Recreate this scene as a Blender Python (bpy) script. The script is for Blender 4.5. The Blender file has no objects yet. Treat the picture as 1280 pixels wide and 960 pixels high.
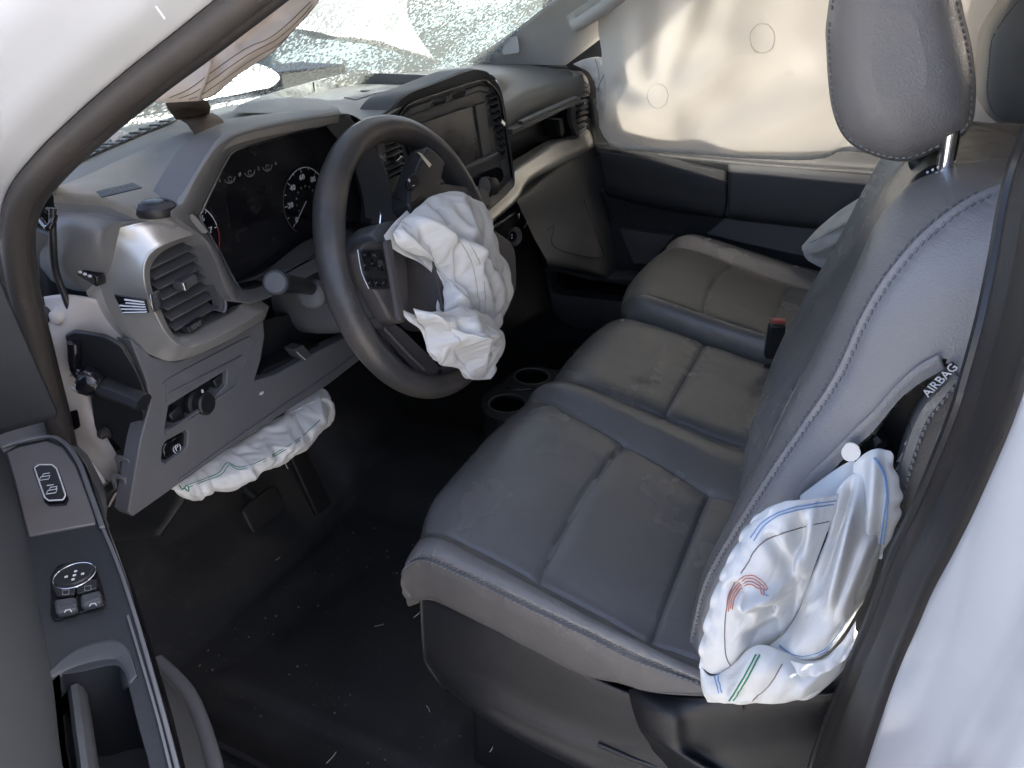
import bpy, bmesh, math, random
import numpy as np
from mathutils import Vector, Matrix, noise
random.seed(7); np.random.seed(7)
SC = bpy.context.scene
COL = SC.collection
R = math.radians
# ---------------------------------------------------------------- camera
F_PX = 930.0
CAM = np.array([-1.2469, -0.5276, 1.0237])
YAW, PITCH = R(24.99), R(27.78)
c_d = np.array([math.cos(YAW)*math.cos(PITCH), math.sin(YAW)*math.cos(PITCH), -math.sin(PITCH)])
c_r = np.array([math.sin(YAW), -math.cos(YAW), 0.0])
c_u = np.cross(c_r, c_d)
cam_data = bpy.data.cameras.new('camera')
cam = bpy.data.objects.new('camera', cam_data); COL.objects.link(cam)
cam_data.sensor_fit = 'HORIZONTAL'; cam_data.sensor_width = 36.0
cam_data.lens = 36.0*F_PX/1280.0
cam_data.clip_start = 0.02; cam_data.clip_end = 500
m = Matrix.Identity(4)
for i in range(3):
    m[i][0] = c_r[i]; m[i][1] = c_u[i]; m[i][2] = -c_d[i]; m[i][3] = CAM[i]
cam.matrix_world = m
SC.camera = cam
# ---------------------------------------------------------------- sky, sun, exposure
SUN_EL, SUN_AZ = R(35), R(-44)          # azimuth measured from +x (truck's right) towards +y (truck's front)
world = bpy.data.worlds.new('World'); SC.world = world; world.use_nodes = True
wn = world.node_tree.nodes; wl = world.node_tree.links
sky = wn.new('ShaderNodeTexSky'); sky.sky_type = 'NISHITA'; sky.sun_disc = False
sky.sun_elevation = SUN_EL; sky.sun_rotation = R(90) - SUN_AZ
sky.dust_density = 7.0; sky.air_density = 0.5; sky.ozone_density = 0.2
bg = wn['Background']; bg.inputs['Strength'].default_value = 0.15
wl.new(sky.outputs[0], bg.inputs[0])
sl = bpy.data.lights.new('sun', 'SUN'); sl.energy = 5.0; sl.angle = R(0.53); sl.color = (1.0, 0.95, 0.87)
sun = bpy.data.objects.new('sun', sl); COL.objects.link(sun)
sdir = Vector((math.cos(SUN_EL)*math.cos(SUN_AZ), math.cos(SUN_EL)*math.sin(SUN_AZ), math.sin(SUN_EL)))
sun.rotation_euler = sdir.to_track_quat('Z', 'Y').to_euler(); sun.location = (0, 0, 6)
SC.view_settings.view_transform = 'Standard'; SC.view_settings.look = 'None'
SC.view_settings.gamma = 1.0; SC.view_settings.use_curve_mapping = False
SC.view_settings.exposure = 3.0
SC.cycles.use_denoising = True
SC.cycles.max_bounces = 10; SC.cycles.diffuse_bounces = 6; SC.cycles.transparent_max_bounces = 12
SC.cycles.sample_clamp_indirect = 8.0

# ---------------------------------------------------------------- survey: a sight line met with a known plane of the truck
def S(px, py, x=None, y=None, z=None):
    v = c_d + (px-640.0)/F_PX*c_r + (480.0-py)/F_PX*c_u
    for i, w in enumerate((x, y, z)):
        if w is not None:
            return CAM + v*((w-CAM[i])/v[i])
def SP(px, py, p0, n):
    v = c_d + (px-640.0)/F_PX*c_r + (480.0-py)/F_PX*c_u
    p0 = np.array(p0, float); n = np.array(n, float)
    return CAM + v*(np.dot(p0-CAM, n)/np.dot(v, n))
def SY(pts, y): return [S(a, b, y=y) for a, b in pts]
def SX(pts, x): return [S(a, b, x=x) for a, b in pts]
def SZ(pts, z): return [S(a, b, z=z) for a, b in pts]
# ---------------------------------------------------------------- materials
MATS = {}
def mat(name, col, rough=0.5, metal=0.0, grain=None, mottle=None, coat=0.0, dust=None, trans=None, spec=0.5, sheen=0.0, scuff=None):
    """grain=(scale,strength) fine relief; mottle=(scale,amount,colour) tone change; dust=(scale,threshold,colour) settled dust"""
    M = bpy.data.materials.new(name); M.use_nodes = True
    nt = M.node_tree; N = nt.nodes; L = nt.links
    b = N['Principled BSDF']
    b.inputs['Base Color'].default_value = (*col, 1); b.inputs['Roughness'].default_value = rough
    b.inputs['Metallic'].default_value = metal; b.inputs['Specular IOR Level'].default_value = spec
    if coat: b.inputs['Coat Weight'].default_value = coat; b.inputs['Coat Roughness'].default_value = 0.16
    if sheen: b.inputs['Sheen Weight'].default_value = sheen
    tc = N.new('ShaderNodeNewGeometry')
    src = None
    if mottle:
        n = N.new('ShaderNodeTexNoise'); n.inputs['Scale'].default_value = mottle[0]; n.inputs['Detail'].default_value = 6
        L.new(tc.outputs['Position'], n.inputs['Vector'])
        r = N.new('ShaderNodeMapRange'); r.inputs[1].default_value = 0.38; r.inputs[2].default_value = 0.68
        r.inputs[4].default_value = mottle[1]; L.new(n.outputs[0], r.inputs[0])
        mx = N.new('ShaderNodeMix'); mx.data_type = 'RGBA'
        mx.inputs[6].default_value = (*col, 1); mx.inputs[7].default_value = (*mottle[2], 1)
        L.new(r.outputs[0], mx.inputs[0]); src = mx.outputs[2]
        rr = N.new('ShaderNodeMapRange'); rr.inputs[3].default_value = max(0.05, rough-0.07); rr.inputs[4].default_value = rough+0.1
        L.new(n.outputs[0], rr.inputs[0]); L.new(rr.outputs[0], b.inputs['Roughness'])
    if dust:
        n = N.new('ShaderNodeTexNoise'); n.inputs['Scale'].default_value = dust[0]; n.inputs['Detail'].default_value = 9; n.inputs['Roughness'].default_value = 0.72
        L.new(tc.outputs['Position'], n.inputs['Vector'])
        r = N.new('ShaderNodeMapRange'); r.inputs[1].default_value = dust[1]; r.inputs[2].default_value = dust[1]+0.18
        r.inputs[4].default_value = dust[3] if len(dust) > 3 else 0.7
        L.new(n.outputs[0], r.inputs[0])
        mx = N.new('ShaderNodeMix'); mx.data_type = 'RGBA'
        if src is not None: L.new(src, mx.inputs[6])
        else: mx.inputs[6].default_value = (*col, 1)
        mx.inputs[7].default_value = (*dust[2], 1)
        L.new(r.outputs[0], mx.inputs[0]); src = mx.outputs[2]
    if scuff:
        n = N.new('ShaderNodeTexNoise'); n.inputs['Scale'].default_value = 9; n.inputs['Detail'].default_value = 5
        L.new(tc.outputs['Position'], n.inputs['Vector'])
        rr = N.new('ShaderNodeMapRange'); rr.inputs[1].default_value = 0.3; rr.inputs[2].default_value = 0.7; rr.inputs[3].default_value = rough-0.09*scuff; rr.inputs[4].default_value = rough+0.28*scuff
        L.new(n.outputs[0], rr.inputs[0]); L.new(rr.outputs[0], b.inputs['Roughness'])
    if src is not None: L.new(src, b.inputs['Base Color'])
    if grain:
        v = N.new('ShaderNodeTexVoronoi' if len(grain) > 2 and grain[2] == 'v' else 'ShaderNodeTexNoise')
        v.inputs['Scale'].default_value = grain[0]
        L.new(tc.outputs['Position'], v.inputs['Vector'])
        bp = N.new('ShaderNodeBump'); bp.inputs['Strength'].default_value = grain[1]; bp.inputs['Distance'].default_value = 0.0006
        L.new(v.outputs[0], bp.inputs['Height']); L.new(bp.outputs[0], b.inputs['Normal'])
    if trans:
        # thin cloth: part of the light passes through
        tr = N.new('ShaderNodeBsdfTranslucent'); tr.inputs[0].default_value = (*trans[1], 1)
        ms = N.new('ShaderNodeMixShader'); ms.inputs[0].default_value = trans[0]
        L.new(b.outputs[0], ms.inputs[1]); L.new(tr.outputs[0], ms.inputs[2])
        L.new(ms.outputs[0], N['Material Output'].inputs[0])
    MATS[name] = M
    return M
mat('dash', (0.135, 0.137, 0.138), 0.5, grain=(900, 0.25, 'v'), mottle=(9, 0.4, (0.165, 0.16, 0.15)), dust=(140, 0.64, (0.34, 0.315, 0.27), 0.3))
mat('dash_dusty', (0.20, 0.193, 0.178), 0.55, grain=(900, 0.25, 'v'), mottle=(12, 0.6, (0.27, 0.25, 0.21)), dust=(160, 0.58, (0.44, 0.395, 0.32), 0.5))
mat('dash_lower', (0.125, 0.128, 0.136), 0.5, grain=(1100, 0.2, 'v'), mottle=(14, 0.3, (0.145, 0.143, 0.142)))
mat('dash_brown', (0.12, 0.117, 0.115), 0.5, grain=(1100, 0.2, 'v'), mottle=(11, 0.4, (0.155, 0.149, 0.142)), dust=(60, 0.63, (0.26, 0.24, 0.21), 0.3))
mat('dash_charcoal', (0.072, 0.072, 0.075), 0.46, grain=(1000, 0.2, 'v'), mottle=(15, 0.4, (0.10, 0.097, 0.094)))
mat('silver', (0.56, 0.54, 0.50), 0.30, metal=0.7, grain=(1500, 0.05), mottle=(20, 0.25, (0.48, 0.45, 0.41)))
mat('chrome', (0.75, 0.75, 0.76), 0.12, metal=1.0)
mat('black_plastic', (0.016, 0.017, 0.019), 0.42, grain=(1200, 0.15), dust=(50, 0.66, (0.07, 0.065, 0.06), 0.4))
mat('black_gloss', (0.008, 0.008, 0.01), 0.12, dust=(30, 0.55, (0.07, 0.063, 0.058), 0.35))
mat('lens', (0.012, 0.012, 0.014), 0.16, dust=(26, 0.5, (0.05, 0.046, 0.042), 0.4))
mat('screen', (0.02, 0.018, 0.018), 0.2, mottle=(8, 0.8, (0.13, 0.108, 0.1)), dust=(40, 0.6, (0.16, 0.14, 0.125), 0.4))
mat('wheel_leather', (0.055, 0.054, 0.055), 0.34, grain=(700, 0.35, 'v'), mottle=(13, 0.85, (0.12, 0.10, 0.082)), dust=(45, 0.6, (0.24, 0.21, 0.175), 0.3))
mat('wheel_plastic', (0.085, 0.076, 0.076), 0.5, grain=(900, 0.2, 'v'), mottle=(14, 0.5, (0.085, 0.072, 0.066)))
mat('column', (0.115, 0.122, 0.132), 0.5, grain=(1000, 0.2, 'v'))
mat('vinyl', (0.172, 0.167, 0.161), 0.25, grain=(620, 0.4, 'v'), mottle=(4, 0.4, (0.142, 0.139, 0.135)), dust=(150, 0.70, (0.4, 0.38, 0.35), 0.2), scuff=0.12)
mat('vinyl_dusty', (0.165, 0.156, 0.142), 0.45, grain=(620, 0.3, 'v'), mottle=(8, 0.5, (0.19, 0.177, 0.157)), dust=(90, 0.63, (0.4, 0.37, 0.31), 0.3))
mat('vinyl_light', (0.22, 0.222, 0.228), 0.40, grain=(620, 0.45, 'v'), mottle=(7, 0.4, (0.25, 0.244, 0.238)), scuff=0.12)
mat('vinyl_warm', (0.165, 0.161, 0.158), 0.34, grain=(620, 0.4, 'v'), mottle=(9, 0.5, (0.23, 0.21, 0.19)))
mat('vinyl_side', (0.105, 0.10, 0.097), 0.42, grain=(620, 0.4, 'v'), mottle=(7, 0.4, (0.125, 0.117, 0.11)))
mat('thread', (0.17, 0.172, 0.18), 0.7)
mat('seat_base', (0.011, 0.012, 0.0145), 0.44, grain=(1100, 0.2, 'v'), mottle=(12, 0.4, (0.018, 0.018, 0.02)), dust=(70, 0.66, (0.09, 0.085, 0.08), 0.35))
mat('floor_rubber', (0.026, 0.026, 0.027), 0.36, grain=(400, 0.35), mottle=(5, 0.8, (0.04, 0.04, 0.041)), dust=(38, 0.57, (0.10, 0.095, 0.087), 0.45), spec=0.45)
mat('dirt', (0.16, 0.15, 0.13), 0.9)
mat('glass_crumb', (0.8, 0.84, 0.82), 0.1, spec=0.8)
mat('straw', (0.52, 0.46, 0.34), 0.8)
mat('bag_white', (0.90, 0.885, 0.85), 0.62, grain=(2600, 0.2), mottle=(16, 0.35, (0.84, 0.815, 0.765)), trans=(0.15, (0.88, 0.87, 0.83)), spec=0.2)
mat('bag_blue', (0.76, 0.77, 0.765), 0.65, grain=(2200, 0.3), mottle=(14, 0.3, (0.70, 0.725, 0.725)), trans=(0.12, (0.75, 0.78, 0.77)), spec=0.2)
mat('bag_cream', (0.84, 0.825, 0.785), 0.7, grain=(2400, 0.25), mottle=(8, 0.3, (0.81, 0.785, 0.725)), trans=(0.165, (0.92, 0.91, 0.885)), spec=0.15)
mat('bag_tan', (0.70, 0.63, 0.565), 0.7, grain=(2400, 0.25), mottle=(10, 0.5, (0.6, 0.52, 0.455)), trans=(0.4, (0.85, 0.78, 0.70)), spec=0.15)
mat('thread_blue', (0.20, 0.33, 0.56), 0.8)
mat('thread_green', (0.03, 0.22, 0.14), 0.8)
mat('thread_red', (0.58, 0.24, 0.17), 0.8)
mat('thread_dark', (0.20, 0.17, 0.17), 0.8)
mat('strap_brown', (0.115, 0.082, 0.062), 0.75, grain=(1800, 0.6), mottle=(20, 0.5, (0.165, 0.125, 0.095)))
mat('strap_tan', (0.50, 0.36, 0.22), 0.75, grain=(1800, 0.5))
mat('white_paint', (0.60, 0.61, 0.625), 0.36, coat=0.8)
mat('primer', (0.44, 0.405, 0.37), 0.55, mottle=(18, 0.6, (0.33, 0.29, 0.26)), dust=(60, 0.62, (0.2, 0.17, 0.15), 0.4))
mat('trim_beige', (0.50, 0.49, 0.465), 0.6, grain=(1300, 0.15), mottle=(8, 0.4, (0.36, 0.35, 0.325)))
mat('headliner', (0.60, 0.585, 0.555), 0.9)
mat('rubber', (0.022, 0.020, 0.019), 0.5, grain=(700, 0.3), mottle=(14, 0.6, (0.038, 0.034, 0.031)))
mat('rubber_worn', (0.055, 0.047, 0.042), 0.55, grain=(700, 0.3), mottle=(18, 0.5, (0.045, 0.042, 0.04)), dust=(50, 0.6, (0.2, 0.17, 0.14), 0.3))
mat('door_black', (0.020, 0.023, 0.027), 0.5, grain=(1000, 0.25, 'v'), mottle=(9, 0.4, (0.032, 0.034, 0.037)), dust=(80, 0.66, (0.12, 0.115, 0.1), 0.35))
mat('door_teal', (0.05, 0.056, 0.062), 0.5, grain=(1000, 0.25, 'v'), mottle=(9, 0.4, (0.05, 0.055, 0.06)))
mat('door_plate', (0.17, 0.162, 0.16), 0.42, metal=0.3, mottle=(20, 0.3, (0.13, 0.12, 0.115)), dust=(70, 0.64, (0.2, 0.18, 0.16), 0.3))
mat('door_edge', (0.20, 0.205, 0.215), 0.38, metal=0.5)
mat('mark_white', (0.62, 0.64, 0.66), 0.5)
mat('mark_red', (0.35, 0.05, 0.045), 0.5)
mat('buckle_red', (0.42, 0.07, 0.07), 0.4)
mat('asphalt', (0.13, 0.128, 0.12), 0.9, mottle=(2.0, 0.6, (0.19, 0.186, 0.175)), grain=(60, 0.6))
mat('far_blue', (0.06, 0.085, 0.10), 0.6, mottle=(1.0, 0.4, (0.045, 0.06, 0.07)))
mat('far_grey', (0.12, 0.125, 0.112), 0.4, mottle=(1.0, 0.4, (0.16, 0.16, 0.14)))
mat('stain', (0.06, 0.06, 0.06), 0.4)
# shattered laminated windscreen: a net of cracks round small crumbs of glass
def glass_mat():
    M = bpy.data.materials.new('shattered_glass'); M.use_nodes = True
    N = M.node_tree.nodes; L = M.node_tree.links; out = N['Material Output']
    N.remove(N['Principled BSDF'])
    g = N.new('ShaderNodeNewGeometry')
    nz = N.new('ShaderNodeTexNoise'); nz.inputs['Scale'].default_value = 5.0; nz.inputs['Detail'].default_value = 4
    L.new(g.outputs['Position'], nz.inputs['Vector'])
    v = N.new('ShaderNodeTexVoronoi'); v.inputs['Scale'].default_value = 210
    L.new(g.outputs['Position'], v.inputs['Vector'])
    sep = N.new('ShaderNodeSeparateColor'); L.new(v.outputs['Color'], sep.inputs[0])
    v2 = N.new('ShaderNodeTexVoronoi'); v2.feature = 'DISTANCE_TO_EDGE'; v2.inputs['Scale'].default_value = 55
    L.new(g.outputs['Position'], v2.inputs['Vector'])
    e = N.new('ShaderNodeMapRange'); e.inputs[1].default_value = 0.0; e.inputs[2].default_value = 0.09; e.inputs[3].default_value = 0.35; e.inputs[4].default_value = 0.0
    L.new(v2.outputs[0], e.inputs[0])
    th = N.new('ShaderNodeMapRange'); th.inputs[1].default_value = 0.35; th.inputs[2].default_value = 0.65; th.inputs[3].default_value = 0.75; th.inputs[4].default_value = 0.08
    L.new(nz.outputs[0], th.inputs[0])
    gt = N.new('ShaderNodeMath'); gt.operation = 'GREATER_THAN'; L.new(sep.outputs[0], gt.inputs[0]); L.new(th.outputs[0], gt.inputs[1])
    mul = N.new('ShaderNodeMath'); mul.operation = 'MULTIPLY'; mul.inputs[1].default_value = 0.9; L.new(gt.outputs[0], mul.inputs[0])
    mx = N.new('ShaderNodeMath'); mx.operation = 'MAXIMUM'; L.new(mul.outputs[0], mx.inputs[0]); L.new(e.outputs[0], mx.inputs[1])
    tr = N.new('ShaderNodeBsdfTransparent'); tr.inputs[0].default_value = (0.60, 0.68, 0.68, 1)
    df = N.new('ShaderNodeBsdfTranslucent'); df.inputs[0].default_value = (0.105, 0.115, 0.10, 1)
    d2 = N.new('ShaderNodeBsdfDiffuse'); d2.inputs[0].default_value = (0.10, 0.108, 0.098, 1)
    m0 = N.new('ShaderNodeMixShader'); m0.inputs[0].default_value = 0.35; L.new(df.outputs[0], m0.inputs[1]); L.new(d2.outputs[0], m0.inputs[2])
    gl = N.new('ShaderNodeBsdfGlossy'); gl.inputs['Roughness'].default_value = 0.12
    bp = N.new('ShaderNodeBump'); bp.inputs['Strength'].default_value = 1.0; bp.inputs['Distance'].default_value = 0.003
    L.new(sep.outputs[1], bp.inputs['Height']); L.new(bp.outputs[0], gl.inputs['Normal'])
    m1 = N.new('ShaderNodeMixShader'); L.new(mx.outputs[0], m1.inputs[0]); L.new(tr.outputs[0], m1.inputs[1]); L.new(m0.outputs[0], m1.inputs[2])
    m2 = N.new('ShaderNodeMixShader'); m2.inputs[0].default_value = 0.07; L.new(m1.outputs[0], m2.inputs[1]); L.new(gl.outputs[0], m2.inputs[2])
    L.new(m2.outputs[0], out.inputs[0])
    MATS['shattered_glass'] = M
glass_mat()

# ---------------------------------------------------------------- object helpers
WO = {}
def thing(name, label, cat, loc, group=None):
    o = bpy.data.objects.new(name, None); COL.objects.link(o); o.empty_display_size = 0.05
    o.location = loc; o['label'] = label; o['category'] = cat
    if group: o['group'] = group
    WO[o.name] = np.array(loc, float)
    return o
def obj(name, V, Fc, m, parent=None, smooth=True, bevel=0.0, sub=0, solid=0.0, seg=2, label=None, kind=None, angle=40, cat=None, group=None, offset=0.0):
    V = np.array([tuple(v) for v in V], float)
    o0 = (V.min(0)+V.max(0))/2
    if parent is None: o0[2] = V[:, 2].min()
    me = bpy.data.meshes.new(name)
    me.from_pydata((V-o0).tolist(), [], [tuple(int(i) for i in f) for f in Fc])
    me.validate(); me.update()
    bm = bmesh.new(); bm.from_mesh(me); bmesh.ops.recalc_face_normals(bm, faces=bm.faces); bm.to_mesh(me); bm.free()
    me.materials.append(MATS[m] if isinstance(m, str) else m)
    o = bpy.data.objects.new(name, me); COL.objects.link(o)
    if parent is not None:
        o.parent = parent; o.location = o0-WO[parent.name]
    else: o.location = o0
    WO[o.name] = o0
    if smooth:
        me.shade_smooth()
        try: me.set_sharp_from_angle(angle=R(angle))
        except Exception: pass
    if solid:
        s = o.modifiers.new('solid', 'SOLIDIFY'); s.thickness = solid; s.offset = offset
    if sub:
        s = o.modifiers.new('sub', 'SUBSURF'); s.levels = sub; s.render_levels = sub
    if bevel:
        b = o.modifiers.new('bevel', 'BEVEL'); b.width = bevel; b.segments = seg; b.limit_method = 'ANGLE'; b.angle_limit = R(35)
        b.harden_normals = False
    if label: o['label'] = label
    if kind: o['kind'] = kind
    if cat: o['category'] = cat
    if group: o['group'] = group
    return o
def arr(p): return np.array(p, float)
def cat_rom(P, n, closed=False):
    """smooth curve of n points through the points P (k,3)"""
    P = arr(P); k = len(P)
    t = np.linspace(0, k if closed else k-1, n, endpoint=not closed)
    i = np.floor(t).astype(int)
    if not closed: i = np.clip(i, 0, k-2)
    f = (t-i)[:, None]
    if closed: g = lambda j: P[j % k]
    else:
        E = np.vstack([2*P[0]-P[1], P, 2*P[-1]-P[-2]])
        g = lambda j: E[j+1]
    p0, p1, p2, p3 = g(i-1), g(i), g(i+1), g(i+2)
    return 0.5*(2*p1+(p2-p0)*f+(2*p0-5*p1+4*p2-p3)*f**2+(3*p1-p0-3*p2+p3)*f**3)
def surf(ctrl, nv, nu):
    ctrl = arr(ctrl)                      # (rows, cols, 3)
    A = np.stack([cat_rom(ctrl[:, j], nv) for j in range(ctrl.shape[1])], 1)
    B = np.stack([cat_rom(A[i], nu) for i in range(nv)], 0)
    return B                              # (nv, nu, 3)
def grid_faces(nv, nu, closed_u=False, closed_v=False):
    F = []
    for i in range(nv if closed_v else nv-1):
        for j in range(nu if closed_u else nu-1):
            a, b = i, (i+1) % nv; c, d = j, (j+1) % nu
            F.append((a*nu+c, a*nu+d, b*nu+d, b*nu+c))
    return F
def sheet(name, ctrl, nv, nu, m, parent, **k):
    P = surf(ctrl, nv, nu)
    return obj(name, P.reshape(-1, 3), grid_faces(nv, nu), m, parent, **k)
def gnormals(P):
    du = np.gradient(P, axis=1); dv = np.gradient(P, axis=0)
    n = np.cross(du, dv); n /= np.linalg.norm(n, axis=2, keepdims=True)+1e-12
    return n
def frames(P, up=None, closed=False):
    P = arr(P)
    if closed: T = np.roll(P, -1, 0)-np.roll(P, 1, 0)
    else: T = np.gradient(P, axis=0)
    T /= np.linalg.norm(T, axis=1, keepdims=True)+1e-12
    up = arr(up if up is not None else ((0, 0, 1) if abs(T[:, 2]).mean() < 0.8 else (0, 1, 0)))
    U = np.cross(T, up); U /= np.linalg.norm(U, axis=1, keepdims=True)+1e-12
    W = np.cross(U, T)
    return T, U, W
def sweep_geo(P, prof, up=None, closed=False, caps=True, scale=None):
    P = arr(P); T, U, W = frames(P, up, closed); n = len(prof); V = []; F = []
    for i in range(len(P)):
        s = 1.0 if scale is None else scale[i]
        for a, b in prof: V.append(P[i]+s*a*U[i]+s*b*W[i])
    k = len(P)
    for i in range(k if closed else k-1):
        i2 = (i+1) % k
        for j in range(n): F.append((i*n+j, i*n+(j+1) % n, i2*n+(j+1) % n, i2*n+j))
    if caps and not closed:
        F.append(tuple(range(n))[::-1]); F.append(tuple((k-1)*n+j for j in range(n)))
    return V, F
def circ(rx, ry=None, n=12):
    ry = ry or rx
    return [(rx*math.cos(2*math.pi*i/n), ry*math.sin(2*math.pi*i/n)) for i in range(n)]
def tube(name, P, r, m, parent, n=10, closed=False, smoothn=0, up=None, scale=None, **k):
    if smoothn: P = cat_rom(P, smoothn, closed)
    prof = circ(*(r if isinstance(r, tuple) else (r,)), n=n)
    V, F = sweep_geo(P, prof, up, closed, scale=scale)
    return obj(name, V, F, m, parent, **k)
def strip(name, P, w, h, m, parent, up=None, closed=False, smoothn=0, bevel=0.0, **k):
    if smoothn: P = cat_rom(P, smoothn, closed)
    prof = [(-w/2, -h/2), (w/2, -h/2), (w/2, h/2), (-w/2, h/2)]
    V, F = sweep_geo(P, prof, up, closed)
    return obj(name, V, F, m, parent, bevel=bevel, **k)
def plate(name, O, d, m, parent, bevel=0.002, round_n=0, **k):
    """outline O extruded by the vector d"""
    O = arr(O); d = arr(d)
    if round_n: O = cat_rom(O, round_n, True)
    n = len(O); V = np.vstack([O, O+d])
    F = [tuple(range(n)), tuple(range(2*n-1, n-1, -1))]
    for i in range(n): F.append((i, i+n, (i+1) % n+n, (i+1) % n))
    return obj(name, V, F, m, parent, bevel=bevel, **k)
def rounded(O, r=0.25, n=4):
    """cut the corners of a closed outline into arcs (r = share of the shorter neighbour edge)"""
    O = arr(O); k = len(O); out = []
    for i in range(k):
        a, b, c = O[i-1], O[i], O[(i+1) % k]
        l = min(np.linalg.norm(a-b), np.linalg.norm(c-b))*r
        p = b+(a-b)/np.linalg.norm(a-b)*l; q = b+(c-b)/np.linalg.norm(c-b)*l
        for j in range(n+1):
            t = j/n; out.append((1-t)**2*p+2*t*(1-t)*b+t*t*q)
    return arr(out)
def frame_ring(name, outer, inner, d, m, parent, bevel=0.002, **k):
    """a flat ring between two outlines of the same count, extruded by d"""
    A = arr(outer); B = arr(inner); d = arr(d); n = len(A)
    V = np.vstack([A, B, B+d, A+d]); F = []
    for i in range(n):
        j = (i+1) % n
        for r in range(4):
            s = (r+1) % 4
            F.append((r*n+i, r*n+j, s*n+j, s*n+i))
    return obj(name, V, F, m, parent, bevel=bevel, **k)
def box(name, c, sx, sy, sz, m, parent, ax=None, bevel=0.002, **k):
    """box with centre c, half-lengths along the axes ax (3 rows)"""
    c = arr(c); ax = arr(ax) if ax is not None else np.eye(3)
    V = [c+a*sx*ax[0]+b*sy*ax[1]+e*sz*ax[2] for a in (-1, 1) for b in (-1, 1) for e in (-1, 1)]
    F = [(0, 1, 3, 2), (4, 6, 7, 5), (0, 4, 5, 1), (2, 3, 7, 6), (0, 2, 6, 4), (1, 5, 7, 3)]
    return obj(name, V, F, m, parent, bevel=bevel, **k)
def disc(name, c, n, r, h, m, parent, segs=28, bevel=0.001, up=(0, 0, 1), ry=None, **k):
    n = arr(n)/np.linalg.norm(n); u = np.cross(arr(up), n)
    if np.linalg.norm(u) < 1e-3: u = np.cross((1, 0, 0), n)
    u /= np.linalg.norm(u); w = np.cross(n, u); ry = ry or r
    O = [arr(c)+r*math.cos(2*math.pi*i/segs)*u+ry*math.sin(2*math.pi*i/segs)*w for i in range(segs)]
    return plate(name, O, n*h, m, parent, bevel=bevel, **k)
def lathe(name, c, n, prof, m, parent, segs=32, up=(0, 0, 1), **k):
    n = arr(n)/np.linalg.norm(n); u = np.cross(arr(up), n)
    if np.linalg.norm(u) < 1e-3: u = np.cross((1, 0, 0), n)
    u /= np.linalg.norm(u); w = np.cross(n, u); V = []; F = []
    for r, h in prof:
        for i in range(segs):
            a = 2*math.pi*i/segs; V.append(arr(c)+h*n+r*(math.cos(a)*u+math.sin(a)*w))
    for q in range(len(prof)-1):
        for i in range(segs):
            j = (i+1) % segs; F.append((q*segs+i, q*segs+j, (q+1)*segs+j, (q+1)*segs+i))
    F.append(tuple(range(segs))[::-1]); F.append(tuple((len(prof)-1)*segs+i for i in range(segs)))
    return obj(name, V, F, m, parent, **k)
def join_geo(parts):
    V = []; F = []
    for v, f in parts:
        o = len(V); V.extend([tuple(p) for p in v]); F.extend([tuple(i+o for i in g) for g in f])
    return V, F
def box_geo(c, sx, sy, sz, ax=None):
    c = arr(c); ax = arr(ax) if ax is not None else np.eye(3)
    V = [c+a*sx*ax[0]+b*sy*ax[1]+e*sz*ax[2] for a in (-1, 1) for b in (-1, 1) for e in (-1, 1)]
    return V, [(0, 1, 3, 2), (4, 6, 7, 5), (0, 4, 5, 1), (2, 3, 7, 6), (0, 2, 6, 4), (1, 5, 7, 3)]
def stitches(name, P, N, parent, m='thread', pitch=0.0055, ln=0.0034, w=0.0007, lift=0.0006):
    """a row of short threads along a seam, lying on the surface with normals N"""
    P = arr(P); N = arr(N)
    seg = np.linalg.norm(np.diff(P, axis=0), axis=1); s = np.concatenate([[0], np.cumsum(seg)])
    k = max(2, int(s[-1]/pitch)); ts = np.linspace(0, s[-1], k+1)[:-1]+pitch/2
    parts = []
    for t in ts:
        p = arr([np.interp(t, s, P[:, i]) for i in range(3)]); q = arr([np.interp(min(t+0.001, s[-1]), s, P[:, i]) for i in range(3)])
        n = arr([np.interp(t, s, N[:, i]) for i in range(3)]); n /= np.linalg.norm(n)+1e-9
        d = q-p
        if np.linalg.norm(d) < 1e-9: continue
        d /= np.linalg.norm(d); b = np.cross(n, d); b /= np.linalg.norm(b)+1e-9
        d = d*0.94+b*0.3; d /= np.linalg.norm(d)
        parts.append(box_geo(p+n*lift, ln/2, w, w, (d, np.cross(n, d), n)))
    V, F = join_geo(parts)
    return obj(name, V, F, m, parent, smooth=False, kind='stuff')
_font = None
def text_mesh(name, s, o, ux, uy, size, m, parent, depth=0.0004):
    """flat lettering with its middle at o, along ux, upright along uy"""
    cu = bpy.data.curves.new('t', 'FONT'); cu.body = s; cu.size = size; cu.align_x = 'CENTER'; cu.align_y = 'CENTER'; cu.extrude = depth
    cu.resolution_u = 2
    t = bpy.data.objects.new('t', cu); COL.objects.link(t)
    dg = bpy.context.evaluated_depsgraph_get(); me = t.evaluated_get(dg).to_mesh()
    ux = arr(ux)/np.linalg.norm(ux); uy = arr(uy)/np.linalg.norm(uy); uz = np.cross(ux, uy)
    V = [arr(o)+v.co.x*ux+v.co.y*uy+v.co.z*uz for v in me.vertices]; F = [tuple(p.vertices) for p in me.polygons]
    t.to_mesh_clear(); bpy.data.objects.remove(t); bpy.data.curves.remove(cu)
    return obj(name, V, F, m, parent, smooth=False)
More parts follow.
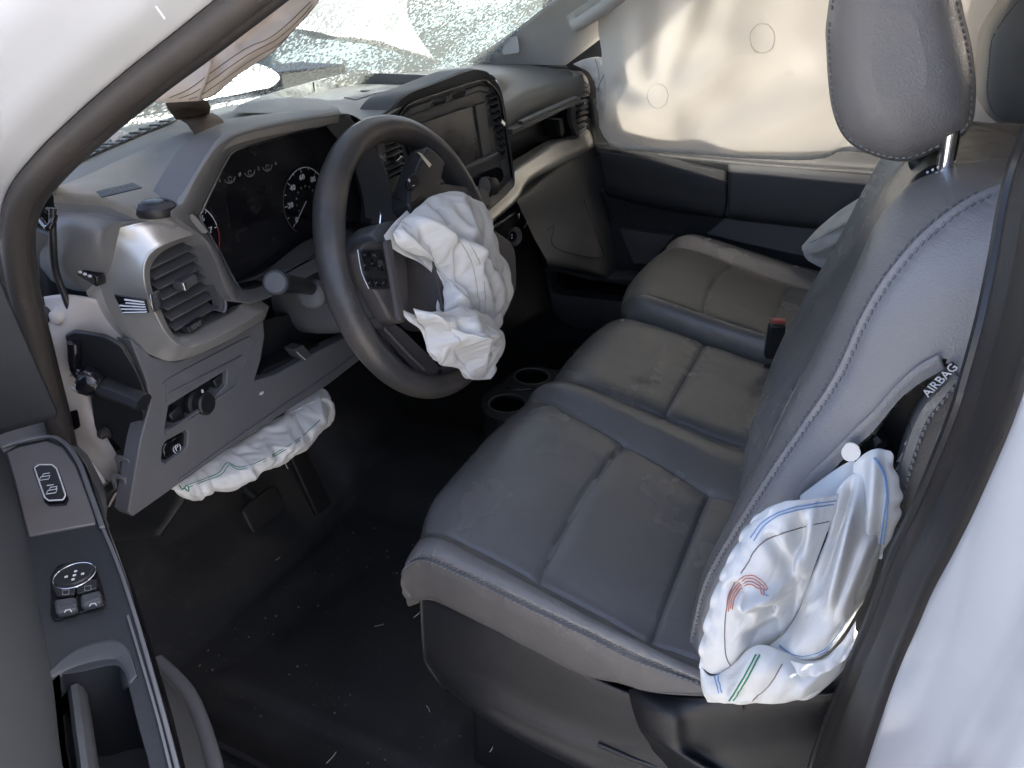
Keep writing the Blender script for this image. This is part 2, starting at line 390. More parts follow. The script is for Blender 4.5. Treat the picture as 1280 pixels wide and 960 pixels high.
# ---------------------------------------------------------------- cloth: a patch with more cloth than room buckles into folds
def crumple(P, excess, iters=120, pins=None, amp=0.006, seed=1, freq=14.0, nrm=None, floor=None, gravity=(0, 0, 0), bend=0.35):
    P = arr(P).copy(); nv, nu = P.shape[:2]
    n = gnormals(P) if nrm is None else np.broadcast_to(arr(nrm), P.shape)
    base = P.copy(); X = P.copy()
    for i in range(nv):
        for j in range(nu):
            q = Vector(P[i, j]*freq)+Vector((seed*3.1, seed*1.7, 0))
            X[i, j] += n[i, j]*amp*(noise.noise(q)+0.5*noise.noise(q*2.3))*1.6
    pin = np.zeros((nv, nu), bool) if pins is None else pins
    w = np.where(pin, 0.0, 1.0)[..., None]
    cons = []
    def add(di, dj, stiff, ex):
        for par in (0, 1):
            I, J = np.meshgrid(np.arange(nv), np.arange(nu), indexing='ij')
            I2, J2 = I+di, J+dj
            ok = (I2 >= 0) & (I2 < nv) & (J2 >= 0) & (J2 < nu)
            ok &= (((I//max(1, abs(di))) % 2 == par) if di else ((J//max(1, abs(dj))) % 2 == par))
            a = (I[ok], J[ok]); b = (I2[ok], J2[ok])
            L = np.linalg.norm(base[a]-base[b], axis=1)*ex
            cons.append((a, b, L, stiff))
    add(0, 1, 1.0, excess); add(1, 0, 1.0, excess); add(1, 1, 0.6, excess); add(1, -1, 0.6, excess)
    add(0, 2, bend, excess*0.985); add(2, 0, bend, excess*0.985)
    g = arr(gravity)
    for it in range(iters):
        X += w*g
        for a, b, L, st in cons:
            d = X[b]-X[a]; l = np.linalg.norm(d, axis=1)+1e-9
            wa, wb = w[a][:, 0], w[b][:, 0]; ws = wa+wb+1e-9
            c = (st*(l-L)/l/ws)[:, None]*d
            X[a] += wa[:, None]*c; X[b] -= wb[:, None]*c
        if floor is not None:
            h = ((X-base)*n).sum(2); low = h < floor
            X[low] += n[low]*(floor-h[low])[:, None]
    return X
def polar_patch(O, c, nr, na, power=1.0):
    """rings from the middle c out to the closed outline O"""
    O = cat_rom(O, na, True); c = arr(c)
    return np.stack([c+(O-c)*((i/(nr-1))**power) for i in range(1, nr)], 0)
def quad_patch(top, right, bottom, left, nv, nu):
    """Coons patch; top/bottom run left to right, left/right run top to bottom"""
    T = cat_rom(top, nu); B = cat_rom(bottom, nu); Lf = cat_rom(left, nv); Rt = cat_rom(right, nv)
    v = np.linspace(0, 1, nv)[:, None, None]; u = np.linspace(0, 1, nu)[None, :, None]
    return ((1-v)*T[None]+v*B[None]+(1-u)*Lf[:, None]+u*Rt[:, None]
            - ((1-u)*(1-v)*T[0]+u*(1-v)*T[-1]+(1-u)*v*B[0]+u*v*B[-1]))
# ================================================================ outside
gr = obj('ground', [(-60, -60, -0.72), (60, -60, -0.72), (60, 60, -0.72), (-60, 60, -0.72)], [(0, 1, 2, 3)], 'asphalt', smooth=False, kind='structure')
# a blue panel van parked ahead, seen only as a blue patch through the broken windscreen
pv = thing('parked_van', 'blue parked van seen through the cracked windscreen', 'van', (6.5, 4.6, -0.72))
def hull(name, sec, x0, x1, m, par, **k):
    O = [(x0, a, b) for a, b in sec]
    return plate(name, O, (x1-x0, 0, 0), m, par, **k)
hull('body', [(3.6, -0.35), (5.6, -0.35), (5.6, 1.5), (4.0, 1.5), (3.6, 0.95)], 3.4, 8.6, 'far_blue', pv, bevel=0.08)
for xw in (4.3, 7.6): disc('wheel', (xw, 3.58, -0.38), (0, -1, 0), 0.34, 0.12, 'rubber', pv)
plate('side_window', [(4.0, 3.62, 0.98), (6.6, 3.62, 0.98), (6.6, 3.92, 1.42), (4.0, 3.92, 1.42)], (0, -0.02, 0), 'black_gloss', pv)
pw = thing('parked_wagon', 'grey parked wagon behind the cracked windscreen', 'wagon', (12, 3.6, -0.72))
hull('body', [(2.6, -0.4), (4.6, -0.4), (4.6, 0.9), (3.9, 1.5), (3.1, 1.5), (2.6, 0.8)], 9.4, 14.5, 'far_grey', pw, bevel=0.08)
for xw in (10.3, 13.4): disc('wheel', (xw, 2.58, -0.38), (0, -1, 0), 0.34, 0.12, 'rubber', pw)
plate('side_window', [(10.0, 2.60, 0.85), (13.4, 2.60, 0.85), (13.2, 3.0, 1.42), (10.4, 3.0, 1.42)], (0, -0.02, 0), 'black_gloss', pw)

# ================================================================ the cab shell
cab = thing('truck_cab', 'white pickup truck cab shell with black door seals and rubber floor', 'truck cab', (0, -0.3, -0.05))
# floor: rubber covering with a raised tunnel, a toe board and a ribbed heel area
NX, NY = 120, 120
FV = []
for j in range(NY):
    for i in range(NX):
        x = -0.80+1.58*i/(NX-1); y = -1.25+2.0*j/(NY-1)
        z = 0.0
        z += 0.085*math.exp(-((x-0.02)/0.17)**4)*(1-0.3*max(0, min(1, (-y-0.3)/0.6)))
        t = max(0, y-0.36); z += min(0.34, t*1.15-0.05*(1-math.exp(-t*25))) if t > 0 else 0
        t = max(0, (-0.70-x)/0.07); z += 0.05*min(1, t)**2
        # moulded steps in the covering
        if -0.66 < x < -0.2 and y < 0.36:
            z += 0.006/(1+math.exp((y-0.22+0.25*(x+0.42))*160)) + 0.005/(1+math.exp(((-0.61-x)+0.1*(y))*160))
        z += 0.004*noise.noise(Vector((x*6, y*6, 0.3)))+0.0015*noise.noise(Vector((x*25, y*25, 1.3)))
        FV.append((x, y, z))
floor = obj('floor', FV, grid_faces(NY, NX), 'floor_rubber', cab)
# sill under the door opening
sill = [(-0.90, -0.03), (-0.90, 0.05), (-0.86, 0.075), (-0.80, 0.075), (-0.775, 0.04), (-0.775, -0.03)]
plate('sill_trim', [(x, -1.2, z) for x, z in sill], (0, 1.75, 0), 'black_plastic', cab, bevel=0.006)
plate('rocker_panel', [(x, -1.2, z) for x, z in [(-1.0, -0.16), (-1.0, 0.02), (-0.98, 0.045), (-0.905, 0.045), (-0.905, -0.16)]], (0, 1.8, 0), 'white_paint', cab, bevel=0.01)
# seat rail and bracket strip on the floor beside the driver seat
plate('floor_rail', [(-0.76, -0.62, 0.075), (-0.725, -0.62, 0.075), (-0.725, -0.10, 0.055), (-0.76, -0.10, 0.055)], (0, 0, -0.06), 'black_plastic', cab, bevel=0.004)
# bulkhead in front of the feet
sheet('bulkhead', [[(-0.82, 0.70, -0.05), (0, 0.72, -0.05), (0.8, 0.70, -0.05)], [(-0.82, 0.70, 0.4), (0, 0.72, 0.4), (0.8, 0.70, 0.4)], [(-0.82, 0.62, 0.83), (0, 0.66, 0.83), (0.8, 0.62, 0.83)]], 10, 12, 'black_plastic', cab, solid=0.01)
# roof
rc = [[(-0.74, yy, 1.235-0.02), (-0.4, yy, 1.265), (0, yy, 1.275), (0.4, yy, 1.265), (0.74, yy, 1.215)] for yy in (-0.02, -0.3, -0.7, -1.27)]
rc[0] = [(a, b, c-0.025) for a, b, c in rc[0]]
sheet('headliner', rc, 14, 16, 'headliner', cab, solid=0.012)
sheet('roof_skin', [[(a*1.08, b, c+0.04) for a, b, c in r] for r in rc], 14, 16, 'white_paint', cab, solid=0.008)
# back wall with its window
def wall_ring(name, xo, zo, xi, zi, y, d, m):
    O = rounded([(xo[0], y, zo[0]), (xo[1], y, zo[0]), (xo[1], y, zo[1]), (xo[0], y, zo[1])], 0.1, 3)
    I = rounded([(xi[0], y, zi[0]), (xi[1], y, zi[0]), (xi[1], y, zi[1]), (xi[0], y, zi[1])], 0.2, 3)
    return frame_ring(name, O, I, (0, d, 0), m, cab)
wall_ring('back_wall', (-0.84, 0.84), (-0.05, 1.24), (-0.62, 0.62), (0.82, 1.15), -1.28, 0.03, 'trim_beige')
wg = plate('rear_window', [(-0.65, -1.285, 0.80), (0.65, -1.285, 0.80), (0.65, -1.285, 1.17), (-0.65, -1.285, 1.17)], (0, -0.004, 0), 'lens', cab, bevel=0)
# rear quarters behind the doors
plate('quarter_trim', [(-0.82, -0.64, 0.0), (-0.82, -1.28, 0.0), (-0.79, -1.28, 1.22), (-0.79, -0.68, 1.22)], (-0.03, 0, 0), 'trim_beige', cab, bevel=0.004)
plate('quarter_trim', [(0.79, -0.76, 0.0), (0.79, -1.28, 0.0), (0.76, -1.28, 1.22), (0.76, -0.76, 1.22)], (0.03, 0, 0), 'trim_beige', cab, bevel=0.004)
# ---- driver-side pillar at the front of the door opening: rubber seal, trim, painted metal
seal_px = [(100, 690), (78, 560), (50, 450), (27, 360), (19, 295), (28, 248), (60, 205), (113, 154), (177, 100), (242, 50), (316, -8), (416, -85), (556, -190)]
seal_x = [-0.80, -0.815, -0.83, -0.84, -0.845, -0.845, -0.845, -0.84, -0.835, -0.83, -0.82, -0.80, -0.78]
seal = [S(a, b, x=xx) for (a, b), xx in zip(seal_px, seal_x)]
seal = [arr(p) for p in seal]
sc_ = cat_rom(seal, 90)
dirv = arr((0, 0.62, 0.78))
tube('door_seal', sc_, (0.0105, 0.012), 'rubber_worn', cab, n=14, up=(1, 0, 0))
tube('door_seal_lip', sc_+arr((0.008, -0.002, -0.007)), (0.006, 0.007), 'rubber', cab, n=10, up=(1, 0, 0))
# inner trim of the pillar (black), lying inboard of the seal
T, U, W = frames(sc_, (1, 0, 0))
k0 = 22
inn = np.stack([sc_[k0:]+arr((0.008, 0.0, -0.008)), sc_[k0:]+arr((0.013, 0.010, -0.005)), sc_[k0:]+arr((0.014, 0.03, 0.008)), sc_[k0:]+arr((0.008, 0.06, 0.04))], 1)
obj('pillar_trim', inn.reshape(-1, 3), grid_faces(inn.shape[0], 4), 'rubber', cab, solid=0.004)
# painted flange outside the seal, a crease, then the outer face of the pillar
j0 = 28
fl = []
for p in sc_[j0:]:
    fl.append([p+arr((-0.006, 0.006, 0.006)), p+arr((-0.020, 0.012, 0.010)), p+arr((-0.042, 0.020, 0.012)), p+arr((-0.050, 0.034, 0.020)), p+arr((-0.075, 0.045, 0.03)), p+arr((-0.085, 0.075, 0.05)), p+arr((-0.082, 0.13, 0.09)), p+arr((-0.06, 0.17, 0.11))])
fl = arr(fl)
obj('a_pillar', fl.reshape(-1, 3), grid_faces(fl.shape[0], fl.shape[1]), 'white_paint', cab, solid=0.003, sub=1, angle=80)
tube('weld_seam', [S(195, 8, x=-0.905), S(206, 24, x=-0.905)], 0.0006, 'mark_white', cab)
plate('trim_clip', rounded(SX([(138, 172), (150, 163), (150, 170), (140, 178)], -0.775), 0.3, 3), (0.004, 0, 0), 'mark_white', cab, bevel=0.001)
# ---- driver-side B pillar: black seal and sill trim, then painted metal
bin_ = [(1310, 60), (1280, 144), (1257, 200), (1242, 261), (1231, 325), (1215, 400), (1196, 470), (1186, 505), (1165, 560), (1134, 635), (1108, 690), (1081, 767), (1053, 836), (1012, 940), (990, 1050)]
bout = [(1345, 110), (1330, 190), (1316, 260), (1304, 320), (1292, 370), (1278, 425), (1258, 490), (1239, 540), (1204, 622), (1176, 680), (1153, 725), (1136, 767), (1108, 836), (1070, 957), (1045, 1050)]
A_ = cat_rom([S(a, b, y=-0.590) for a, b in bin_], 60)
B_ = cat_rom([S(a, b, y=-0.597) for a, b in bout], 60)
rows = []
for t, dy in ((-0.02, -0.05), (0.0, -0.016), (0.04, -0.006), (0.12, -0.003), (0.2, -0.006), (0.26, -0.010), (0.34, -0.006), (0.55, -0.003), (0.75, -0.004), (0.86, -0.006), (0.92, -0.004), (0.98, -0.004), (1.02, -0.012)):
    rows.append(A_*(1-t)+B_*t+arr((0, dy, 0)))
rows = np.stack(rows, 1)
obj('b_pillar_seal', rows.reshape(-1, 3), grid_faces(60, rows.shape[1]), 'rubber', cab, solid=0.003, sub=1, angle=80)
tube('seal_bead', A_*0.93+B_*0.07+arr((0, -0.003, 0)), 0.0035, 'black_plastic', cab, n=8, up=(0, 1, 0))
wrow = []
ii = np.linspace(-1, 1, 60); B_s = np.stack([np.polyval(np.polyfit(ii, B_[:, q], 2), ii) for q in range(3)], 1)
for t, dx, dy in ((0, 0.01, -0.012), (0, -0.004, -0.008), (0, -0.010, -0.003), (0, -0.026, -0.006), (0, -0.045, -0.012), (0, -0.062, -0.020), (0, -0.075, -0.021), (0, -0.098, -0.017), (0, -0.125, -0.022), (0, -0.14, -0.05), (0, -0.145, -0.3)):
    w_ = min(1, max(0, (-dx-0.01)/0.03)); q = B_*(1-w_)+B_s*w_; q[:, 0] += dx; q[:, 1] += dy; wrow.append(q)
wrow = np.stack(wrow, 1)
obj('b_pillar', wrow.reshape(-1, 3), grid_faces(60, wrow.shape[1]), 'white_paint', cab, solid=0.002, sub=1, angle=80)
# perforated number label on the painted pillar: rows of small punched dashes
parts = []
for r_ in range(4):
    for q_ in range(12):
        if random.random() < 0.2: continue
        a = (1148-q_*2.3+r_*4.2, 912+q_*4.2+r_*1.4)
        c = S(a[0]+random.uniform(-.4, .4), a[1], y=-0.6125)
        parts.append(box_geo(c, 0.0004, 0.0003, 0.0010, Matrix.Rotation(R(random.uniform(-20, 20)), 3, 'Y')))
V, F_ = join_geo(parts); 
lab_o = obj('punched_marks', V, F_, 'thread_dark', cab, smooth=False, kind='stuff')
# ---- passenger-side front pillar trim and its grab handle
pl = [[S(585, 77, x=0.70), S(640, 84, x=0.725), S(705, 83, x=0.745)],
      [S(640, 40, x=0.69), S(690, 46, x=0.715), S(748, 50, x=0.745)],
      [S(693, 0, x=0.68), S(745, 5, x=0.71), S(800, 8, x=0.74)],
      [S(800, -75, x=0.66), S(850, -72, x=0.69), S(900, -68, x=0.73)],
      [S(960, -185, x=0.63), S(1000, -182, x=0.66), S(1040, -178, x=0.71)]]
sheet('a_pillar_trim', pl, 40, 16, 'trim_beige', cab, solid=0.006)
plate('pillar_cap', rounded(SX([(630, 50), (647, 44), (650, 66), (628, 69)], 0.692), 0.2, 3), (-0.0025, 0, 0), 'headliner', cab, bevel=0.0008)
gh = thing('grab_handle', 'beige grab handle on the passenger side front pillar', 'grab handle', tuple(S(740, 30, x=0.69)))
ghp = [S(716, 26, x=0.705), S(722, 30, x=0.672), S(745, 16, x=0.660), S(790, -16, x=0.655), S(840, -52, x=0.655), S(870, -72, x=0.67), S(876, -76, x=0.70)]
tube('grip', ghp, (0.013, 0.016), 'trim_beige', gh, n=14, smoothn=50)
plate('base', rounded(SX([(706, 22), (722, 40), (752, 22), (890, -75), (878, -92), (735, 2)], 0.704), 0.25, 4), (-0.006, 0, 0), 'trim_beige', gh, bevel=0.003)
# metal behind the pillar trim and the roof rail of the passenger side
plate('far_kick_panel', [(0.765, 0.70, -0.05), (0.765, 0.70, 0.82), (0.765, 0.20, 0.82), (0.765, 0.20, -0.05)], (0.012, 0, 0), 'black_plastic', cab, bevel=0.002)
plate('pillar_frame', [(0.81, 0.50, 0.80), (0.81, 0.16, 0.80), (0.79, -0.30, 1.21), (0.79, -0.02, 1.23)], (0.05, 0, 0), 'white_paint', cab, bevel=0.005)  # unseen outer pillar, put in to stop sun leaking past the trim
plate('side_frame', [(0.80, 0.60, -0.1), (0.80, 0.60, 0.80), (0.80, 0.42, 0.82), (0.80, 0.16, 0.80), (0.80, 0.16, -0.1)], (0.05, 0, 0), 'white_paint', cab, bevel=0.005)
plate('side_frame', [(0.79, -0.85, -0.1), (0.79, -0.85, 1.2), (0.79, -1.28, 1.2), (0.79, -1.28, -0.1)], (0.05, 0, 0), 'white_paint', cab, bevel=0.005)
tube('roof_rail', [(0.70, 0.05, 1.16), (0.715, -0.3, 1.20), (0.72, -0.8, 1.2), (0.72, -1.27, 1.19)], (0.04, 0.03), 'headliner', cab, smoothn=24)
tube('roof_rail', [S(560, -190, x=-0.76), (-0.735, -0.55, 1.2), (-0.74, -0.9, 1.2), (-0.74, -1.27, 1.19)], (0.04, 0.03), 'headliner', cab, smoothn=24)
# ---- windscreen and its cowl
wb = lambda x: 0.575-0.11*(x/0.75)**2
wt = lambda x: 0.03-0.06*(x/0.75)**2
ws = []
for k in range(9):
    t = k/8
    row = []
    for q in range(13):
        x = -0.74+1.48*q/12
        xx = x*(1-0.10*t)
        row.append((xx, wb(x)*(1-t)+wt(x)*t+0.012*math.sin(math.pi*t), 0.832*(1-t)+1.225*t-0.02*t*(x/0.74)**2+0.015*math.sin(math.pi*t)))
    ws.append(row)
ws = arr(ws)
# dents pushed into the laminated glass
def dent(P):
    P = P.copy()
    for (cx, cz, rr, a) in ((-0.25, 0.93, 0.2, -0.03), (0.3, 0.97, 0.25, -0.02)):
        d2 = ((P[..., 0]-cx)**2+(P[..., 2]-cz)**2)/rr**2
        P[..., 1] += a*np.exp(-d2)
    return P
wsP = dent(surf(ws, 30, 60))
obj('windscreen', wsP.reshape(-1, 3), grid_faces(30, 60), 'shattered_glass', cab, solid=0.0)
fr = np.vstack([wsP[0], wsP[1:, -1]])
tube('windscreen_gasket', fr[::2]+arr((0, 0.0, 0.002)), (0.006, 0.005), 'black_plastic', cab, n=8)
fr2 = wsP[:, 0]
tube('windscreen_gasket', fr2[::2], (0.006, 0.005), 'black_plastic', cab, n=8)
tube('windscreen_header', wsP[-1][::3]+arr((0, -0.02, 0)), (0.05, 0.02), 'headliner', cab, n=10)
sheet('cowl', [[(-0.78, wb(0.75)+0.02, 0.815), (0, wb(0)+0.02, 0.815), (0.78, wb(0.75)+0.02, 0.815)], [(-0.80, 0.75, 0.78), (0, 0.80, 0.78), (0.80, 0.75, 0.78)]], 4, 10, 'black_plastic', cab, solid=0.01)
# ---- crash-buckled bonnet, pushed up into a ridge
hood = thing('bonnet', 'white crash buckled bonnet ahead of the broken windscreen', 'bonnet', (0, 1.2, 0.75))
hb = lambda pts, yy: [S(a, b, y=yy) for a, b in pts]
hw = [hb([(250, -60), (330, -60), (410, -60), (470, -60), (520, -40)], 1.15), hb([(262, -20), (335, 2), (410, 12), (470, 14), (512, 8)], 1.02), hb([(268, 10), (340, 24), (400, 34), (450, 40), (522, 44)], 0.93), hb([(300, 20), (352, 33), (410, 42), (470, 52), (545, 76)], 0.90), hb([(300, 24), (352, 38), (410, 48), (470, 58), (546, 79)], 0.96)]
hP = surf(hw, 40, 60)
for i in range(40):
    for j in range(60): hP[i, j] += arr((0, 0.02, 0.012))*noise.noise(Vector(hP[i, j]*7))
obj('bonnet_skin', hP.reshape(-1, 3), grid_faces(40, 60), 'white_paint', hood, solid=0.003)
hq = [hb([(262, 96), (290, 84), (318, 80), (338, 86)], 0.86), hb([(255, 108), (292, 92), (325, 90), (349, 96)], 0.82), hb([(252, 118), (296, 106), (325, 101), (344, 105)], 0.81), hb([(245, 128), (292, 119), (320, 113), (336, 110)], 0.80)]
sheet('bonnet_corner', hq, 20, 20, 'white_paint', hood, solid=0.003)
# engine bay: dark covers, battery box and hoses under the folded bonnet
eb = thing('engine_bay', 'dark engine covers below the buckled bonnet', 'engine', (0.3, 1.3, 0.2))
plate('engine_cover', rounded([(-0.85, 0.72, 0.2), (0.95, 0.72, 0.2), (0.95, 2.0, 0.2), (-0.85, 2.0, 0.2)], 0.1, 4), (0, 0, 0.50), 'black_plastic', eb, bevel=0.04)
box('battery_box', (0.72, 1.15, 0.74), 0.16, 0.10, 0.08, 'seat_base', eb, bevel=0.01)
box('air_box', (-0.05, 1.0, 0.73), 0.22, 0.12, 0.07, 'dash_charcoal', eb, bevel=0.02)
tube('hose', [(-0.5, 0.95, 0.74), (-0.2, 0.9, 0.78), (0.2, 0.95, 0.76), (0.5, 1.1, 0.74)], 0.03, 'rubber', eb, smoothn=24)
# front wing on the driver side, under the pillar
plate('front_wing', rounded([(-0.97, 0.50, -0.15), (-0.97, 1.9, -0.15), (-0.97, 1.9, 0.62), (-0.93, 1.2, 0.74), (-0.93, 0.62, 0.76), (-0.96, 0.50, 0.6)], 0.08, 3), (0.03, 0, 0), 'white_paint', cab, bevel=0.008)
plate('hinge_pillar', rounded([(-0.955, 0.30, -0.05), (-0.845, 0.30, -0.05), (-0.845, 0.55, -0.05), (-0.955, 0.55, -0.05)], 0.15, 3), (0, 0, 0.83), 'white_paint', cab, bevel=0.006)
# ---- bare metal of the driver kick panel where the dash end cover came away
kp = [[S(52, 372, x=-0.79), S(85, 368, x=-0.782), S(125, 375, x=-0.765), S(172, 392, x=-0.735)],
      [S(60, 415, x=-0.795), S(88, 415, x=-0.79), S(115, 420, x=-0.775), S(150, 425, x=-0.76)],
      [S(68, 460, x=-0.797), S(82, 462, x=-0.792), S(96, 465, x=-0.785), S(112, 468, x=-0.775)],
      [S(82, 530, x=-0.80), S(98, 532, x=-0.795), S(116, 535, x=-0.79), S(132, 538, x=-0.78)],
      [S(96, 575, x=-0.80), S(112, 578, x=-0.797), S(130, 580, x=-0.79), S(152, 582, x=-0.78)],
      [S(108, 610, x=-0.80), S(120, 612, x=-0.797), S(132, 614, x=-0.79), S(146, 612, x=-0.785)],
      [S(114, 628, x=-0.80), S(122, 630, x=-0.797), S(130, 632, x=-0.79), S(138, 632, x=-0.785)]]
kP = surf(kp, 60, 40)
for i in range(60):
    for j in range(40):
        kP[i, j] += arr((1, 0, 0))*0.006*noise.noise(Vector(kP[i, j]*22))
kick = obj('kick_panel', kP.reshape(-1, 3), grid_faces(60, 40), 'primer', cab, solid=0.003)
for (a, b), r_, mm in (((60, 394), 0.0095, 'rubber'), ((76, 395), 0.0085, 'primer'), ((72, 472), 0.009, 'primer'), ((133, 540), 0.006, 'rubber')):
    lathe('bolt', S(a, b, x=-0.788), (-1, 0, 0), [(r_*1.25, 0), (r_*1.25, 0.002), (r_, 0.003), (r_*0.9, 0.008), (r_*0.5, 0.010)], mm, kick, segs=16)
plate('slot', rounded(SX([(86, 515), (96, 512), (100, 534), (92, 538)], -0.803), 0.2, 2), (0.001, 0, 0), 'black_gloss', kick, bevel=0)
sheet('end_void', [[S(60, 300, x=-0.70), S(200, 330, x=-0.66)], [S(70, 480, x=-0.70), S(240, 470, x=-0.66)], [S(100, 620, x=-0.72), S(240, 600, x=-0.68)], [S(110, 680, x=-0.74), S(200, 670, x=-0.72)]], 10, 10, 'black_plastic', cab, solid=0.004)  # this and the next black sheet stand in for shade inside the dash
sheet('dash_cavity', [[S(48, 322, x=-0.76), S(150, 345, x=-0.70)], [S(52, 380, x=-0.765), S(170, 405, x=-0.70)]], 8, 8, 'black_plastic', cab, solid=0.004)
# ================================================================ seats
def padded(parent, ctrl, nv, nu, seams, panel, names, cut=None, puff=0.0, jitter=0.0012, flip=1.0):
    """quilted cover: grooves along seams, one mesh for each panel between them. panel(u,v)->key; names[key]=(name,material)"""
    ctrl = arr(ctrl); nr, nc = ctrl.shape[:2]
    P = surf(ctrl, nv, nu); n = gnormals(P)*flip
    vv = np.linspace(0, nr-1, nv)[:, None]*np.ones((1, nu)); uu = np.linspace(0, nc-1, nu)[None]*np.ones((nv, 1))
    su = np.linalg.norm(np.gradient(P, axis=1), axis=2)*(nu-1)/(nc-1); sv = np.linalg.norm(np.gradient(P, axis=0), axis=2)*(nv-1)/(nr-1)
    disp = np.zeros((nv, nu))
    for ax, at_, lo, hi, dep, wid in seams:
        if ax == 'u':
            a_ = at_(vv) if callable(at_) else at_
            d = np.abs(uu-a_)*su; t = vv
        else:
            a_ = at_(uu) if callable(at_) else at_
            d = np.abs(vv-a_)*sv; t = uu
        m_ = 1/(1+np.exp(-(t-lo)*14))/(1+np.exp((t-hi)*14))
        disp -= m_*dep*(np.exp(-(d/wid)**2)+0.55*np.exp(-(d/(wid*5))**2)+0.3*np.exp(-(d/(wid*12))**2))
        pk = np.interp(t.ravel()*37 % 512, np.arange(513), np.random.RandomState(int(dep*1e6)+len(seams)).randn(513)).reshape(t.shape)
        disp += m_*pk*0.0005*np.exp(-(d/0.014)**2)*(1-np.exp(-(d/0.004)**2))
    for i in range(nv):
        for j in range(nu):
            q = Vector(P[i, j]*17); disp[i, j] += jitter*(noise.noise(q)+0.4*noise.noise(q*2.6))
    P = P+n*disp[..., None]
    groups = {}
    for i in range(nv-1):
        for j in range(nu-1):
            u = uu[i, j]+0.5*(nc-1)/(nu-1); v = vv[i, j]+0.5*(nr-1)/(nv-1)
            c = P[i:i+2, j:j+2].mean((0, 1))
            if cut is not None and cut(u, v, c): continue
            groups.setdefault(panel(u, v), []).append((i*nu+j, i*nu+j+1, (i+1)*nu+j+1, (i+1)*nu+j))
    W = P.reshape(-1, 3); outs = {}
    for key, fs in groups.items():
        ids = sorted({i for f in fs for i in f}); mp = {a: b for b, a in enumerate(ids)}
        nm, mm = names[key]
        outs[key] = obj(nm, W[ids], [tuple(mp[i] for i in f) for f in fs], mm, parent, angle=75)
    return P, gnormals(P)*flip, outs
def iso(P, N, nr, nc, u=None, v=None, lo=0, hi=1):
    """curve on the evaluated cover at constant u or v (control units)"""
    nv, nu = P.shape[:2]
    if u is not None:
        j = int(round(u/(nc-1)*(nu-1))); a, b = int(lo/(nr-1)*(nv-1)), int(hi/(nr-1)*(nv-1))
        return P[a:b+1, j], N[a:b+1, j]
    i = int(round(v/(nr-1)*(nv-1))); a, b = int(lo/(nc-1)*(nu-1)), int(hi/(nc-1)*(nu-1))
    return P[i, a:b+1], N[i, a:b+1]
ROWS = [(-0.135, 0.362, .05), (-0.106, 0.370, .3), (-0.088, 0.404, .7), (-0.100, 0.438, .95), (-0.140, 0.456, 1), (-0.205, 0.451, 1), (-0.285, 0.437, 1), (-0.355, 0.424, 1), (-0.420, 0.413, 1), (-0.52, 0.398, 1)]
def cushion_ctrl(cols, yround=0.034, dz=0.0, x_mid=None, rows=ROWS):
    """cols: (x_front, x_rear, z_offset)"""
    xs = [c[0] for c in cols]; xm = (xs[0]+xs[-1])/2; hw = abs(xs[-1]-xs[0])/2
    out = []
    for ri, (y, z, k) in enumerate(rows):
        f = min(1, max(0, (-y-0.10)/0.35)); row = []
        for xf, xr, zo in cols:
            x = xf*(1-f)+xr*f
            s = min(1, abs(x-xm)/hw)
            back = yround*s**4*(0.25 if ri == 0 else 0.7 if ri == 1 else 1 if ri < 4 else (0.6 if ri == 4 else 0.1 if ri == 5 else 0))
            sh = (0.80, 0.93, 0.988)[ri] if ri < 3 else 1
            row.append((xm+(x-xm)*sh, y-back, max(z+zo*k, 0.352+0.35*max(0, -y-0.36))+dz))
        out.append(row)
    return out
def seat_panel(u1, u2, v1, v2, ub=None):
    def f(u, v):
        if ub is not None and u < ub: return 'skirt'
        if u < u1: return 'bol_a'
        if u > u2: return 'bol_b'
        return 'front' if v < v1 else ('mid' if v < v2 else 'rear')
    return f
# ---- driver seat
ds = thing('bucket_seat', 'grey vinyl driver seat with torn side bolster behind the steering wheel', 'seat', (-0.44, -0.35, 0.0), 'front seats')
DC = [(-0.655, -0.662, -0.105), (-0.682, -0.690, -0.075), (-0.690, -0.698, -0.040), (-0.695, -0.694, -0.002), (-0.670, -0.682, 0.010), (-0.640, -0.662, -0.001), (-0.57, -0.60, 0.003), (-0.46, -0.50, 0.002), (-0.36, -0.43, 0.001), (-0.285, -0.372, -0.001), (-0.258, -0.300, 0.014), (-0.222, -0.235, -0.002), (-0.207, -0.21, -0.05), (-0.206, -0.21, -0.10)]
ctrl = cushion_ctrl(DC)
sm = [('u', 5, 3.4, 9.5, 0.0042, 0.0028), ('u', 9, 3.4, 9.5, 0.0042, 0.0028), ('u', 3, 0.4, 9.5, 0.0030, 0.0024), ('v', lambda u: 6.0-0.12*np.sin((u-5)*0.8), 5, 9, 0.0046, 0.0028), ('v', 8, 5, 9, 0.0046, 0.0028), ('u', 11, 3.0, 9.5, 0.002, 0.0024)]
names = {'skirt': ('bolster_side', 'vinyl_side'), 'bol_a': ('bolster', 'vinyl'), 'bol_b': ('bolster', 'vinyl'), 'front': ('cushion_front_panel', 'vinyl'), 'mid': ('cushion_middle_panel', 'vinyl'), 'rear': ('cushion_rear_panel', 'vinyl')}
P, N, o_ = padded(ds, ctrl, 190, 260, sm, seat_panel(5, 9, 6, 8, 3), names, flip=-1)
if N[100, 130][2] < 0: print('WARN cushion normal')
a, b = iso(P, N, 10, 14, u=3.12, lo=1.2, hi=8.9); stitches('stitching', a, b, o_['bol_a'])
a, b = iso(P, N, 10, 14, u=2.88, lo=1.2, hi=8.9); stitches('stitching', a, b, o_['skirt'])
a, b = iso(P, N, 10, 14, u=11.2, lo=3.5, hi=8.5); stitches('stitching', a, b, o_['bol_b'])
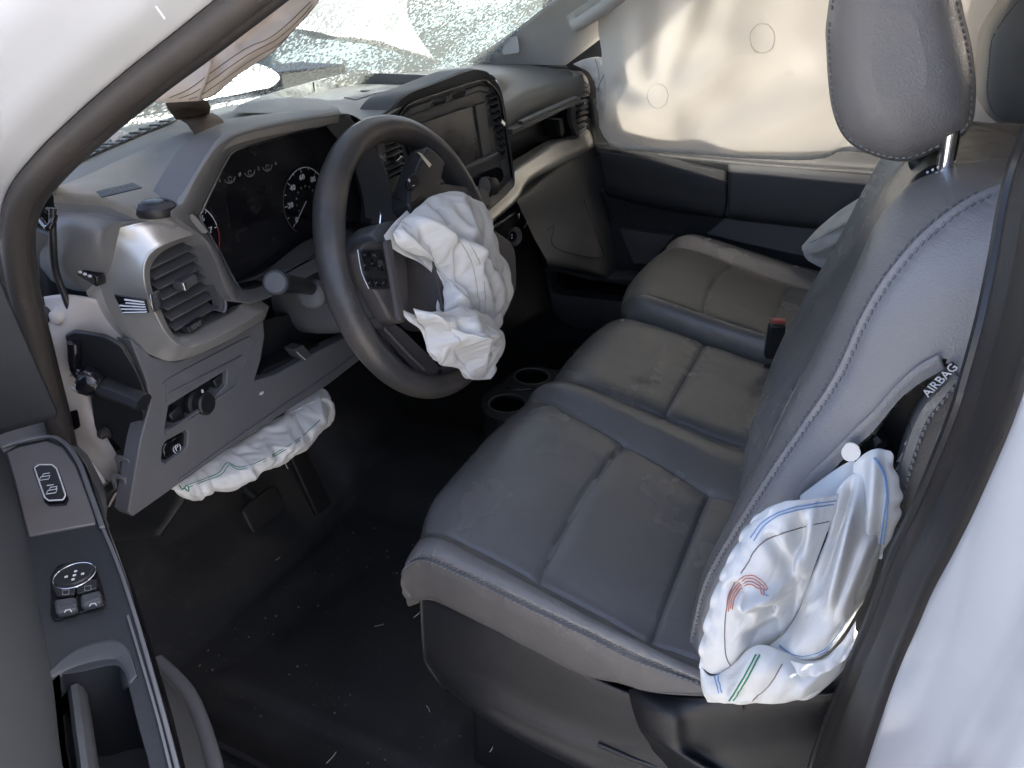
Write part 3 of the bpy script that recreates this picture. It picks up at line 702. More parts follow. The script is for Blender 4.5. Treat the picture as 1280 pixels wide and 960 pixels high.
# backrest: rows go up, columns run from the outer rear edge round the front to the inner rear edge
BZ =   [0.39, 0.43, 0.50, 0.58, 0.66, 0.74, 0.81, 0.855, 0.885, 0.898, 0.897, 0.885]
ST =   [-0.463, -0.463, -0.469, -0.490, -0.514, -0.541, -0.555, -0.574, -0.600, -0.630, -0.655, -0.680]   # stitched seam, y
CR =   [-0.456, -0.457, -0.464, -0.483, -0.500, -0.519, -0.535, -0.545, -0.566, -0.600, -0.645, -0.690]   # crest of the bolster
FR =   [-0.462, -0.462, -0.463, -0.466, -0.493, -0.524, -0.545, -0.562, -0.582, -0.610, -0.650, -0.690]   # middle of the front
bctrl = []
for k, z in enumerate(BZ):
    e = max(0, (z-0.84)/0.06)
    top = k >= 9
    nar = [0, 0, 0, 0, 0, 0, 0.004, 0.012, 0.028, 0.05, 0.085, 0.12][k]
    yr = [-0.62, -0.63, -0.64, -0.65, -0.665, -0.68, -0.69, -0.70, -0.705, -0.705, -0.70, -0.695][k]
    s, c, f = ST[k], CR[k], FR[k]
    zt = z
    bctrl.append([(-0.640+nar, yr, zt-0.01), (-0.668+nar, (s+yr)/2-0.03, zt), (-0.670+nar, (s+yr)/2+0.02, zt), (-0.660+nar, s-0.012, zt), (-0.646+nar, s, zt), (-0.622+nar, (s+c)/2+0.007, zt), (-0.590+nar, c, zt), (-0.560+nar*0.9, c-0.004, zt), (-0.535+nar*0.8, min(c, f)-0.006, zt),
                  (-0.47+nar*.5, f-0.002, zt), (-0.40, f, zt), (-0.34, f, zt), (-0.28-nar*.6, f-0.002, zt), (-0.235-nar*.8, (f+c)/2+0.004, zt), (-0.212-nar, s-0.01, zt), (-0.208-nar, (s+yr)/2, zt), (-0.235-nar, yr, zt-0.01)])
def tear_poly():
    L_ = [(1183, 450), (1160, 462), (1130, 486), (1100, 519), (1084, 534), (1062, 553), (1040, 578), (1008, 607), (985, 640), (1010, 700), (1060, 690), (1100, 640), (1122, 590), (1134, 548), (1152, 512), (1175, 490), (1197, 462)]
    return [S(p_, q_, x=-0.668) for p_, q_ in L_]
TEAR = [(p_[1], p_[2]) for p_ in tear_poly()]
def inside(y, z, poly):
    r_ = False; n = len(poly)
    for i in range(n):
        (a, b), (c, d) = poly[i], poly[(i+1) % n]
        if (b > z) != (d > z) and y < (c-a)*(z-b)/(d-b)+a: r_ = not r_
    return r_
def cut(u, v, c):
    if u > 4.3 or c[0] > -0.62: return False
    j = 0.004*noise.noise(Vector((c[1]*120, c[2]*120, 0)))
    return inside(c[1]+j, c[2]+j, TEAR)
bs = [('u', 4, 0.5, 9.6, 0.0036, 0.0026), ('u', 8, 0.5, 8.6, 0.0022, 0.0026), ('u', 13, 0.5, 9.5, 0.003, 0.0026), ('v', 9.2, 1.5, 4.5, 0.002, 0.002)]
def bpan(u, v):
    if u < 4: return 'side'
    if u < 8: return 'crest'
    return 'face' if u < 13 else 'inner'
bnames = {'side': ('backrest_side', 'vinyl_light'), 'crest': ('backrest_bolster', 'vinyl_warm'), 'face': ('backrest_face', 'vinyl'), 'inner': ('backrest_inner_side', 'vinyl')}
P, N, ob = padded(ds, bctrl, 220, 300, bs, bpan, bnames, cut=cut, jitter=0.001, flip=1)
if N[100, 100][1] < -0.2 or N[110, 20][0] > 0: print('WARN back normal', N[100, 100], N[110, 20])
sgn = 1.0 if N[110, 40][0] < 0 else -1.0
a, b = iso(P, N*sgn, 12, 17, u=3.78, lo=0.8, hi=8.4); stitches('stitching', a, b, ob['side'], pitch=0.006, ln=0.0042, w=0.0009, m='thread')
a, b = iso(P, N*sgn, 12, 17, u=4.25, lo=0.8, hi=8.4); stitches('stitching', a, b, ob['crest'], pitch=0.006, ln=0.0042, w=0.0009, m='thread')
# closed back shell
sheet('seat_back_shell', [[(-0.640, y, z), (-0.42, y-0.03, z), (-0.235, y, z)] for y, z in ((-0.622, 0.33), (-0.645, 0.52), (-0.68, 0.74), (-0.70, 0.87), (-0.695, 0.885))], 20, 16, 'seat_base', ds, solid=0.004)
# frame and dark foam seen through the tear
sheet('seat_frame_plate', [[S(970, 720, x=-0.635), S(1130, 720, x=-0.635)], [S(1000, 610, x=-0.63), S(1180, 600, x=-0.63)], [S(1090, 500, x=-0.63), S(1240, 520, x=-0.63)], [S(1150, 430, x=-0.632), S(1250, 440, x=-0.632)]], 12, 8, 'black_plastic', ds, solid=0.003)
tube('seat_frame_bar', [S(1072, 572, x=-0.652), S(1090, 556, x=-0.652), S(1103, 546, x=-0.652)], 0.008, 'black_plastic', ds, n=8)
box('inflator_bracket', S(1078, 562, x=-0.648), 0.012, 0.014, 0.016, 'black_gloss', ds, Matrix.Rotation(R(35), 3, 'X'))
# frayed flap along the torn edge and the rear cover strip
fl_px = [(1178, 452), (1150, 468), (1125, 490), (1100, 518), (1084, 534), (1062, 555), (1038, 580), (1010, 606), (990, 636)]
fa = cat_rom([S(a, b, x=-0.671) for a, b in fl_px], 60)
fb = cat_rom([S(a+5+3*math.sin(i*2.1), b+9+2*math.cos(i*1.3), x=-0.662) for i, (a, b) in enumerate(fl_px)], 60)
fc = fa+arr((-0.002, 0.004, 0.006))
FP = np.stack([fc, fa, (fa+fb)/2+arr((-0.004, 0, 0)), fb], 1)
for i in range(60):
    FP[i, 3] += arr((0.004*noise.noise(Vector((i*0.5, 0, 0))), 0.004*noise.noise(Vector((i*0.6, 3, 0))), 0.005*noise.noise(Vector((i*0.45, 7, 0)))))
obj('torn_flap', FP.reshape(-1, 3), grid_faces(60, 4), 'vinyl_light', ds, solid=0.0012, label='torn frayed vinyl edge above the burst opening')
rc_a = cat_rom([S(a, b, x=-0.674) for a, b in [(1196, 468), (1172, 492), (1153, 514), (1139, 545), (1126, 590), (1118, 640), (1104, 700)]], 40)
rc_b = cat_rom([S(a, b, x=-0.668) for a, b in [(1215, 478), (1200, 530), (1190, 560), (1180, 600), (1165, 650), (1150, 700), (1130, 760)]], 40)
RP = np.stack([rc_a+arr((0.012, 0.003, 0)), rc_a, rc_a*0.85+rc_b*0.15+arr((-0.003, 0, 0)), rc_a*.5+rc_b*.5, rc_b], 1)
rcov = obj('rear_cover_strip', RP.reshape(-1, 3), grid_faces(40, 5), 'vinyl', ds, solid=0.002)
stitches('stitching', rc_a*0.82+rc_b*0.18+arr((-0.005, 0, 0)), np.tile((-1.0, 0, 0), (40, 1)), rcov, pitch=0.006, ln=0.004, w=0.0008)
# woven tag with the word AIRBAG
tg = [S(1153, 489, x=-0.680), S(1190, 452, x=-0.680), S(1198, 459, x=-0.680), S(1160, 498, x=-0.680)]
tagp = plate('airbag_tag', tg, (0.002, 0, 0), 'black_plastic', ds, bevel=0.0004)
tc_ = sum(arr(p) for p in tg)/4+arr((-0.0012, 0, 0)); tu = arr(tg[1])-arr(tg[0]); tv = arr(tg[0])-arr(tg[3])
text_mesh('tag_lettering', 'AIRBAG', tc_, tu, tv-tu*np.dot(tv, tu)/np.dot(tu, tu), 0.0088, 'mark_white', tagp)
# plastic seat base
sb = [[arr(S(*row[0], x=xs_[0]))+arr((0.14, 0.03, -0.004)), arr(S(*row[0], x=xs_[0]))+arr((0.012, 0.010, 0))]+[S(a, b, x=xx) for (a, b), xx in zip(row, xs_)] for row, xs_ in (
    ([(533, 744), (600, 772), (700, 822), (785, 862), (830, 868)], (-0.664, -0.676, -0.680, -0.68, -0.68)),
    ([(533, 752), (600, 781), (700, 831), (785, 868), (832, 876)], (-0.672, -0.685, -0.690, -0.69, -0.69)),
    ([(534, 785), (600, 815), (690, 862), (775, 893), (834, 906)], (-0.676, -0.690, -0.694, -0.694, -0.694)),
    ([(536, 815), (598, 845), (680, 890), (760, 922), (838, 938)], (-0.676, -0.692, -0.698, -0.698, -0.698)),
    ([(540, 834), (596, 872), (672, 912), (750, 945), (842, 968)], (-0.672, -0.700, -0.708, -0.708, -0.705)),
    ([(560, 862), (606, 898), (690, 945), (770, 980), (850, 1000)], (-0.665, -0.697, -0.705, -0.705, -0.70)),
    ([(566, 860), (612, 896), (694, 940), (780, 980), (860, 1000)], (-0.60, -0.62, -0.63, -0.63, -0.63)))]
base = sheet('seat_base', sb, 60, 60, 'seat_base', ds, angle=60)
tube('base_rib', [S(748, 930, x=-0.703), S(790, 948, x=-0.705), S(830, 962, x=-0.703), S(870, 985, x=-0.70)], 0.003, 'seat_base', base, smoothn=20)
# recliner cover behind the cushion, with a step
rcv = [[S(a, b, x=xx) for (a, b), xx in zip(row, xs_)] for row, xs_ in (
    ([(786, 862), (800, 860), (830, 868), (880, 872), (960, 872), (1050, 866)], (-0.686, -0.688, -0.69, -0.69, -0.69, -0.69)),
    ([(790, 880), (806, 884), (838, 896), (870, 893), (960, 890), (1050, 880)], (-0.695, -0.706, -0.712, -0.70, -0.69, -0.69)),
    ([(800, 910), (816, 918), (846, 934), (880, 936), (960, 930), (1050, 915)], (-0.698, -0.712, -0.716, -0.70, -0.685, -0.68)),
    ([(815, 935), (850, 952), (890, 968), (920, 975), (980, 975), (1050, 965)], (-0.698, -0.714, -0.716, -0.70, -0.685, -0.68)),
    ([(830, 990), (860, 1000), (900, 1010), (940, 1020), (990, 1020), (1050, 1010)], (-0.69, -0.70, -0.70, -0.695, -0.68, -0.68)))]
sheet('recliner_cover', rcv, 40, 60, 'seat_base', ds, angle=60, solid=0.002)
plate('seat_riser', [(-0.62, -0.17, 0.0), (-0.26, -0.17, 0.0), (-0.26, -0.60, 0.0), (-0.62, -0.60, 0.0)], (0, 0, 0.345), 'black_plastic', ds, bevel=0.01)
# headrest
def headrest(parent, prof, x0, hx, m_side, m_face, seam=None, p=5.5):
    """prof: closed side outline (y, z); the pad is that outline carried across the width with rounded cheeks"""
    n = 90; O = cat_rom([(0, a, b) for a, b in prof], n, True); c = O.mean(0)
    st = np.concatenate([-1+0.16*np.linspace(0, 1, 14)**1.6, np.linspace(-0.82, 0.82, 16), 1-0.16*np.linspace(1, 0, 14)**1.6])
    V = []
    for s_ in st:
        k_ = max(0.02, (1-abs(s_)**p))**(1/3.6)
        groove = 1-0.012*math.exp(-((abs(s_)-0.62)/0.03)**2)
        for q in O: V.append((x0+hx*s_, c[1]+(q[1]-c[1])*k_*groove, c[2]+(q[2]-c[2])*k_*groove))
    nv = len(st); F = grid_faces(nv, n, closed_u=True); V = arr(V)
    def split(sel, nm, mm, caps):
        fs = [f for f in F if sel(np.mean([V[q][0] for q in f]))]
        if caps is not None: fs += [tuple((nv-1)*n*caps+q for q in range(n))]
        ids = sorted({q for f in fs for q in f}); mp = {a_: b_ for b_, a_ in enumerate(ids)}
        return obj(nm, V[ids], [tuple(mp[q] for q in f) for f in fs], mm, parent, angle=75)
    a = split(lambda x: x-x0 < -0.62*hx, 'headrest_cheek', m_side, 0); split(lambda x: x-x0 > 0.62*hx, 'headrest_cheek', m_side, 1)
    b = split(lambda x: abs(x-x0) <= 0.62*hx, 'headrest_pad', m_face, None)
    k_ = (1-0.83**p)**(1/3.6)
    pts = [(x0-hx*0.83, c[1]+(q[1]-c[1])*k_*1.002, c[2]+(q[2]-c[2])*k_*1.002) for q in O]; nn = [(-0.5, (q[1]-c[1])*12, (q[2]-c[2])*12) for q in O]
    stitches('stitching', pts, nn, a, pitch=0.005, ln=0.0032, w=0.0006)
    return a, b
hpx = [(1031, 20), (1030, 60), (1036, 130), (1052, 172), (1082, 194), (1128, 205), (1170, 192), (1214, 164), (1223, 120), (1219, 70), (1206, 10), (1190, -60), (1160, -110), (1100, -120), (1050, -80)]
headrest(ds, [tuple(S(a, b, x=-0.50)[1:]) for a, b in hpx], -0.415, 0.135, 'vinyl_warm', 'vinyl_warm')
for xx in (-0.345, -0.485):
    b0 = S(1190, 232, x=xx) if xx == -0.345 else arr((xx, -0.625, 0.885))
b0 = S(1180, 222, x=-0.525); t0 = S(1187, 178, x=-0.525)
tube('headrest_post', [b0, b0+(t0-b0)*1.6], 0.0072, 'chrome', ds, n=16)
b1 = b0+arr((0.14, 0, 0)); tube('headrest_post', [b1, b1+(t0-b0)*1.6], 0.0072, 'chrome', ds, n=16)
gdir = arr((-0.55, 0.12, 0.83))
for bb in (b0, b1):
    g_ = lathe('headrest_guide', bb+arr((-0.004, 0, -0.010)), gdir, [(0.024, 0), (0.024, 0.006), (0.019, 0.012), (0.010, 0.014)], 'black_plastic', ds, segs=24)
    if bb is b0:
        cc = S(1176, 220, x=-0.542)
        pts = [(cc+arr((0, 0.0035*q, 0.0022*q))+arr((-0.004, -0.003, 0.003))*r_) for r_ in (-1, 0, 1) for q in (-2, -1, 0, 1, 2)]
        V, F_ = join_geo([box_geo(p_, 0.0008, 0.0008, 0.0008) for p_ in pts])
        obj('grip_dots', V, F_, 'mark_white', g_, smooth=False, kind='stuff')
# ---- centre seat (20 share of the bench)
cs = thing('bench_seat', 'narrow grey vinyl middle seat with a dark smudge', 'seat', (-0.03, -0.3, 0.0), 'front seats')
CC = [(-0.198, -0.198, -0.10), (-0.198, -0.198, -0.05), (-0.190, -0.190, -0.012), (-0.165, -0.165, -0.001), (-0.10, -0.10, 0.0), (-0.03, -0.03, 0.001), (0.04, 0.04, 0.0), (0.105, 0.105, -0.001), (0.13, 0.13, -0.010), (0.14, 0.14, -0.05), (0.14, 0.14, -0.10)]
ctrl = cushion_ctrl(CC, yround=0.02, dz=-0.016)
P, N, o_ = padded(cs, ctrl, 120, 130, [('v', 6.35, 1.6, 8.4, 0.0036, 0.0024), ('u', 2.2, 3, 9.4, 0.002, 0.002), ('u', 7.8, 3, 9.4, 0.002, 0.002)], lambda u, v: 'front' if v < 6.35 else 'rear', {'front': ('cushion_front_panel', 'vinyl'), 'rear': ('cushion_rear_panel', 'vinyl')}, flip=-1)
P_centre, N_centre, centre_front = P, N, o_['front']
sheet('seat_back', [[(-0.19, -0.50, 0.34), (-0.03, -0.495, 0.34), (0.15, -0.50, 0.34)], [(-0.19, -0.52, 0.5), (-0.03, -0.51, 0.5), (0.15, -0.52, 0.5)], [(-0.19, -0.58, 0.72), (-0.03, -0.57, 0.72), (0.15, -0.58, 0.72)], [(-0.18, -0.62, 0.80), (-0.03, -0.615, 0.81), (0.14, -0.62, 0.80)], [(-0.18, -0.70, 0.80), (-0.03, -0.70, 0.81), (0.14, -0.70, 0.80)]], 40, 20, 'vinyl', cs, solid=0.01)
plate('seat_riser', [(-0.18, -0.18, 0.02), (0.12, -0.18, 0.02), (0.12, -0.62, 0.02), (-0.18, -0.62, 0.02)], (0, 0, 0.32), 'black_plastic', cs, bevel=0.01)
# ---- passenger seat
ps = thing('bucket_seat', 'dusty grey vinyl passenger seat beside the far door', 'seat', (0.42, -0.4, 0.0), 'front seats')
PC = [(0.150, 0.150, -0.10), (0.150, 0.150, -0.05), (0.155, 0.155, -0.004), (0.175, 0.170, 0.012), (0.205, 0.215, 0.003), (0.29, 0.29, 0.006), (0.38, 0.38, 0.008), (0.48, 0.46, 0.006), (0.575, 0.525, 0.002), (0.62, 0.60, 0.016), (0.675, 0.67, 0.0), (0.69, 0.69, -0.05), (0.69, 0.69, -0.10)]
ctrl = cushion_ctrl(PC, yround=0.05, dz=0.004)
names = {'bol_a': ('bolster', 'vinyl'), 'bol_b': ('bolster', 'vinyl'), 'front': ('cushion_front_panel', 'vinyl_dusty'), 'mid': ('cushion_middle_panel', 'vinyl_dusty'), 'rear': ('cushion_rear_panel', 'vinyl')}
P, N, o_ = padded(ps, ctrl, 150, 190, [('u', 4, 2.8, 9.5, 0.004, 0.003), ('u', 8, 3.2, 9.5, 0.004, 0.003), ('v', lambda u: 6-0.2*np.sin((u-4)*0.8), 4, 8, 0.0045, 0.003), ('v', 8, 4, 8, 0.0045, 0.003)], seat_panel(4, 8, 6, 8), names, flip=-1)
sheet('seat_back', [[(0.17, -0.52, 0.34), (0.22, -0.50, 0.34), (0.42, -0.51, 0.34), (0.6, -0.50, 0.34), (0.67, -0.53, 0.34)], [(0.17, -0.54, 0.5), (0.22, -0.52, 0.5), (0.42, -0.53, 0.5), (0.6, -0.52, 0.5), (0.67, -0.55, 0.5)], [(0.17, -0.63, 0.68), (0.22, -0.61, 0.68), (0.42, -0.62, 0.68), (0.6, -0.61, 0.68), (0.67, -0.64, 0.68)], [(0.20, -0.69, 0.77), (0.25, -0.68, 0.78), (0.42, -0.685, 0.785), (0.58, -0.68, 0.78), (0.64, -0.70, 0.77)], [(0.20, -0.78, 0.77), (0.25, -0.78, 0.78), (0.42, -0.78, 0.785), (0.58, -0.78, 0.78), (0.64, -0.78, 0.77)]], 40, 40, 'vinyl', ps, solid=0.01)
headrest(ps, [(-0.668, 0.97), (-0.672, 0.92), (-0.685, 0.86), (-0.715, 0.824), (-0.765, 0.815), (-0.80, 0.84), (-0.81, 0.90), (-0.80, 0.98), (-0.76, 1.03), (-0.70, 1.03)], 0.42, 0.14, 'vinyl_light', 'vinyl_warm')
tube('headrest_post', [(0.36, -0.745, 0.78), (0.36, -0.745, 0.83)], 0.007, 'chrome', ps); tube('headrest_post', [(0.48, -0.745, 0.78), (0.48, -0.745, 0.83)], 0.007, 'chrome', ps)
plate('seat_riser', [(0.2, -0.18, 0.0), (0.62, -0.18, 0.0), (0.62, -0.6, 0.0), (0.2, -0.6, 0.0)], (0, 0, 0.345), 'black_plastic', ps, bevel=0.01)
# ---- seat-belt buckle standing between the seats
bk = thing('belt_buckle', 'black seat belt buckle with a red release button between the seats', 'buckle', tuple(S(968, 445, z=0.40)))
u0 = S(965, 448, x=0.10); u1 = S(972, 404, x=0.10); ud = (u1-u0)/np.linalg.norm(u1-u0)
side = arr((0.25, -0.95, 0.0)); side -= ud*np.dot(side, ud); side /= np.linalg.norm(side); dep = np.cross(ud, side)
box('housing', (u0+u1)/2, 0.015, 0.0095, 0.034, 'black_plastic', bk, (side, dep, ud), bevel=0.003)
box('release_button', u1+ud*0.005, 0.0125, 0.0075, 0.003, 'buckle_red', bk, (side, dep, ud), bevel=0.0015)
box('strap', u0-ud*0.06, 0.012, 0.002, 0.05, 'black_plastic', bk, (side, dep, ud), bevel=0.001)
# ================================================================ dashboard
from mathutils.geometry import tessellate_polygon
def plate_hole(name, outer, holes, d, m, parent, bevel=0.0015, **k):
    """plate with openings cut through it, extruded by d"""
    loops = [arr(outer)]+[arr(h) for h in holes]; d = arr(d)
    tris = tessellate_polygon([[Vector(p) for p in l] for l in loops])
    A = np.vstack(loops); n = len(A); V = np.vstack([A, A+d]); F = []
    for t in tris: F.append(tuple(t)); F.append(tuple(i+n for i in t[::-1]))
    o = 0
    for l in loops:
        q = len(l)
        for i in range(q): a, b = o+i, o+(i+1) % q; F.append((a, b, b+n, a+n))
        o += q
    ob_ = obj(name, V, F, m, parent, **k)
    bm = bmesh.new(); bm.from_mesh(ob_.data)
    bmesh.ops.dissolve_limit(bm, angle_limit=R(1), verts=bm.verts, edges=bm.edges); bmesh.ops.recalc_face_normals(bm, faces=bm.faces)
    bm.to_mesh(ob_.data); bm.free(); ob_.data.shade_smooth(); ob_.data.set_sharp_from_angle(angle=R(40))
    if bevel:
        b = ob_.modifiers.new('bevel', 'BEVEL'); b.width = bevel; b.segments = 2; b.limit_method = 'ANGLE'; b.angle_limit = R(50)
    return ob_
db = thing('dashboard', 'grey dashboard with silver trim, dead screens and an open end', 'dashboard', (0, 0.3, 0.35))
# ---- top pad on the driver side: dusty panel between the demister strip and the instrument hood
Fe = [S(67, 243, x=-0.768), S(100, 246, y=0.175), S(130, 249, y=0.155), S(172, 263, y=0.125), S(212, 268, y=0.108), S(227, 254, y=0.10), S(244, 222, y=0.10), S(262, 193, y=0.10), S(277, 177, y=0.10), S(300, 165, y=0.10), S(350, 154, y=0.10), S(425, 141.5, y=0.10)]
Bk = [S(67, 236, x=-0.772), S(92, 226, z=0.852), S(115, 216, z=0.853), S(140, 204, z=0.854), S(165, 193, z=0.855), S(190, 182, z=0.856), S(210, 173, z=0.857), S(230, 165, z=0.858), S(255, 156, z=0.86), S(285, 149, z=0.862), S(330, 143, z=0.866), S(420, 136, z=0.872)]
mid1 = [a*0.66+b*0.34+arr((0, 0, 0.003)) for a, b in zip(map(arr, Bk), map(arr, Fe))]
mid2 = [a*0.30+b*0.70+arr((0, 0, 0.006)) for a, b in zip(map(arr, Bk), map(arr, Fe))]
sheet('upper_pad', [[arr(p)+arr((0, 0.004, -0.008)) for p in Bk], Bk, mid1, mid2, [arr(a)*0.08+arr(b)*0.92+arr((0, 0, 0.004)) for a, b in zip(Bk, Fe)], Fe, [arr(p)+arr((0, 0.004, -0.012)) for p in Fe]], 60, 120, 'dash_dusty', db, angle=75)
# demister strip from there to the glass
Ws = []
for p in Bk: 
    x = p[0]; Ws.append(arr((x-0.02, wb(x)-0.012, 0.840)))
xs_ = np.linspace(-0.775, 0.30, 12)
Ws = [arr((x, wb(x)-0.010, 0.838)) for x in np.linspace(-0.77, -0.02, 12)]
Bs = [arr(p)+arr((0, 0.002, -0.006)) for p in Bk]
md = [a*0.5+b*0.5+arr((0, 0, 0.002)) for a, b in zip(Ws, Bs)]
sheet('demister_pad', [Ws, [a*0.8+b*0.2+arr((0, 0, 0.002)) for a, b in zip(Ws, Bs)], md, [a*0.15+b*0.85+arr((0, 0, 0.003)) for a, b in zip(Ws, Bs)], Bs], 40, 100, 'dash', db, angle=75)
# slotted demister outlet
s0, s1 = S(86, 203, z=0.8505), S(222, 147, z=0.8485)
sl_ = [S(86, 203, z=0.8515), S(120, 188, z=0.851), S(150, 175.5, z=0.8505), S(185, 161, z=0.850), S(222, 147, z=0.850)]
gril = strip('demister_grille', sl_, 0.016, 0.002, 'black_gloss', db, smoothn=30)
gp = cat_rom(sl_, 60)
for i in range(3, 58, 5):
    d_ = gp[i]-gp[i-1]; d_ /= np.linalg.norm(d_)
    box('grille_bar', gp[i]+arr((0, 0, 0.0014)), 0.0012, 0.009, 0.001, 'dash', gril, (d_, np.cross((0, 0, 1), d_), (0, 0, 1)), bevel=0)
# lower shoulder at the outer end, under the dusty panel
Fs = [arr(p)+arr((0, 0.003, -0.006)) for p in Fe[:5]]+[arr(S(232, 262, y=0.105))]
lower = [S(60, 300, x=-0.785), S(85, 285, x=-0.783), S(122, 292, x=-0.778), S(152, 284, y=0.135), S(205, 274, y=0.118), S(238, 272, y=0.112)]
low2 = [S(50, 318, x=-0.775), S(82, 332, x=-0.785), S(124, 330, x=-0.775), S(155, 330, y=0.15), S(205, 300, y=0.14), S(240, 290, y=0.13)]
low3 = [S(52, 345, x=-0.75), S(90, 362, x=-0.765), S(130, 366, x=-0.76), S(165, 372, y=0.18), S(210, 340, y=0.17), S(240, 320, y=0.16)]
sheet('outer_shoulder', [Fs, [arr(a)*.9+arr(b)*.1+arr((0, 0, -0.010)) for a, b in zip(Fs, lower)], [arr(a)*.5+arr(b)*.5 for a, b in zip(Fs, lower)], lower, low2, low3], 60, 60, 'dash', db, angle=75)
# number plate label stuck on the pad
lp = [S(121, 243, z=0.8515), S(128, 250, z=0.8515), S(178, 238, z=0.8535), S(167, 232, z=0.8535)]
vin = plate('number_label', [arr(p)+arr((0, 0, 0.002)) for p in lp], (0, 0, 0.001), 'black_plastic', db, bevel=0)
parts = []
for q in range(17):
    t = (q+1)/18.5
    for r_ in (0.32, 0.68):
        if random.random() < 0.25: continue
        p_ = (arr(lp[0])*(1-r_)+arr(lp[1])*r_)*(1-t)+(arr(lp[3])*(1-r_)+arr(lp[2])*r_)*t
        parts.append(box_geo(p_+arr((0, 0, 0.0032)), 0.0008, 0.0010, 0.0002))
V, F_ = join_geo(parts); obj('label_marks', V, F_, 'dash_dusty', vin, smooth=False, kind='stuff')
# ---- instrument hood
Ho = [(214, 270), (227, 254), (244, 222), (262, 193), (277, 177), (300, 165), (350, 154), (425, 141.5), (436, 147), (452, 165), (474, 196), (488, 245), (490, 284), (474, 302), (400, 338), (332, 374), (300, 378), (284, 366), (258, 305)]
Hi = [(249, 274), (251, 262), (264, 234), (279, 204), (289, 190), (310, 183), (352, 171), (424, 152), (432, 157), (443, 172), (458, 200), (470, 245), (471.5, 276), (463, 285), (395, 318), (330, 352), (305, 360), (293, 354), (268, 308)]
Op = [S(a, b, y=0.10) for a, b in Ho]; Ip = [S(a, b, y=0.128) for a, b in Hi]
Op = cat_rom(Op, 120, True); Ip = cat_rom(Ip, 120, True)
mid_ = Op*0.55+Ip*0.45+arr((0, -0.006, 0)); 
HR = np.stack([Op+arr((0, 0.05, -0.004)), Op, Op*0.9+Ip*0.1+arr((0, -0.004, 0)), mid_, Op*0.1+Ip*0.9+arr((0, -0.002, 0)), Ip, Ip*1.0+arr((0, 0.012, 0))], 0)
hoodrim = obj('instrument_hood', HR.reshape(-1, 3), grid_faces(7, 120, closed_u=True), 'dash_brown', db, angle=60)
tube('hood_bright_edge', (Op*0.06+Ip*0.94)[::2]+arr((0, -0.004, 0)), 0.0017, 'chrome', hoodrim, n=8, closed=True, up=(0, 1, 0))
# binnacle: dark walls and a smoked lens
ctr_ = Ip.mean(0)
In2 = ctr_+(Ip-ctr_)*0.99+arr((0, 0.05, 0)); BW = np.stack([Ip+arr((0, 0.010, 0)), Ip+arr((0, 0.03, 0)), In2], 0)
obj('binnacle', BW.reshape(-1, 3), grid_faces(3, 120, closed_u=True), 'black_plastic', db)
YF = 0.158
ic = thing('instrument_cluster', 'unlit black instrument cluster with white dial numbers behind the wheel', 'instrument cluster', tuple(S(360, 290, y=YF)))
plate('face', [p+arr((0, YF-p[1], 0)) for p in ctr_+(Ip[::2]-ctr_)*1.04], (0, 0.01, 0), 'lens', ic, bevel=0)
fp = lambda a, b, e=0.0008: S(a, b, y=YF-e)
fx = arr((1, 0, 0)); fz = arr((0, 0, 1))
def arc_strip(name, pts, w, m, par, n=40):
    P_ = cat_rom([fp(*q) for q in pts], n)
    T_ = np.gradient(P_, axis=0); T_ /= np.linalg.norm(T_, axis=1, keepdims=True)
    B_n = np.cross(T_, (0, 1, 0)); V = np.vstack([P_-B_n*w/2, P_+B_n*w/2])
    return obj(name, V, [(i, i+1, n+i+1, n+i) for i in range(n-1)], m, par, smooth=False)
# speedometer
sc0 = fp(381, 250.5); r_s = 0.045
sp = disc('speedometer', sc0+arr((0, 0.0002, 0)), (0, -1, 0), r_s, 0.0012, 'black_gloss', ic, segs=48, bevel=0)
a0, a1 = R(222), R(-35)
def ring_pts(c, r_, b0, b1, n): return [c+r_*arr((math.cos(t), 0, math.sin(t))) for t in np.linspace(b0, b1, n)]
def band(name, P_, w, m, par, lift=0.002):
    P_ = arr(P_)+arr((0, -lift, 0)); T_ = np.gradient(P_, axis=0); T_ /= np.linalg.norm(T_, axis=1, keepdims=True)
    Bn = np.cross(T_, (0, 1, 0)); n = len(P_); V = np.vstack([P_-Bn*w/2, P_+Bn*w/2])
    return obj(name, V, [(i, i+1, n+i+1, n+i) for i in range(n-1)], m, par, smooth=False)
band('dial_arc', ring_pts(sc0, r_s*0.97, R(130), R(-30), 40), 0.0011, 'mark_white', sp)
band('dial_edge', ring_pts(sc0, r_s*1.0, R(235), R(130), 30), 0.0006, 'thread_dark', sp)
for i in range(13):
    t = a0+(a1-a0)*i/12; e = arr((math.cos(t), 0, math.sin(t)))
    band('dial_tick', [sc0+e*r_s*0.96, sc0+e*r_s*(0.84 if i % 2 == 0 else 0.9)], 0.0009, 'mark_white', sp)
for i, s_ in enumerate(('0', '20', '40', '60', '80', '100', '120')):
    t = a0+(a1-a0)*i/6; text_mesh('dial_number', s_, sc0+r_s*0.70*arr((math.cos(t), 0, math.sin(t)))+arr((0, -0.002, 0)), fx, fz, 0.0105, 'mark_white', sp)
for i in range(10):
    t = a0+(a1-a0)*(i+0.4)/10; band('inner_tick', [sc0+r_s*0.46*arr((math.cos(t), 0, math.sin(t))), sc0+r_s*0.40*arr((math.cos(t), 0, math.sin(t)))], 0.0026, 'thread', sp)
t = R(222); band('needle', [sc0+r_s*0.02*arr((math.cos(t), 0, math.sin(t))), sc0+r_s*0.82*arr((math.cos(t), 0, math.sin(t)))], 0.0014, 'mark_white', sp, lift=0.003)
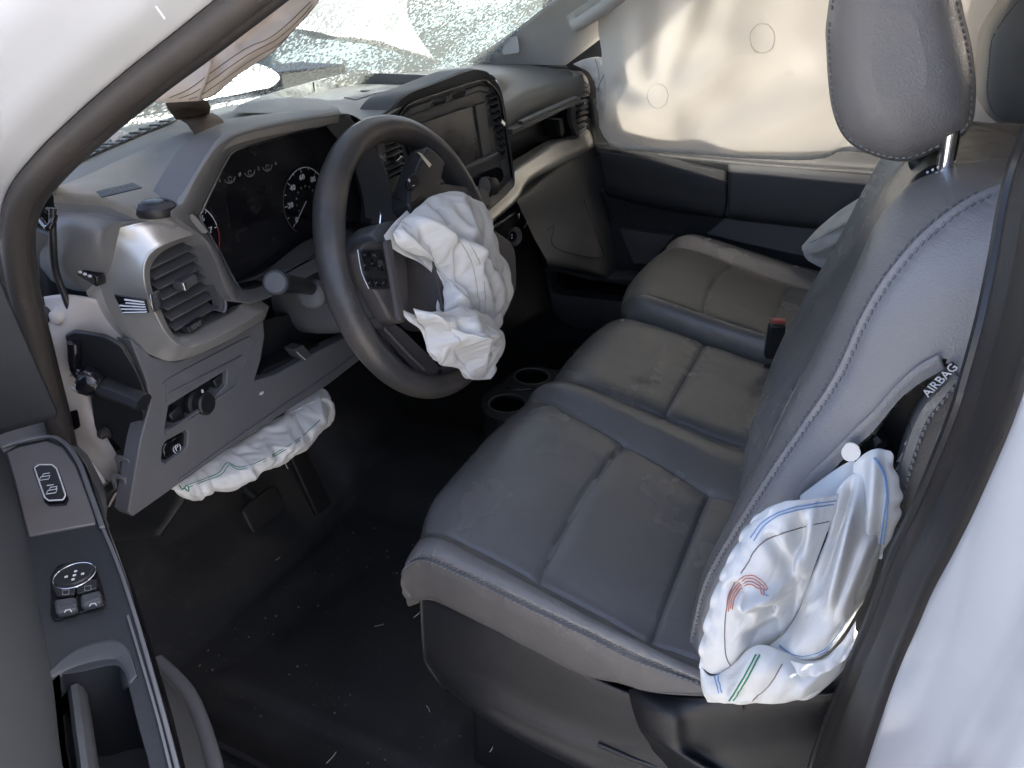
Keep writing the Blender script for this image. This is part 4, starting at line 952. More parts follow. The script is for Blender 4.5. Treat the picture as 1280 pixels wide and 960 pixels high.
# rev counter, cut off by the hood
rc0 = fp(238, 302)
rv = disc('rev_counter', rc0+arr((0, 0.0002, 0)), (0, -1, 0), 0.043, 0.0012, 'black_gloss', ic, segs=48, bevel=0)
band('dial_arc', ring_pts(rc0, 0.0418, R(95), R(12), 30), 0.0011, 'mark_white', rv)
band('red_arc', ring_pts(rc0, 0.0418, R(10), R(-40), 20), 0.0014, 'mark_red', rv)
for s_, dg_ in (('5', 78), ('6', 44), ('7', 10), ('8', -26)):
    e = arr((math.cos(R(dg_)), 0, math.sin(R(dg_)))); text_mesh('dial_number', s_, rc0+e*0.031+arr((0, -0.002, 0)), fx, fz, 0.0105, 'mark_white', rv)
    band('dial_tick', [rc0+e*0.0415, rc0+e*0.0375], 0.0009, 'mark_white', rv)
# three small gauges along the top
for (a, b) in ((286, 222), (311, 214), (333, 207)):
    c_ = fp(a, b+3); g3 = band('small_gauge', ring_pts(c_+arr((0, 0, 0.006)), 0.0095, R(200), R(340), 16), 0.0011, 'thread', ic)
    band('gauge_mark', ring_pts(c_+arr((0, 0, 0.001)), 0.003, R(20), R(340), 10), 0.001, 'thread', g3)
    for sx in (-1, 1): band('gauge_mark', [c_+arr((sx*0.016, 0, 0.001)), c_+arr((sx*0.016, 0, 0.005))], 0.0022, 'thread', g3)
# info screen between the dials
plate('info_screen', SY([(282, 245), (332, 232), (340, 272), (289, 288)], YF-0.0006), (0, 0.002, 0), 'black_gloss', ic, bevel=0)
# apron below the dials
ap = sheet('cluster_apron', [[S(290, 356, y=0.150), S(330, 340, y=0.150), S(385, 300, y=0.150), S(440, 285, y=0.150)], [S(296, 368, y=0.13), S(338, 352, y=0.128), S(395, 318, y=0.126), S(452, 298, y=0.126)]], 10, 24, 'dash_charcoal', ic, solid=0.002)
# ---- silver surround of the outer vent, a C in outline
Cst = [((240, 268, .112), (247, 297, .128)), ((205, 273, .118), (222, 305, .126)), ((162, 281, .130), (203, 315, .124)), ((134, 292, .148), (191, 328, .122)), ((121.5, 318, .16), (187, 342, .12)), ((124, 356, .162), (190, 362, .12)), ((138, 392, .160), (201, 388, .12)), ((160, 422, .152), (212, 411, .12)), ((190, 444, .14), (222, 420, .12)), ((222, 450, .128), (236, 417, .122)), ((270, 432, .122), (258, 407, .124)), ((310, 410, .120), (290, 390, .124)), ((327, 400, .120), (303, 379, .124)), ((330, 397, .13), (318, 371, .124))]
rowsC = []
for (a, b, ya), (c, d, yb) in Cst:
    o_p, i_p = arr(S(a, b, y=ya)), arr(S(c, d, y=yb))
    mixp = lambda w, dy: o_p*(1-w)+i_p*w+arr((0, dy, 0))
    rowsC.append([o_p+arr((0.004, 0.03, 0)), mixp(0.0, 0.002), mixp(0.03, -0.003), mixp(0.36, -0.011), mixp(0.60, -0.0165), mixp(0.68, -0.0165), mixp(0.92, -0.0045), i_p, i_p+arr((0, 0.006, 0)), i_p+arr((0, 0.03, 0))])
vb = sheet('vent_surround', np.transpose(arr(rowsC), (1, 0, 2)), 72, 160, 'silver', db, angle=70, label='satin silver C shaped surround of the outer air vent')
# flag badge across the surround
bq = [S(146, 366, y=0.132), S(186, 372, y=0.100), S(190, 388, y=0.100), S(158, 390, y=0.130)]
bd = plate('badge', [arr(p)+arr((-0.006, -0.003, 0)) for p in bq], (0.003, 0.003, 0), 'black_gloss', vb, bevel=0.0005)
for i in range(5):
    t0_ = 0.12+i*0.185; a_ = arr(bq[0])*(1-t0_)+arr(bq[3])*t0_; b_ = arr(bq[1])*(1-t0_)+arr(bq[2])*t0_
    st_ = 0.32 if i < 2 else 0.05
    strip('badge_stripe', [a_*(1-st_)+b_*st_+arr((-0.0075, -0.004, 0)), a_*0.06+b_*0.94+arr((-0.0075, -0.004, 0))], 0.0016, 0.0011, 'mark_white', vb)
cb = [S(186, 366, y=0.104), S(198, 360, y=0.110), S(203, 384, y=0.110), S(190, 389, y=0.104)]
plate('badge_band', [arr(p)+arr((-0.003, -0.005, 0)) for p in cb], (0.003, 0.004, 0), 'chrome', vb, bevel=0.001)
# outer vent
vent = plate('air_vent', SY([(188, 332), (248, 297), (276, 384), (224, 420)], 0.165), (0, 0.01, 0), 'black_gloss', db, bevel=0)
def slats(par, L0, L1, R0, R1, n, y, m='dash_charcoal', depth=0.022, th=0.0016, tilt=0.25):
    for i in range(n):
        t = (i+0.5)/n
        a = arr(S(L0[0]*(1-t)+L1[0]*t, L0[1]*(1-t)+L1[1]*t, y=y)); b = arr(S(R0[0]*(1-t)+R1[0]*t, R0[1]*(1-t)+R1[1]*t, y=y))
        d_ = (b-a)/np.linalg.norm(b-a); dp = arr((0, 1, tilt)); dp /= np.linalg.norm(dp); nn = np.cross(d_, dp); nn /= np.linalg.norm(nn)
        box('slat', (a+b)/2+dp*depth/2, np.linalg.norm(b-a)/2, depth/2, th, m, par, (d_, dp, nn), bevel=0.0008)
slats(vent, (186, 330), (222, 420), (246, 301), (272, 392), 7, 0.124, tilt=0.42, depth=0.022, th=0.0014)
tabc = S(231, 352, y=0.121); d_ = arr(S(250, 341, y=0.121))-tabc; d_ /= np.linalg.norm(d_)
tb = box('vent_tab', tabc, 0.0115, 0.008, 0.0055, 'dash_charcoal', vent, (d_, (0, 1, 0), np.cross(d_, (0, 1, 0))), bevel=0.0015)
box('tab_end', tabc-d_*0.008+arr((0, -0.0085, 0)), 0.003, 0.0015, 0.005, 'chrome', tb, (d_, (0, 1, 0), np.cross(d_, (0, 1, 0))), bevel=0.0008)
thw = S(241, 406, y=0.122); tw = box('vent_wheel', thw, 0.012, 0.006, 0.004, 'black_plastic', vent, (d_, (0, 1, 0), np.cross(d_, (0, 1, 0))), bevel=0.001)
for q in range(4): box('wheel_rib', thw+d_*(q-1.5)*0.004+arr((0, -0.0065, 0.001)), 0.0007, 0.001, 0.003, 'chrome', tw, (d_, (0, 1, 0), np.cross(d_, (0, 1, 0))), bevel=0)
strip('vent_side_bar', [S(245, 298, y=0.120), S(262, 345, y=0.120), S(272, 380, y=0.120), S(268, 387, y=0.120)], 0.004, 0.012, 'dash_charcoal', db, up=(0, 1, 0), smoothn=16, bevel=0.001)
plate('gloss_panel', SY([(252, 302), (262, 296), (291, 362), (335, 352), (340, 366), (322, 374), (290, 384), (277, 392)], 0.124), (0, 0.02, 0), 'black_gloss', db, bevel=0.001)
strip('vent_side_bar', [S(252, 303, y=0.119), S(268, 342, y=0.119), S(279, 378, y=0.119), S(277, 390, y=0.119)], 0.003, 0.01, 'dash_lower', db, up=(0, 1, 0), smoothn=16, bevel=0.001)
# ---- lower panel
YL = 0.140
LPx = [(163, 424), (190, 446), (222, 452), (270, 434), (329, 400), (331, 420), (326, 450), (318, 476), (345, 468), (395, 440), (440, 418), (478, 402), (474, 428), (455, 446), (410, 481), (300, 551), (166, 646), (160, 640), (176, 548), (188, 505), (184, 478)]
hole1 = [(206, 538), (211, 507), (225, 498), (284, 462), (283, 480), (266, 500), (243, 521)]
hole2 = [(203, 560), (207, 552), (232, 538), (235, 541), (234, 558), (230, 563), (207, 580), (202, 577)]
def lean(p): 
    return p
lpn = plate_hole('knee_panel', SY(LPx, YL), [SY(hole1, YL), SY(hole2, YL)], (0, 0.022, 0), 'dash_lower', db, bevel=0.0025)
strip('panel_ridge', SY([(209, 502), (208, 482), (213, 473), (298, 428), (312, 424), (310, 440), (300, 468), (288, 487), (255, 508), (206, 542)], YL-0.0005), 0.003, 0.004, 'dash_lower', lpn, up=(0, 1, 0), smoothn=60, bevel=0.001)
strip('panel_ridge', SY([(212, 492), (302, 445)], YL-0.0005), 0.003, 0.004, 'dash_lower', lpn, up=(0, 1, 0), bevel=0.001)
strip('panel_ridge', SY([(225, 600), (310, 538), (425, 458), (470, 425)], YL-0.001), 0.003, 0.003, 'dash_lower', lpn, up=(0, 1, 0), smoothn=30, bevel=0.001)
plate('switch_back', SY([(200, 545), (205, 500), (290, 455), (288, 490), (240, 530)], YL+0.018), (0, 0.004, 0), 'black_plastic', lpn, bevel=0)
kn = lathe('light_switch', S(244, 503, y=YL+0.016), (0.1, -1, 0.1), [(0.018, 0), (0.018, 0.006), (0.0145, 0.008), (0.014, 0.018), (0.012, 0.02)], 'black_plastic', lpn, segs=28)
box('knob_mark', S(253, 489, y=YL-0.003), 0.001, 0.0008, 0.002, 'mark_white', kn, bevel=0)
for a, b in ((219, 520), (273, 478)):
    bx_ = box('dimmer_button', S(a, b, y=YL+0.012), 0.010, 0.005, 0.012, 'black_plastic', lpn, ((.87, 0, .22), (0, 1, 0), (-.22, 0, .87)), bevel=0.002)
bp_ = plate('parking_brake_switch', SY([(203, 562), (208, 553), (233, 540), (234, 556), (229, 563), (207, 577)], YL+0.006), (0, 0.01, 0), 'black_gloss', lpn, bevel=0.002)
text_mesh('switch_mark', '(P)', S(221, 560, y=YL+0.004), (1, 0, 0.10), (-0.1, 0, 1), 0.011, 'mark_white', bp_)
for q in range(5): box('switch_mark', S(217+q*2.3, 570.0-q*1.6, y=YL+0.0055), 0.0007, 0.0006, 0.0012, 'mark_white', bp_, bevel=0)
box('panel_dot', S(327, 491.5, y=YL-0.0012), 0.003, 0.001, 0.0015, 'mark_white', lpn, bevel=0)
# flange with clip slots down the open end
FLa = cat_rom(SY([(164, 426), (184, 478), (189, 505), (177, 548), (170, 590), (161, 641)], YL+0.004), 40)
FLb = cat_rom([S(a, b, y=YL+0.04) for a, b in [(158, 436), (180, 488), (180, 516), (160, 560), (146, 598), (140, 600)]], 40)
flg = obj('panel_flange', np.vstack([FLa, FLb]), [(i, i+1, 41+i, 40+i) for i in range(39)], 'dash_lower', db, solid=0.003)
for t in (0.42, 0.56, 0.72, 0.86):
    i = int(t*39); c_ = (FLa[i]*0.5+FLb[i]*0.5); 
    cl = frame_ring('clip', rounded([c_+arr((-0.004, y_, z_)) for y_, z_ in ((-0.012, -0.012), (0.012, -0.012), (0.012, 0.012), (-0.012, 0.012))], 0.2, 2), rounded([c_+arr((-0.004, y_, z_)) for y_, z_ in ((-0.006, -0.007), (0.006, -0.007), (0.006, 0.007), (-0.006, 0.007))], 0.2, 2), (-0.004, 0, 0), 'dash_lower', flg, bevel=0.0008)
# recess below the column and its flap
plate('column_recess', SY([(316, 478), (330, 400), (420, 380), (480, 400), (470, 420), (400, 442)], YL+0.045), (0, 0.01, 0), 'black_plastic', db, bevel=0)
plate('recess_sill', SY([(318, 477), (345, 468), (395, 440), (400, 430), (330, 462)], YL+0.012), (0, 0.03, 0), 'black_plastic', db, bevel=0.001)
plate('latch', SY([(368, 437), (379, 431), (391, 444), (380, 452)], YL-0.002), (0, 0.02, 0), 'dash_charcoal', db, bevel=0.001)
tube('latch_line', SY([(371, 440), (382, 450)], YL-0.004), 0.0006, 'mark_white', db)
# brackets and harness behind the open end
plate('end_bracket', rounded([S(80, 420, x=-0.798), S(92, 414, x=-0.797), S(130, 420, x=-0.79), S(152, 432, x=-0.785), S(170, 462, x=-0.78), S(186, 500, x=-0.775), S(180, 512, x=-0.78), S(130, 488, x=-0.79), S(100, 478, x=-0.797)], 0.2, 3), (0.006, 0.004, 0), 'black_plastic', db, bevel=0.002)
plate('lower_duct', rounded([S(112, 486, x=-0.785), S(180, 512, x=-0.775), S(178, 556, x=-0.775), S(160, 570, x=-0.78), S(140, 548, x=-0.785), S(120, 545, x=-0.79)], 0.15, 3), (0.03, 0.01, 0), 'black_plastic', db, bevel=0.004)
ba = cat_rom([S(92, 428, x=-0.803), S(96, 462, x=-0.806), S(110, 474, x=-0.806)], 14)
tube('harness_sleeve', ba, 0.0065, 'black_gloss', db)
tube('bracket_arm', [S(104, 472, x=-0.808), S(135, 486, x=-0.803), S(180, 503, x=-0.796)], (0.012, 0.009), 'black_plastic', db, n=8)
lathe('arm_collar', S(104, 473, x=-0.812), arr(S(135, 486, x=-0.775))-arr(S(104, 472, x=-0.785)), [(0.014, 0), (0.016, 0.004), (0.015, 0.012), (0.012, 0.018)], 'black_gloss', db, segs=16)
tube('clip_wire', [S(88, 470, x=-0.795), S(95, 463, x=-0.797), S(98, 450, x=-0.797)], 0.0012, 'chrome', db, smoothn=12)
tube('clip_wire', [S(90, 484, x=-0.795), S(98, 490, x=-0.797), S(108, 492, x=-0.795)], 0.0016, 'chrome', db, smoothn=12)
tube('harness_cable', [S(66, 260, x=-0.79), S(66, 300, x=-0.795), S(70, 340, x=-0.79), S(82, 372, x=-0.785), S(90, 400, x=-0.785), S(92, 430, x=-0.79)], 0.0035, 'black_plastic', db, smoothn=30)
tube('harness_cable', [S(50, 275, x=-0.79), S(60, 285, x=-0.80), S(68, 270, x=-0.79), S(58, 262, x=-0.79)], 0.003, 'black_gloss', db, smoothn=24)
tube('harness_cable', [S(84, 350, x=-0.76), S(110, 352, x=-0.75), S(130, 340, x=-0.74)], 0.004, 'black_gloss', db, smoothn=16)
box('connector', S(114, 343, x=-0.775), 0.006, 0.014, 0.006, 'black_gloss', db, Matrix.Rotation(R(-20), 3, 'X'))
for q in range(3): box('connector_pin', S(100+q*6, 340+q*2.5, x=-0.783), 0.001, 0.0015, 0.001, 'mark_white', db, bevel=0)
plate('lower_bracket', [S(128, 520, x=-0.775), S(160, 505, x=-0.76), S(178, 520, x=-0.75), S(172, 560, x=-0.755), S(140, 565, x=-0.775)], (0.01, 0.01, 0), 'black_plastic', db, bevel=0.002)
plate('foot_bracket', rounded([S(112, 583, x=-0.80), S(140, 565, x=-0.78), S(150, 590, x=-0.775), S(136, 605, x=-0.79)], 0.1, 2), (0.006, 0.004, 0), 'black_plastic', db, bevel=0.002)
plate('foot_bracket_edge', rounded([S(112, 580, x=-0.802), S(116, 577, x=-0.802), S(134, 602, x=-0.80), S(126, 605, x=-0.80)], 0.2, 2), (-0.004, 0, 0), 'trim_beige', db, bevel=0.001)
tube('pedal_cable', [S(125, 640, x=-0.80), S(135, 615, x=-0.80), S(150, 605, x=-0.79), S(165, 615, x=-0.78)], 0.007, 'black_plastic', db, smoothn=20)

# ---- middle of the top: shallow tray
To = [(296, 139), (340, 116.5), (440, 90.5), (520, 87), (588, 85), (545, 108), (470, 150), (425, 141)]
Ti = [(340, 119), (376, 106), (444, 92.8), (500, 92.5), (543, 96.5), (505, 111), (442, 126.5), (388, 122.5)]
zo = [0.866, 0.846, 0.842, 0.845, 0.862, 0.872, 0.868, 0.868]
OT = arr([S(a, b, z=zz) for (a, b), zz in zip(To, zo)]); IT = arr([S(a, b, z=0.862) for a, b in Ti])
oc, icv = cat_rom(OT, 64, True), cat_rom(IT, 64, True)
RG = np.stack([oc, oc*0.5+icv*0.5+arr((0, 0, 0.001)), icv+(oc-icv)*0.03, icv, icv+arr((0, 0, -0.022))], 0)
tr_ = obj('tray_surround', RG.reshape(-1, 3), grid_faces(5, 64, closed_u=True), 'dash', db, angle=45)
cI = icv.mean(0)
plate('tray_floor', [(cI+(p-cI)*1.02)+arr((0, 0, -0.0215)) for p in icv[::2]], (0, 0, -0.004), 'dash', db, bevel=0)
disc('tray_plug', S(457, 113.5, z=0.8415), (0, 0, 1), 0.011, 0.001, 'black_plastic', db, bevel=0)
plate('tray_mat', [S(430, 122, z=0.8412), S(463, 114, z=0.8412), S(478, 114.5, z=0.8412), S(445, 125, z=0.8412)], (0, 0, 0.001), 'dash_charcoal', db, bevel=0)
tube('tray_joint', [S(392, 103, z=0.861), S(393, 114, z=0.845)], 0.0012, 'black_gloss', db)
# ---- middle stack hood and surround
Mo = [(470, 190), (478, 160), (486, 143), (504, 119), (545, 102), (585, 86.6), (600, 86.5), (611, 91), (624, 108), (630, 132), (637, 180), (643, 226), (636, 240), (610, 262), (560, 292), (500, 300)]
Mi = [(482, 192), (488, 165), (495, 147), (512, 127.5), (550, 114), (590, 101), (601, 99.5), (609, 102), (620, 114), (626, 133), (633, 180), (638, 219), (632, 231), (606, 252), (560, 278), (505, 288)]
MO = cat_rom([S(a, b, y=0.128) for a, b in Mo], 100, True); MI = cat_rom([S(a, b, y=0.134) for a, b in Mi], 100, True)
MR = np.stack([MO+arr((0, 0.06, -0.006)), MO+arr((0, 0.008, 0)), MO+arr((0, 0.001, 0)), MO*0.88+MI*0.12+arr((0, -0.002, 0)), MO*0.15+MI*0.85, MI, MI+arr((0, 0.02, 0))], 0)
ms_ = obj('stack_surround', MR.reshape(-1, 3), grid_faces(7, 100, closed_u=True), 'dash_charcoal', db, angle=40)
# hood skin from the surround back to the tray
sheet('stack_hood', [[S(474, 168, y=0.16), S(470, 150, z=0.868), S(505, 126, z=0.872), S(545, 107, z=0.872), S(588, 86, z=0.868), S(610, 88, y=0.20)], [S(478, 158, y=0.132), S(486, 142.5, y=0.132), S(504, 118.5, y=0.132), S(545, 101.5, y=0.132), S(585, 86, y=0.132), S(611, 91, y=0.132)]], 10, 60, 'dash', db)
strip('stack_groove', [S(492, 157, y=0.129), S(499, 143, y=0.129), S(514, 128.5, y=0.129), S(552, 115, y=0.129), S(600, 100.5, y=0.129), S(611, 103.5, y=0.129), S(622, 116, y=0.129), S(628, 138, y=0.129), S(640, 222, y=0.129)], 0.002, 0.004, 'black_gloss', db, up=(0, 1, 0), smoothn=60)
YM = 0.142
fas = plate('stack_fascia', [p+arr((0, YM-p[1], 0)) for p in MI], (0, 0.01, 0), 'dash_charcoal', db, bevel=0)
plate('stack_brow', SY([(500, 150), (513, 134), (600, 106), (612, 108), (612, 117), (600, 114), (520, 143)], YM-0.005), (0, 0.006, 0), 'dash_charcoal', fas, bevel=0.002)
for a, b in ((549, 128), (573, 119.5)):
    q = [(a-11, b-0.5), (a-8, b-3.5), (a+9, b-8.5), (a+11, b-6), (a+9.5, b+1.5), (a-7, b+6.5)]
    bt = frame_ring('button_frame', rounded(SY(q, YM-0.006), 0.2, 2), rounded([arr(p)*0.88+arr(S(a, b-1, y=YM-0.006))*0.12 for p in SY(q, YM-0.006)], 0.2, 2), (0, 0.003, 0), 'dash_lower', fas, bevel=0)
    plate('button', rounded([arr(p)*0.86+arr(S(a, b-1, y=YM-0.005))*0.14 for p in SY(q, YM-0.005)], 0.2, 2), (0, 0.003, 0), 'black_plastic', fas, bevel=0.001)
scr = thing('touch_screen', 'blank dusty brown grey touch screen in the middle of the dashboard', 'screen', tuple(S(566, 215, y=YM)))
plate('screen_bezel', SY([(503, 164), (607, 127), (617, 192), (527, 238)], YM-0.004), (0, 0.006, 0), 'black_plastic', scr, bevel=0.001)
plate('screen_panel', SY([(508, 161), (588.5, 133), (599.5, 200), (530, 232)], YM-0.0065), (0, 0.003, 0), 'screen', scr, bevel=0.0006)
plate('screen_side_strip', SY([(594, 132), (606, 128.5), (615, 190), (604, 196)], YM-0.0065), (0, 0.003, 0), 'dash_charcoal', scr, bevel=0.0006)
strip('stack_ledge', SY([(520, 241), (560, 220), (603, 200), (619, 192)], YM-0.008), 0.007, 0.012, 'dash_lower', fas, up=(0, 1, 0), bevel=0.001)
# vents either side of the screen
v2 = plate('stack_vent', SY([(611, 120), (619, 115), (635, 186), (629, 194)], YM-0.003), (0, 0.004, 0), 'black_gloss', db, bevel=0.0005)
slats(v2, (612, 120), (629, 193), (621, 116), (635, 186), 9, YM-0.010, m='dash_charcoal', depth=0.012, th=0.0015, tilt=0.4)
tc2 = S(626, 153.5, y=YM-0.014); box('vent_tab', tc2, 0.009, 0.006, 0.004, 'chrome', v2, ((.85, 0, -.5), (0, 1, 0), (.5, 0, .85)), bevel=0.001)
v3 = plate('stack_vent', SY([(477, 180), (500, 172), (508, 215), (484, 225)], YM-0.003), (0, 0.004, 0), 'black_gloss', db, bevel=0.0005)
slats(v3, (478, 180), (485, 225), (500, 172), (508, 215), 6, YM-0.010, m='dash_charcoal', depth=0.012, th=0.0015, tilt=0.4)
box('vent_tab', S(496, 200, y=YM-0.014), 0.009, 0.006, 0.004, 'chrome', v3, ((.9, 0, .3), (0, 1, 0), (-.3, 0, .9)), bevel=0.001)
# volume knob and small switches
plate('knob_panel', rounded(SY([(585, 232), (600, 216), (622, 208), (631, 214), (628, 226), (600, 250), (585, 250)], YM-0.003), 0.2, 3), (0, 0.004, 0), 'black_gloss', fas, bevel=0.001)
vk = lathe('volume_knob', S(606, 234, y=YM-0.002), (-0.15, -1, 0.2), [(0.020, 0), (0.020, 0.008), (0.017, 0.010), (0.0165, 0.024), (0.013, 0.026)], 'black_plastic', db, segs=28)
lathe('knob_ring', S(605, 233.5, y=YM-0.026), (-0.15, -1, 0.2), [(0.0172, 0), (0.0172, 0.003), (0.0155, 0.0035)], 'dash_lower', vk, segs=28)
for a, b in ((570, 246), (590, 240)): box('stack_switch', S(a, b, y=YM-0.004), 0.018, 0.005, 0.004, 'dash_lower', db, ((.95, 0, .25), (0, 1, 0), (-.25, 0, .95)), bevel=0.001)
plate('side_switch', rounded(SY([(627, 203), (633, 198), (636, 216), (630, 221)], YM-0.004), 0.2, 2), (0, 0.004, 0), 'dash_lower', db, bevel=0.001)
# ---- passenger pad
PP = [[S(560, 92, y=0.38), S(590, 80, x=0.64), S(640, 80, x=0.70), S(700, 82, x=0.735)],
      [S(612, 92, y=0.22), S(640, 88, y=0.30), S(680, 86, y=0.28), S(722, 88, y=0.235)],
      [S(626, 118, y=0.19), S(655, 108, y=0.20), S(690, 99, y=0.205), S(727, 91, y=0.205)],
      [S(629, 131, y=0.170), S(660, 119, y=0.178), S(695, 108, y=0.182), S(729, 98, y=0.184)],
      [S(631, 143, y=0.163), S(662, 131, y=0.172), S(697, 119, y=0.178), S(731, 107, y=0.18)],
      [S(634, 160, y=0.168), S(664, 146, y=0.178), S(698, 131, y=0.184), S(732, 117, y=0.186)],
      [S(637, 166, y=0.19), S(665, 152, y=0.198), S(699, 137, y=0.20), S(732, 122, y=0.205)]]
sheet('passenger_pad', PP, 50, 50, 'dash', db, angle=70)
# open shelf below it
plate('shelf_back', SY([(628, 160), (722, 112), (735, 170), (640, 225)], 0.30), (0, 0.005, 0), 'black_plastic', db, bevel=0)
sheet('shelf_floor', [[S(641, 212, y=0.165), S(670, 196, y=0.17), S(705, 178, y=0.175), S(724, 170, y=0.18)], [S(643, 206, y=0.30), S(668, 191, y=0.30), S(700, 172, y=0.30), S(716, 163, y=0.30)]], 8, 20, 'black_plastic', db, solid=0.003)
lid = strip('shelf_lid', SY([(635, 165), (652, 157), (690, 139), (722, 124.5)], 0.160), 0.012, 0.02, 'dash_charcoal', db, up=(0, 1, 0), bevel=0.002, smoothn=20)
strip('lid_lip', SY([(650, 153), (690, 134.5), (719, 121.5)], 0.155), 0.006, 0.012, 'dash_lower', lid, up=(0, 1, 0), bevel=0.001, smoothn=14)
plate('shelf_divider', SY([(699, 150), (703, 148), (706, 165), (702, 172)], 0.19), (0, 0.10, 0), 'black_plastic', db, bevel=0.001)
# outer passenger vent
v4 = plate('passenger_vent', rounded(SY([(715, 113), (728, 105), (736, 107), (742, 123), (741, 145), (731, 164), (722, 168), (716, 150)], 0.196), 0.15, 3), (0, 0.02, 0), 'black_gloss', db, bevel=0.001)
frame_ring('vent_frame', rounded(SY([(713, 112), (728, 103), (737, 105), (744, 122), (743, 147), (732, 167), (721, 171), (714, 151)], 0.188), 0.15, 3), rounded(SY([(719, 115), (729, 108), (735, 110), (740, 124), (739, 144), (730, 160), (724, 163), (720, 150)], 0.188), 0.15, 3), (0, 0.012, 0), 'dash_charcoal', v4, bevel=0.001)
slats(v4, (719, 114), (724, 164), (737, 108), (736, 158), 7, 0.186, m='dash_charcoal', depth=0.014, th=0.0016, tilt=0.4)
box('vent_tab', S(731, 129, y=0.178), 0.010, 0.004, 0.004, 'chrome', v4, bevel=0.001)
# silver trim below shelf, rising round the outer vent
Tst = [((560, 300), (566, 316), .128), ((606, 263), (611, 280), .126), ((636, 236), (645, 250), .128), ((641, 221), (654, 234), .134), ((648, 209), (668, 222), .140), ((672, 193), (692, 210), .148), ((699, 177), (718, 197), .158), ((722, 172), (734, 188), .166), ((737, 160), (746, 178), .172), ((744, 143), (750.5, 162), .178), ((744, 122), (750, 135), .184), ((738, 106), (746, 116), .190), ((728, 97), (738, 98), .198)]
rowsT = []
for (a, b), (c, d), yy in Tst:
    o_p, i_p = arr(S(a, b, y=yy+0.012)), arr(S(c, d, y=yy))
    rowsT.append([o_p+arr((0, 0.03, 0)), o_p, o_p*.8+i_p*.2+arr((0, -0.006, 0)), o_p*.4+i_p*.6+arr((0, -0.010, 0)), i_p+arr((0, -0.004, 0)), i_p+arr((0, 0.006, -0.002)), i_p+arr((0, 0.04, 0))])
sheet('passenger_trim', np.transpose(arr(rowsT), (1, 0, 2)), 40, 140, 'silver', db, angle=70, label='satin silver trim under the passenger shelf')
sheet('pad_end_cap', [[S(712, 88, y=0.215), S(728, 90, y=0.215), S(742, 100, y=0.215)], [S(716, 92, y=0.20), S(730, 95, y=0.195), S(744, 110, y=0.20)], [S(716, 104, y=0.19), S(729, 101, y=0.190), S(741, 112, y=0.192)]], 16, 20, 'silver', db)
# ---- glove box and lower middle
gb = [[S(642, 244, y=0.165), S(685, 212, y=0.17), S(716, 192, y=0.175), S(746, 174, y=0.185)],
      [S(648, 256, y=0.142), S(691, 223, y=0.150), S(720, 203, y=0.158), S(749, 186, y=0.168)],
      [S(665, 292, y=0.125), S(706, 266, y=0.128), S(740, 247, y=0.130), S(765, 232, y=0.130)],
      [S(677, 314, y=0.10), S(718, 300, y=0.095), S(755, 294, y=0.09), S(786, 288, y=0.09)],
      [S(683, 325, y=0.085), S(724, 327, y=0.075), S(762, 336, y=0.066), S(798, 326, y=0.066)],
      [S(685, 332, y=0.095), S(726, 338, y=0.085), S(765, 349, y=0.074), S(802, 336, y=0.074)],
      [S(690, 334, y=0.14), S(728, 340, y=0.14), S(765, 350, y=0.14), S(800, 338, y=0.14)]]
gbx = sheet('glove_box', gb, 60, 60, 'dash_brown', db, angle=60)
tube('glove_box_joint', [S(684, 288, y=0.120), S(692, 284, y=0.112), S(695, 310, y=0.088), S(752, 322, y=0.066), S(748, 300, y=0.078), S(730, 250, y=0.122)], 0.0010, 'black_plastic', gbx, smoothn=40)
tube('scuff', [S(655, 285, y=0.126), S(663, 272, y=0.134), S(670, 260, y=0.140)], 0.0009, 'dash', gbx, smoothn=10)
sheet('dash_end_panel', [[S(746, 198, y=0.165), S(756, 196, y=0.165)], [S(760, 232, y=0.14), S(770, 235, y=0.14)], [S(782, 285, y=0.105), S(792, 287, y=0.105)]], 14, 6, 'dash_brown', db, solid=0.01)
sheet('lower_console', [[S(555, 305, y=0.150), S(612, 284, y=0.150), S(652, 258, y=0.152)], [S(575, 350, y=0.165), S(630, 330, y=0.165), S(672, 305, y=0.16)], [S(600, 440, y=0.24), S(640, 415, y=0.24), S(690, 385, y=0.22)]], 24, 20, 'black_plastic', db, solid=0.004)
lathe('power_socket', S(642, 296, y=0.148), (-0.4, -1, 0.05), [(0.022, 0), (0.022, 0.004), (0.017, 0.010), (0.015, 0.009), (0.013, 0.003)], 'dash_brown', db, segs=24)
ps_ = disc('socket_cap', S(640.5, 295.5, y=0.137), (-0.4, -1, 0.05), 0.012, 0.002, 'black_gloss', db)
for q in (-0.003, 0.003): box('socket_mark', arr(S(640, 295.5, y=0.1335))+arr((0, 0, q)), 0.0022, 0.0006, 0.0012, 'mark_white', ps_, bevel=0)
box('key_slot', S(648.5, 270, y=0.135), 0.0025, 0.002, 0.006, 'chrome', db, bevel=0.001)
# beam inside the dash, so nothing is hollow from the side
plate('dash_core', [(-0.72, 0.22, 0.55), (0.74, 0.24, 0.55), (0.74, 0.50, 0.60), (-0.72, 0.50, 0.60)], (0, 0, 0.22), 'black_plastic', db, bevel=0.005)
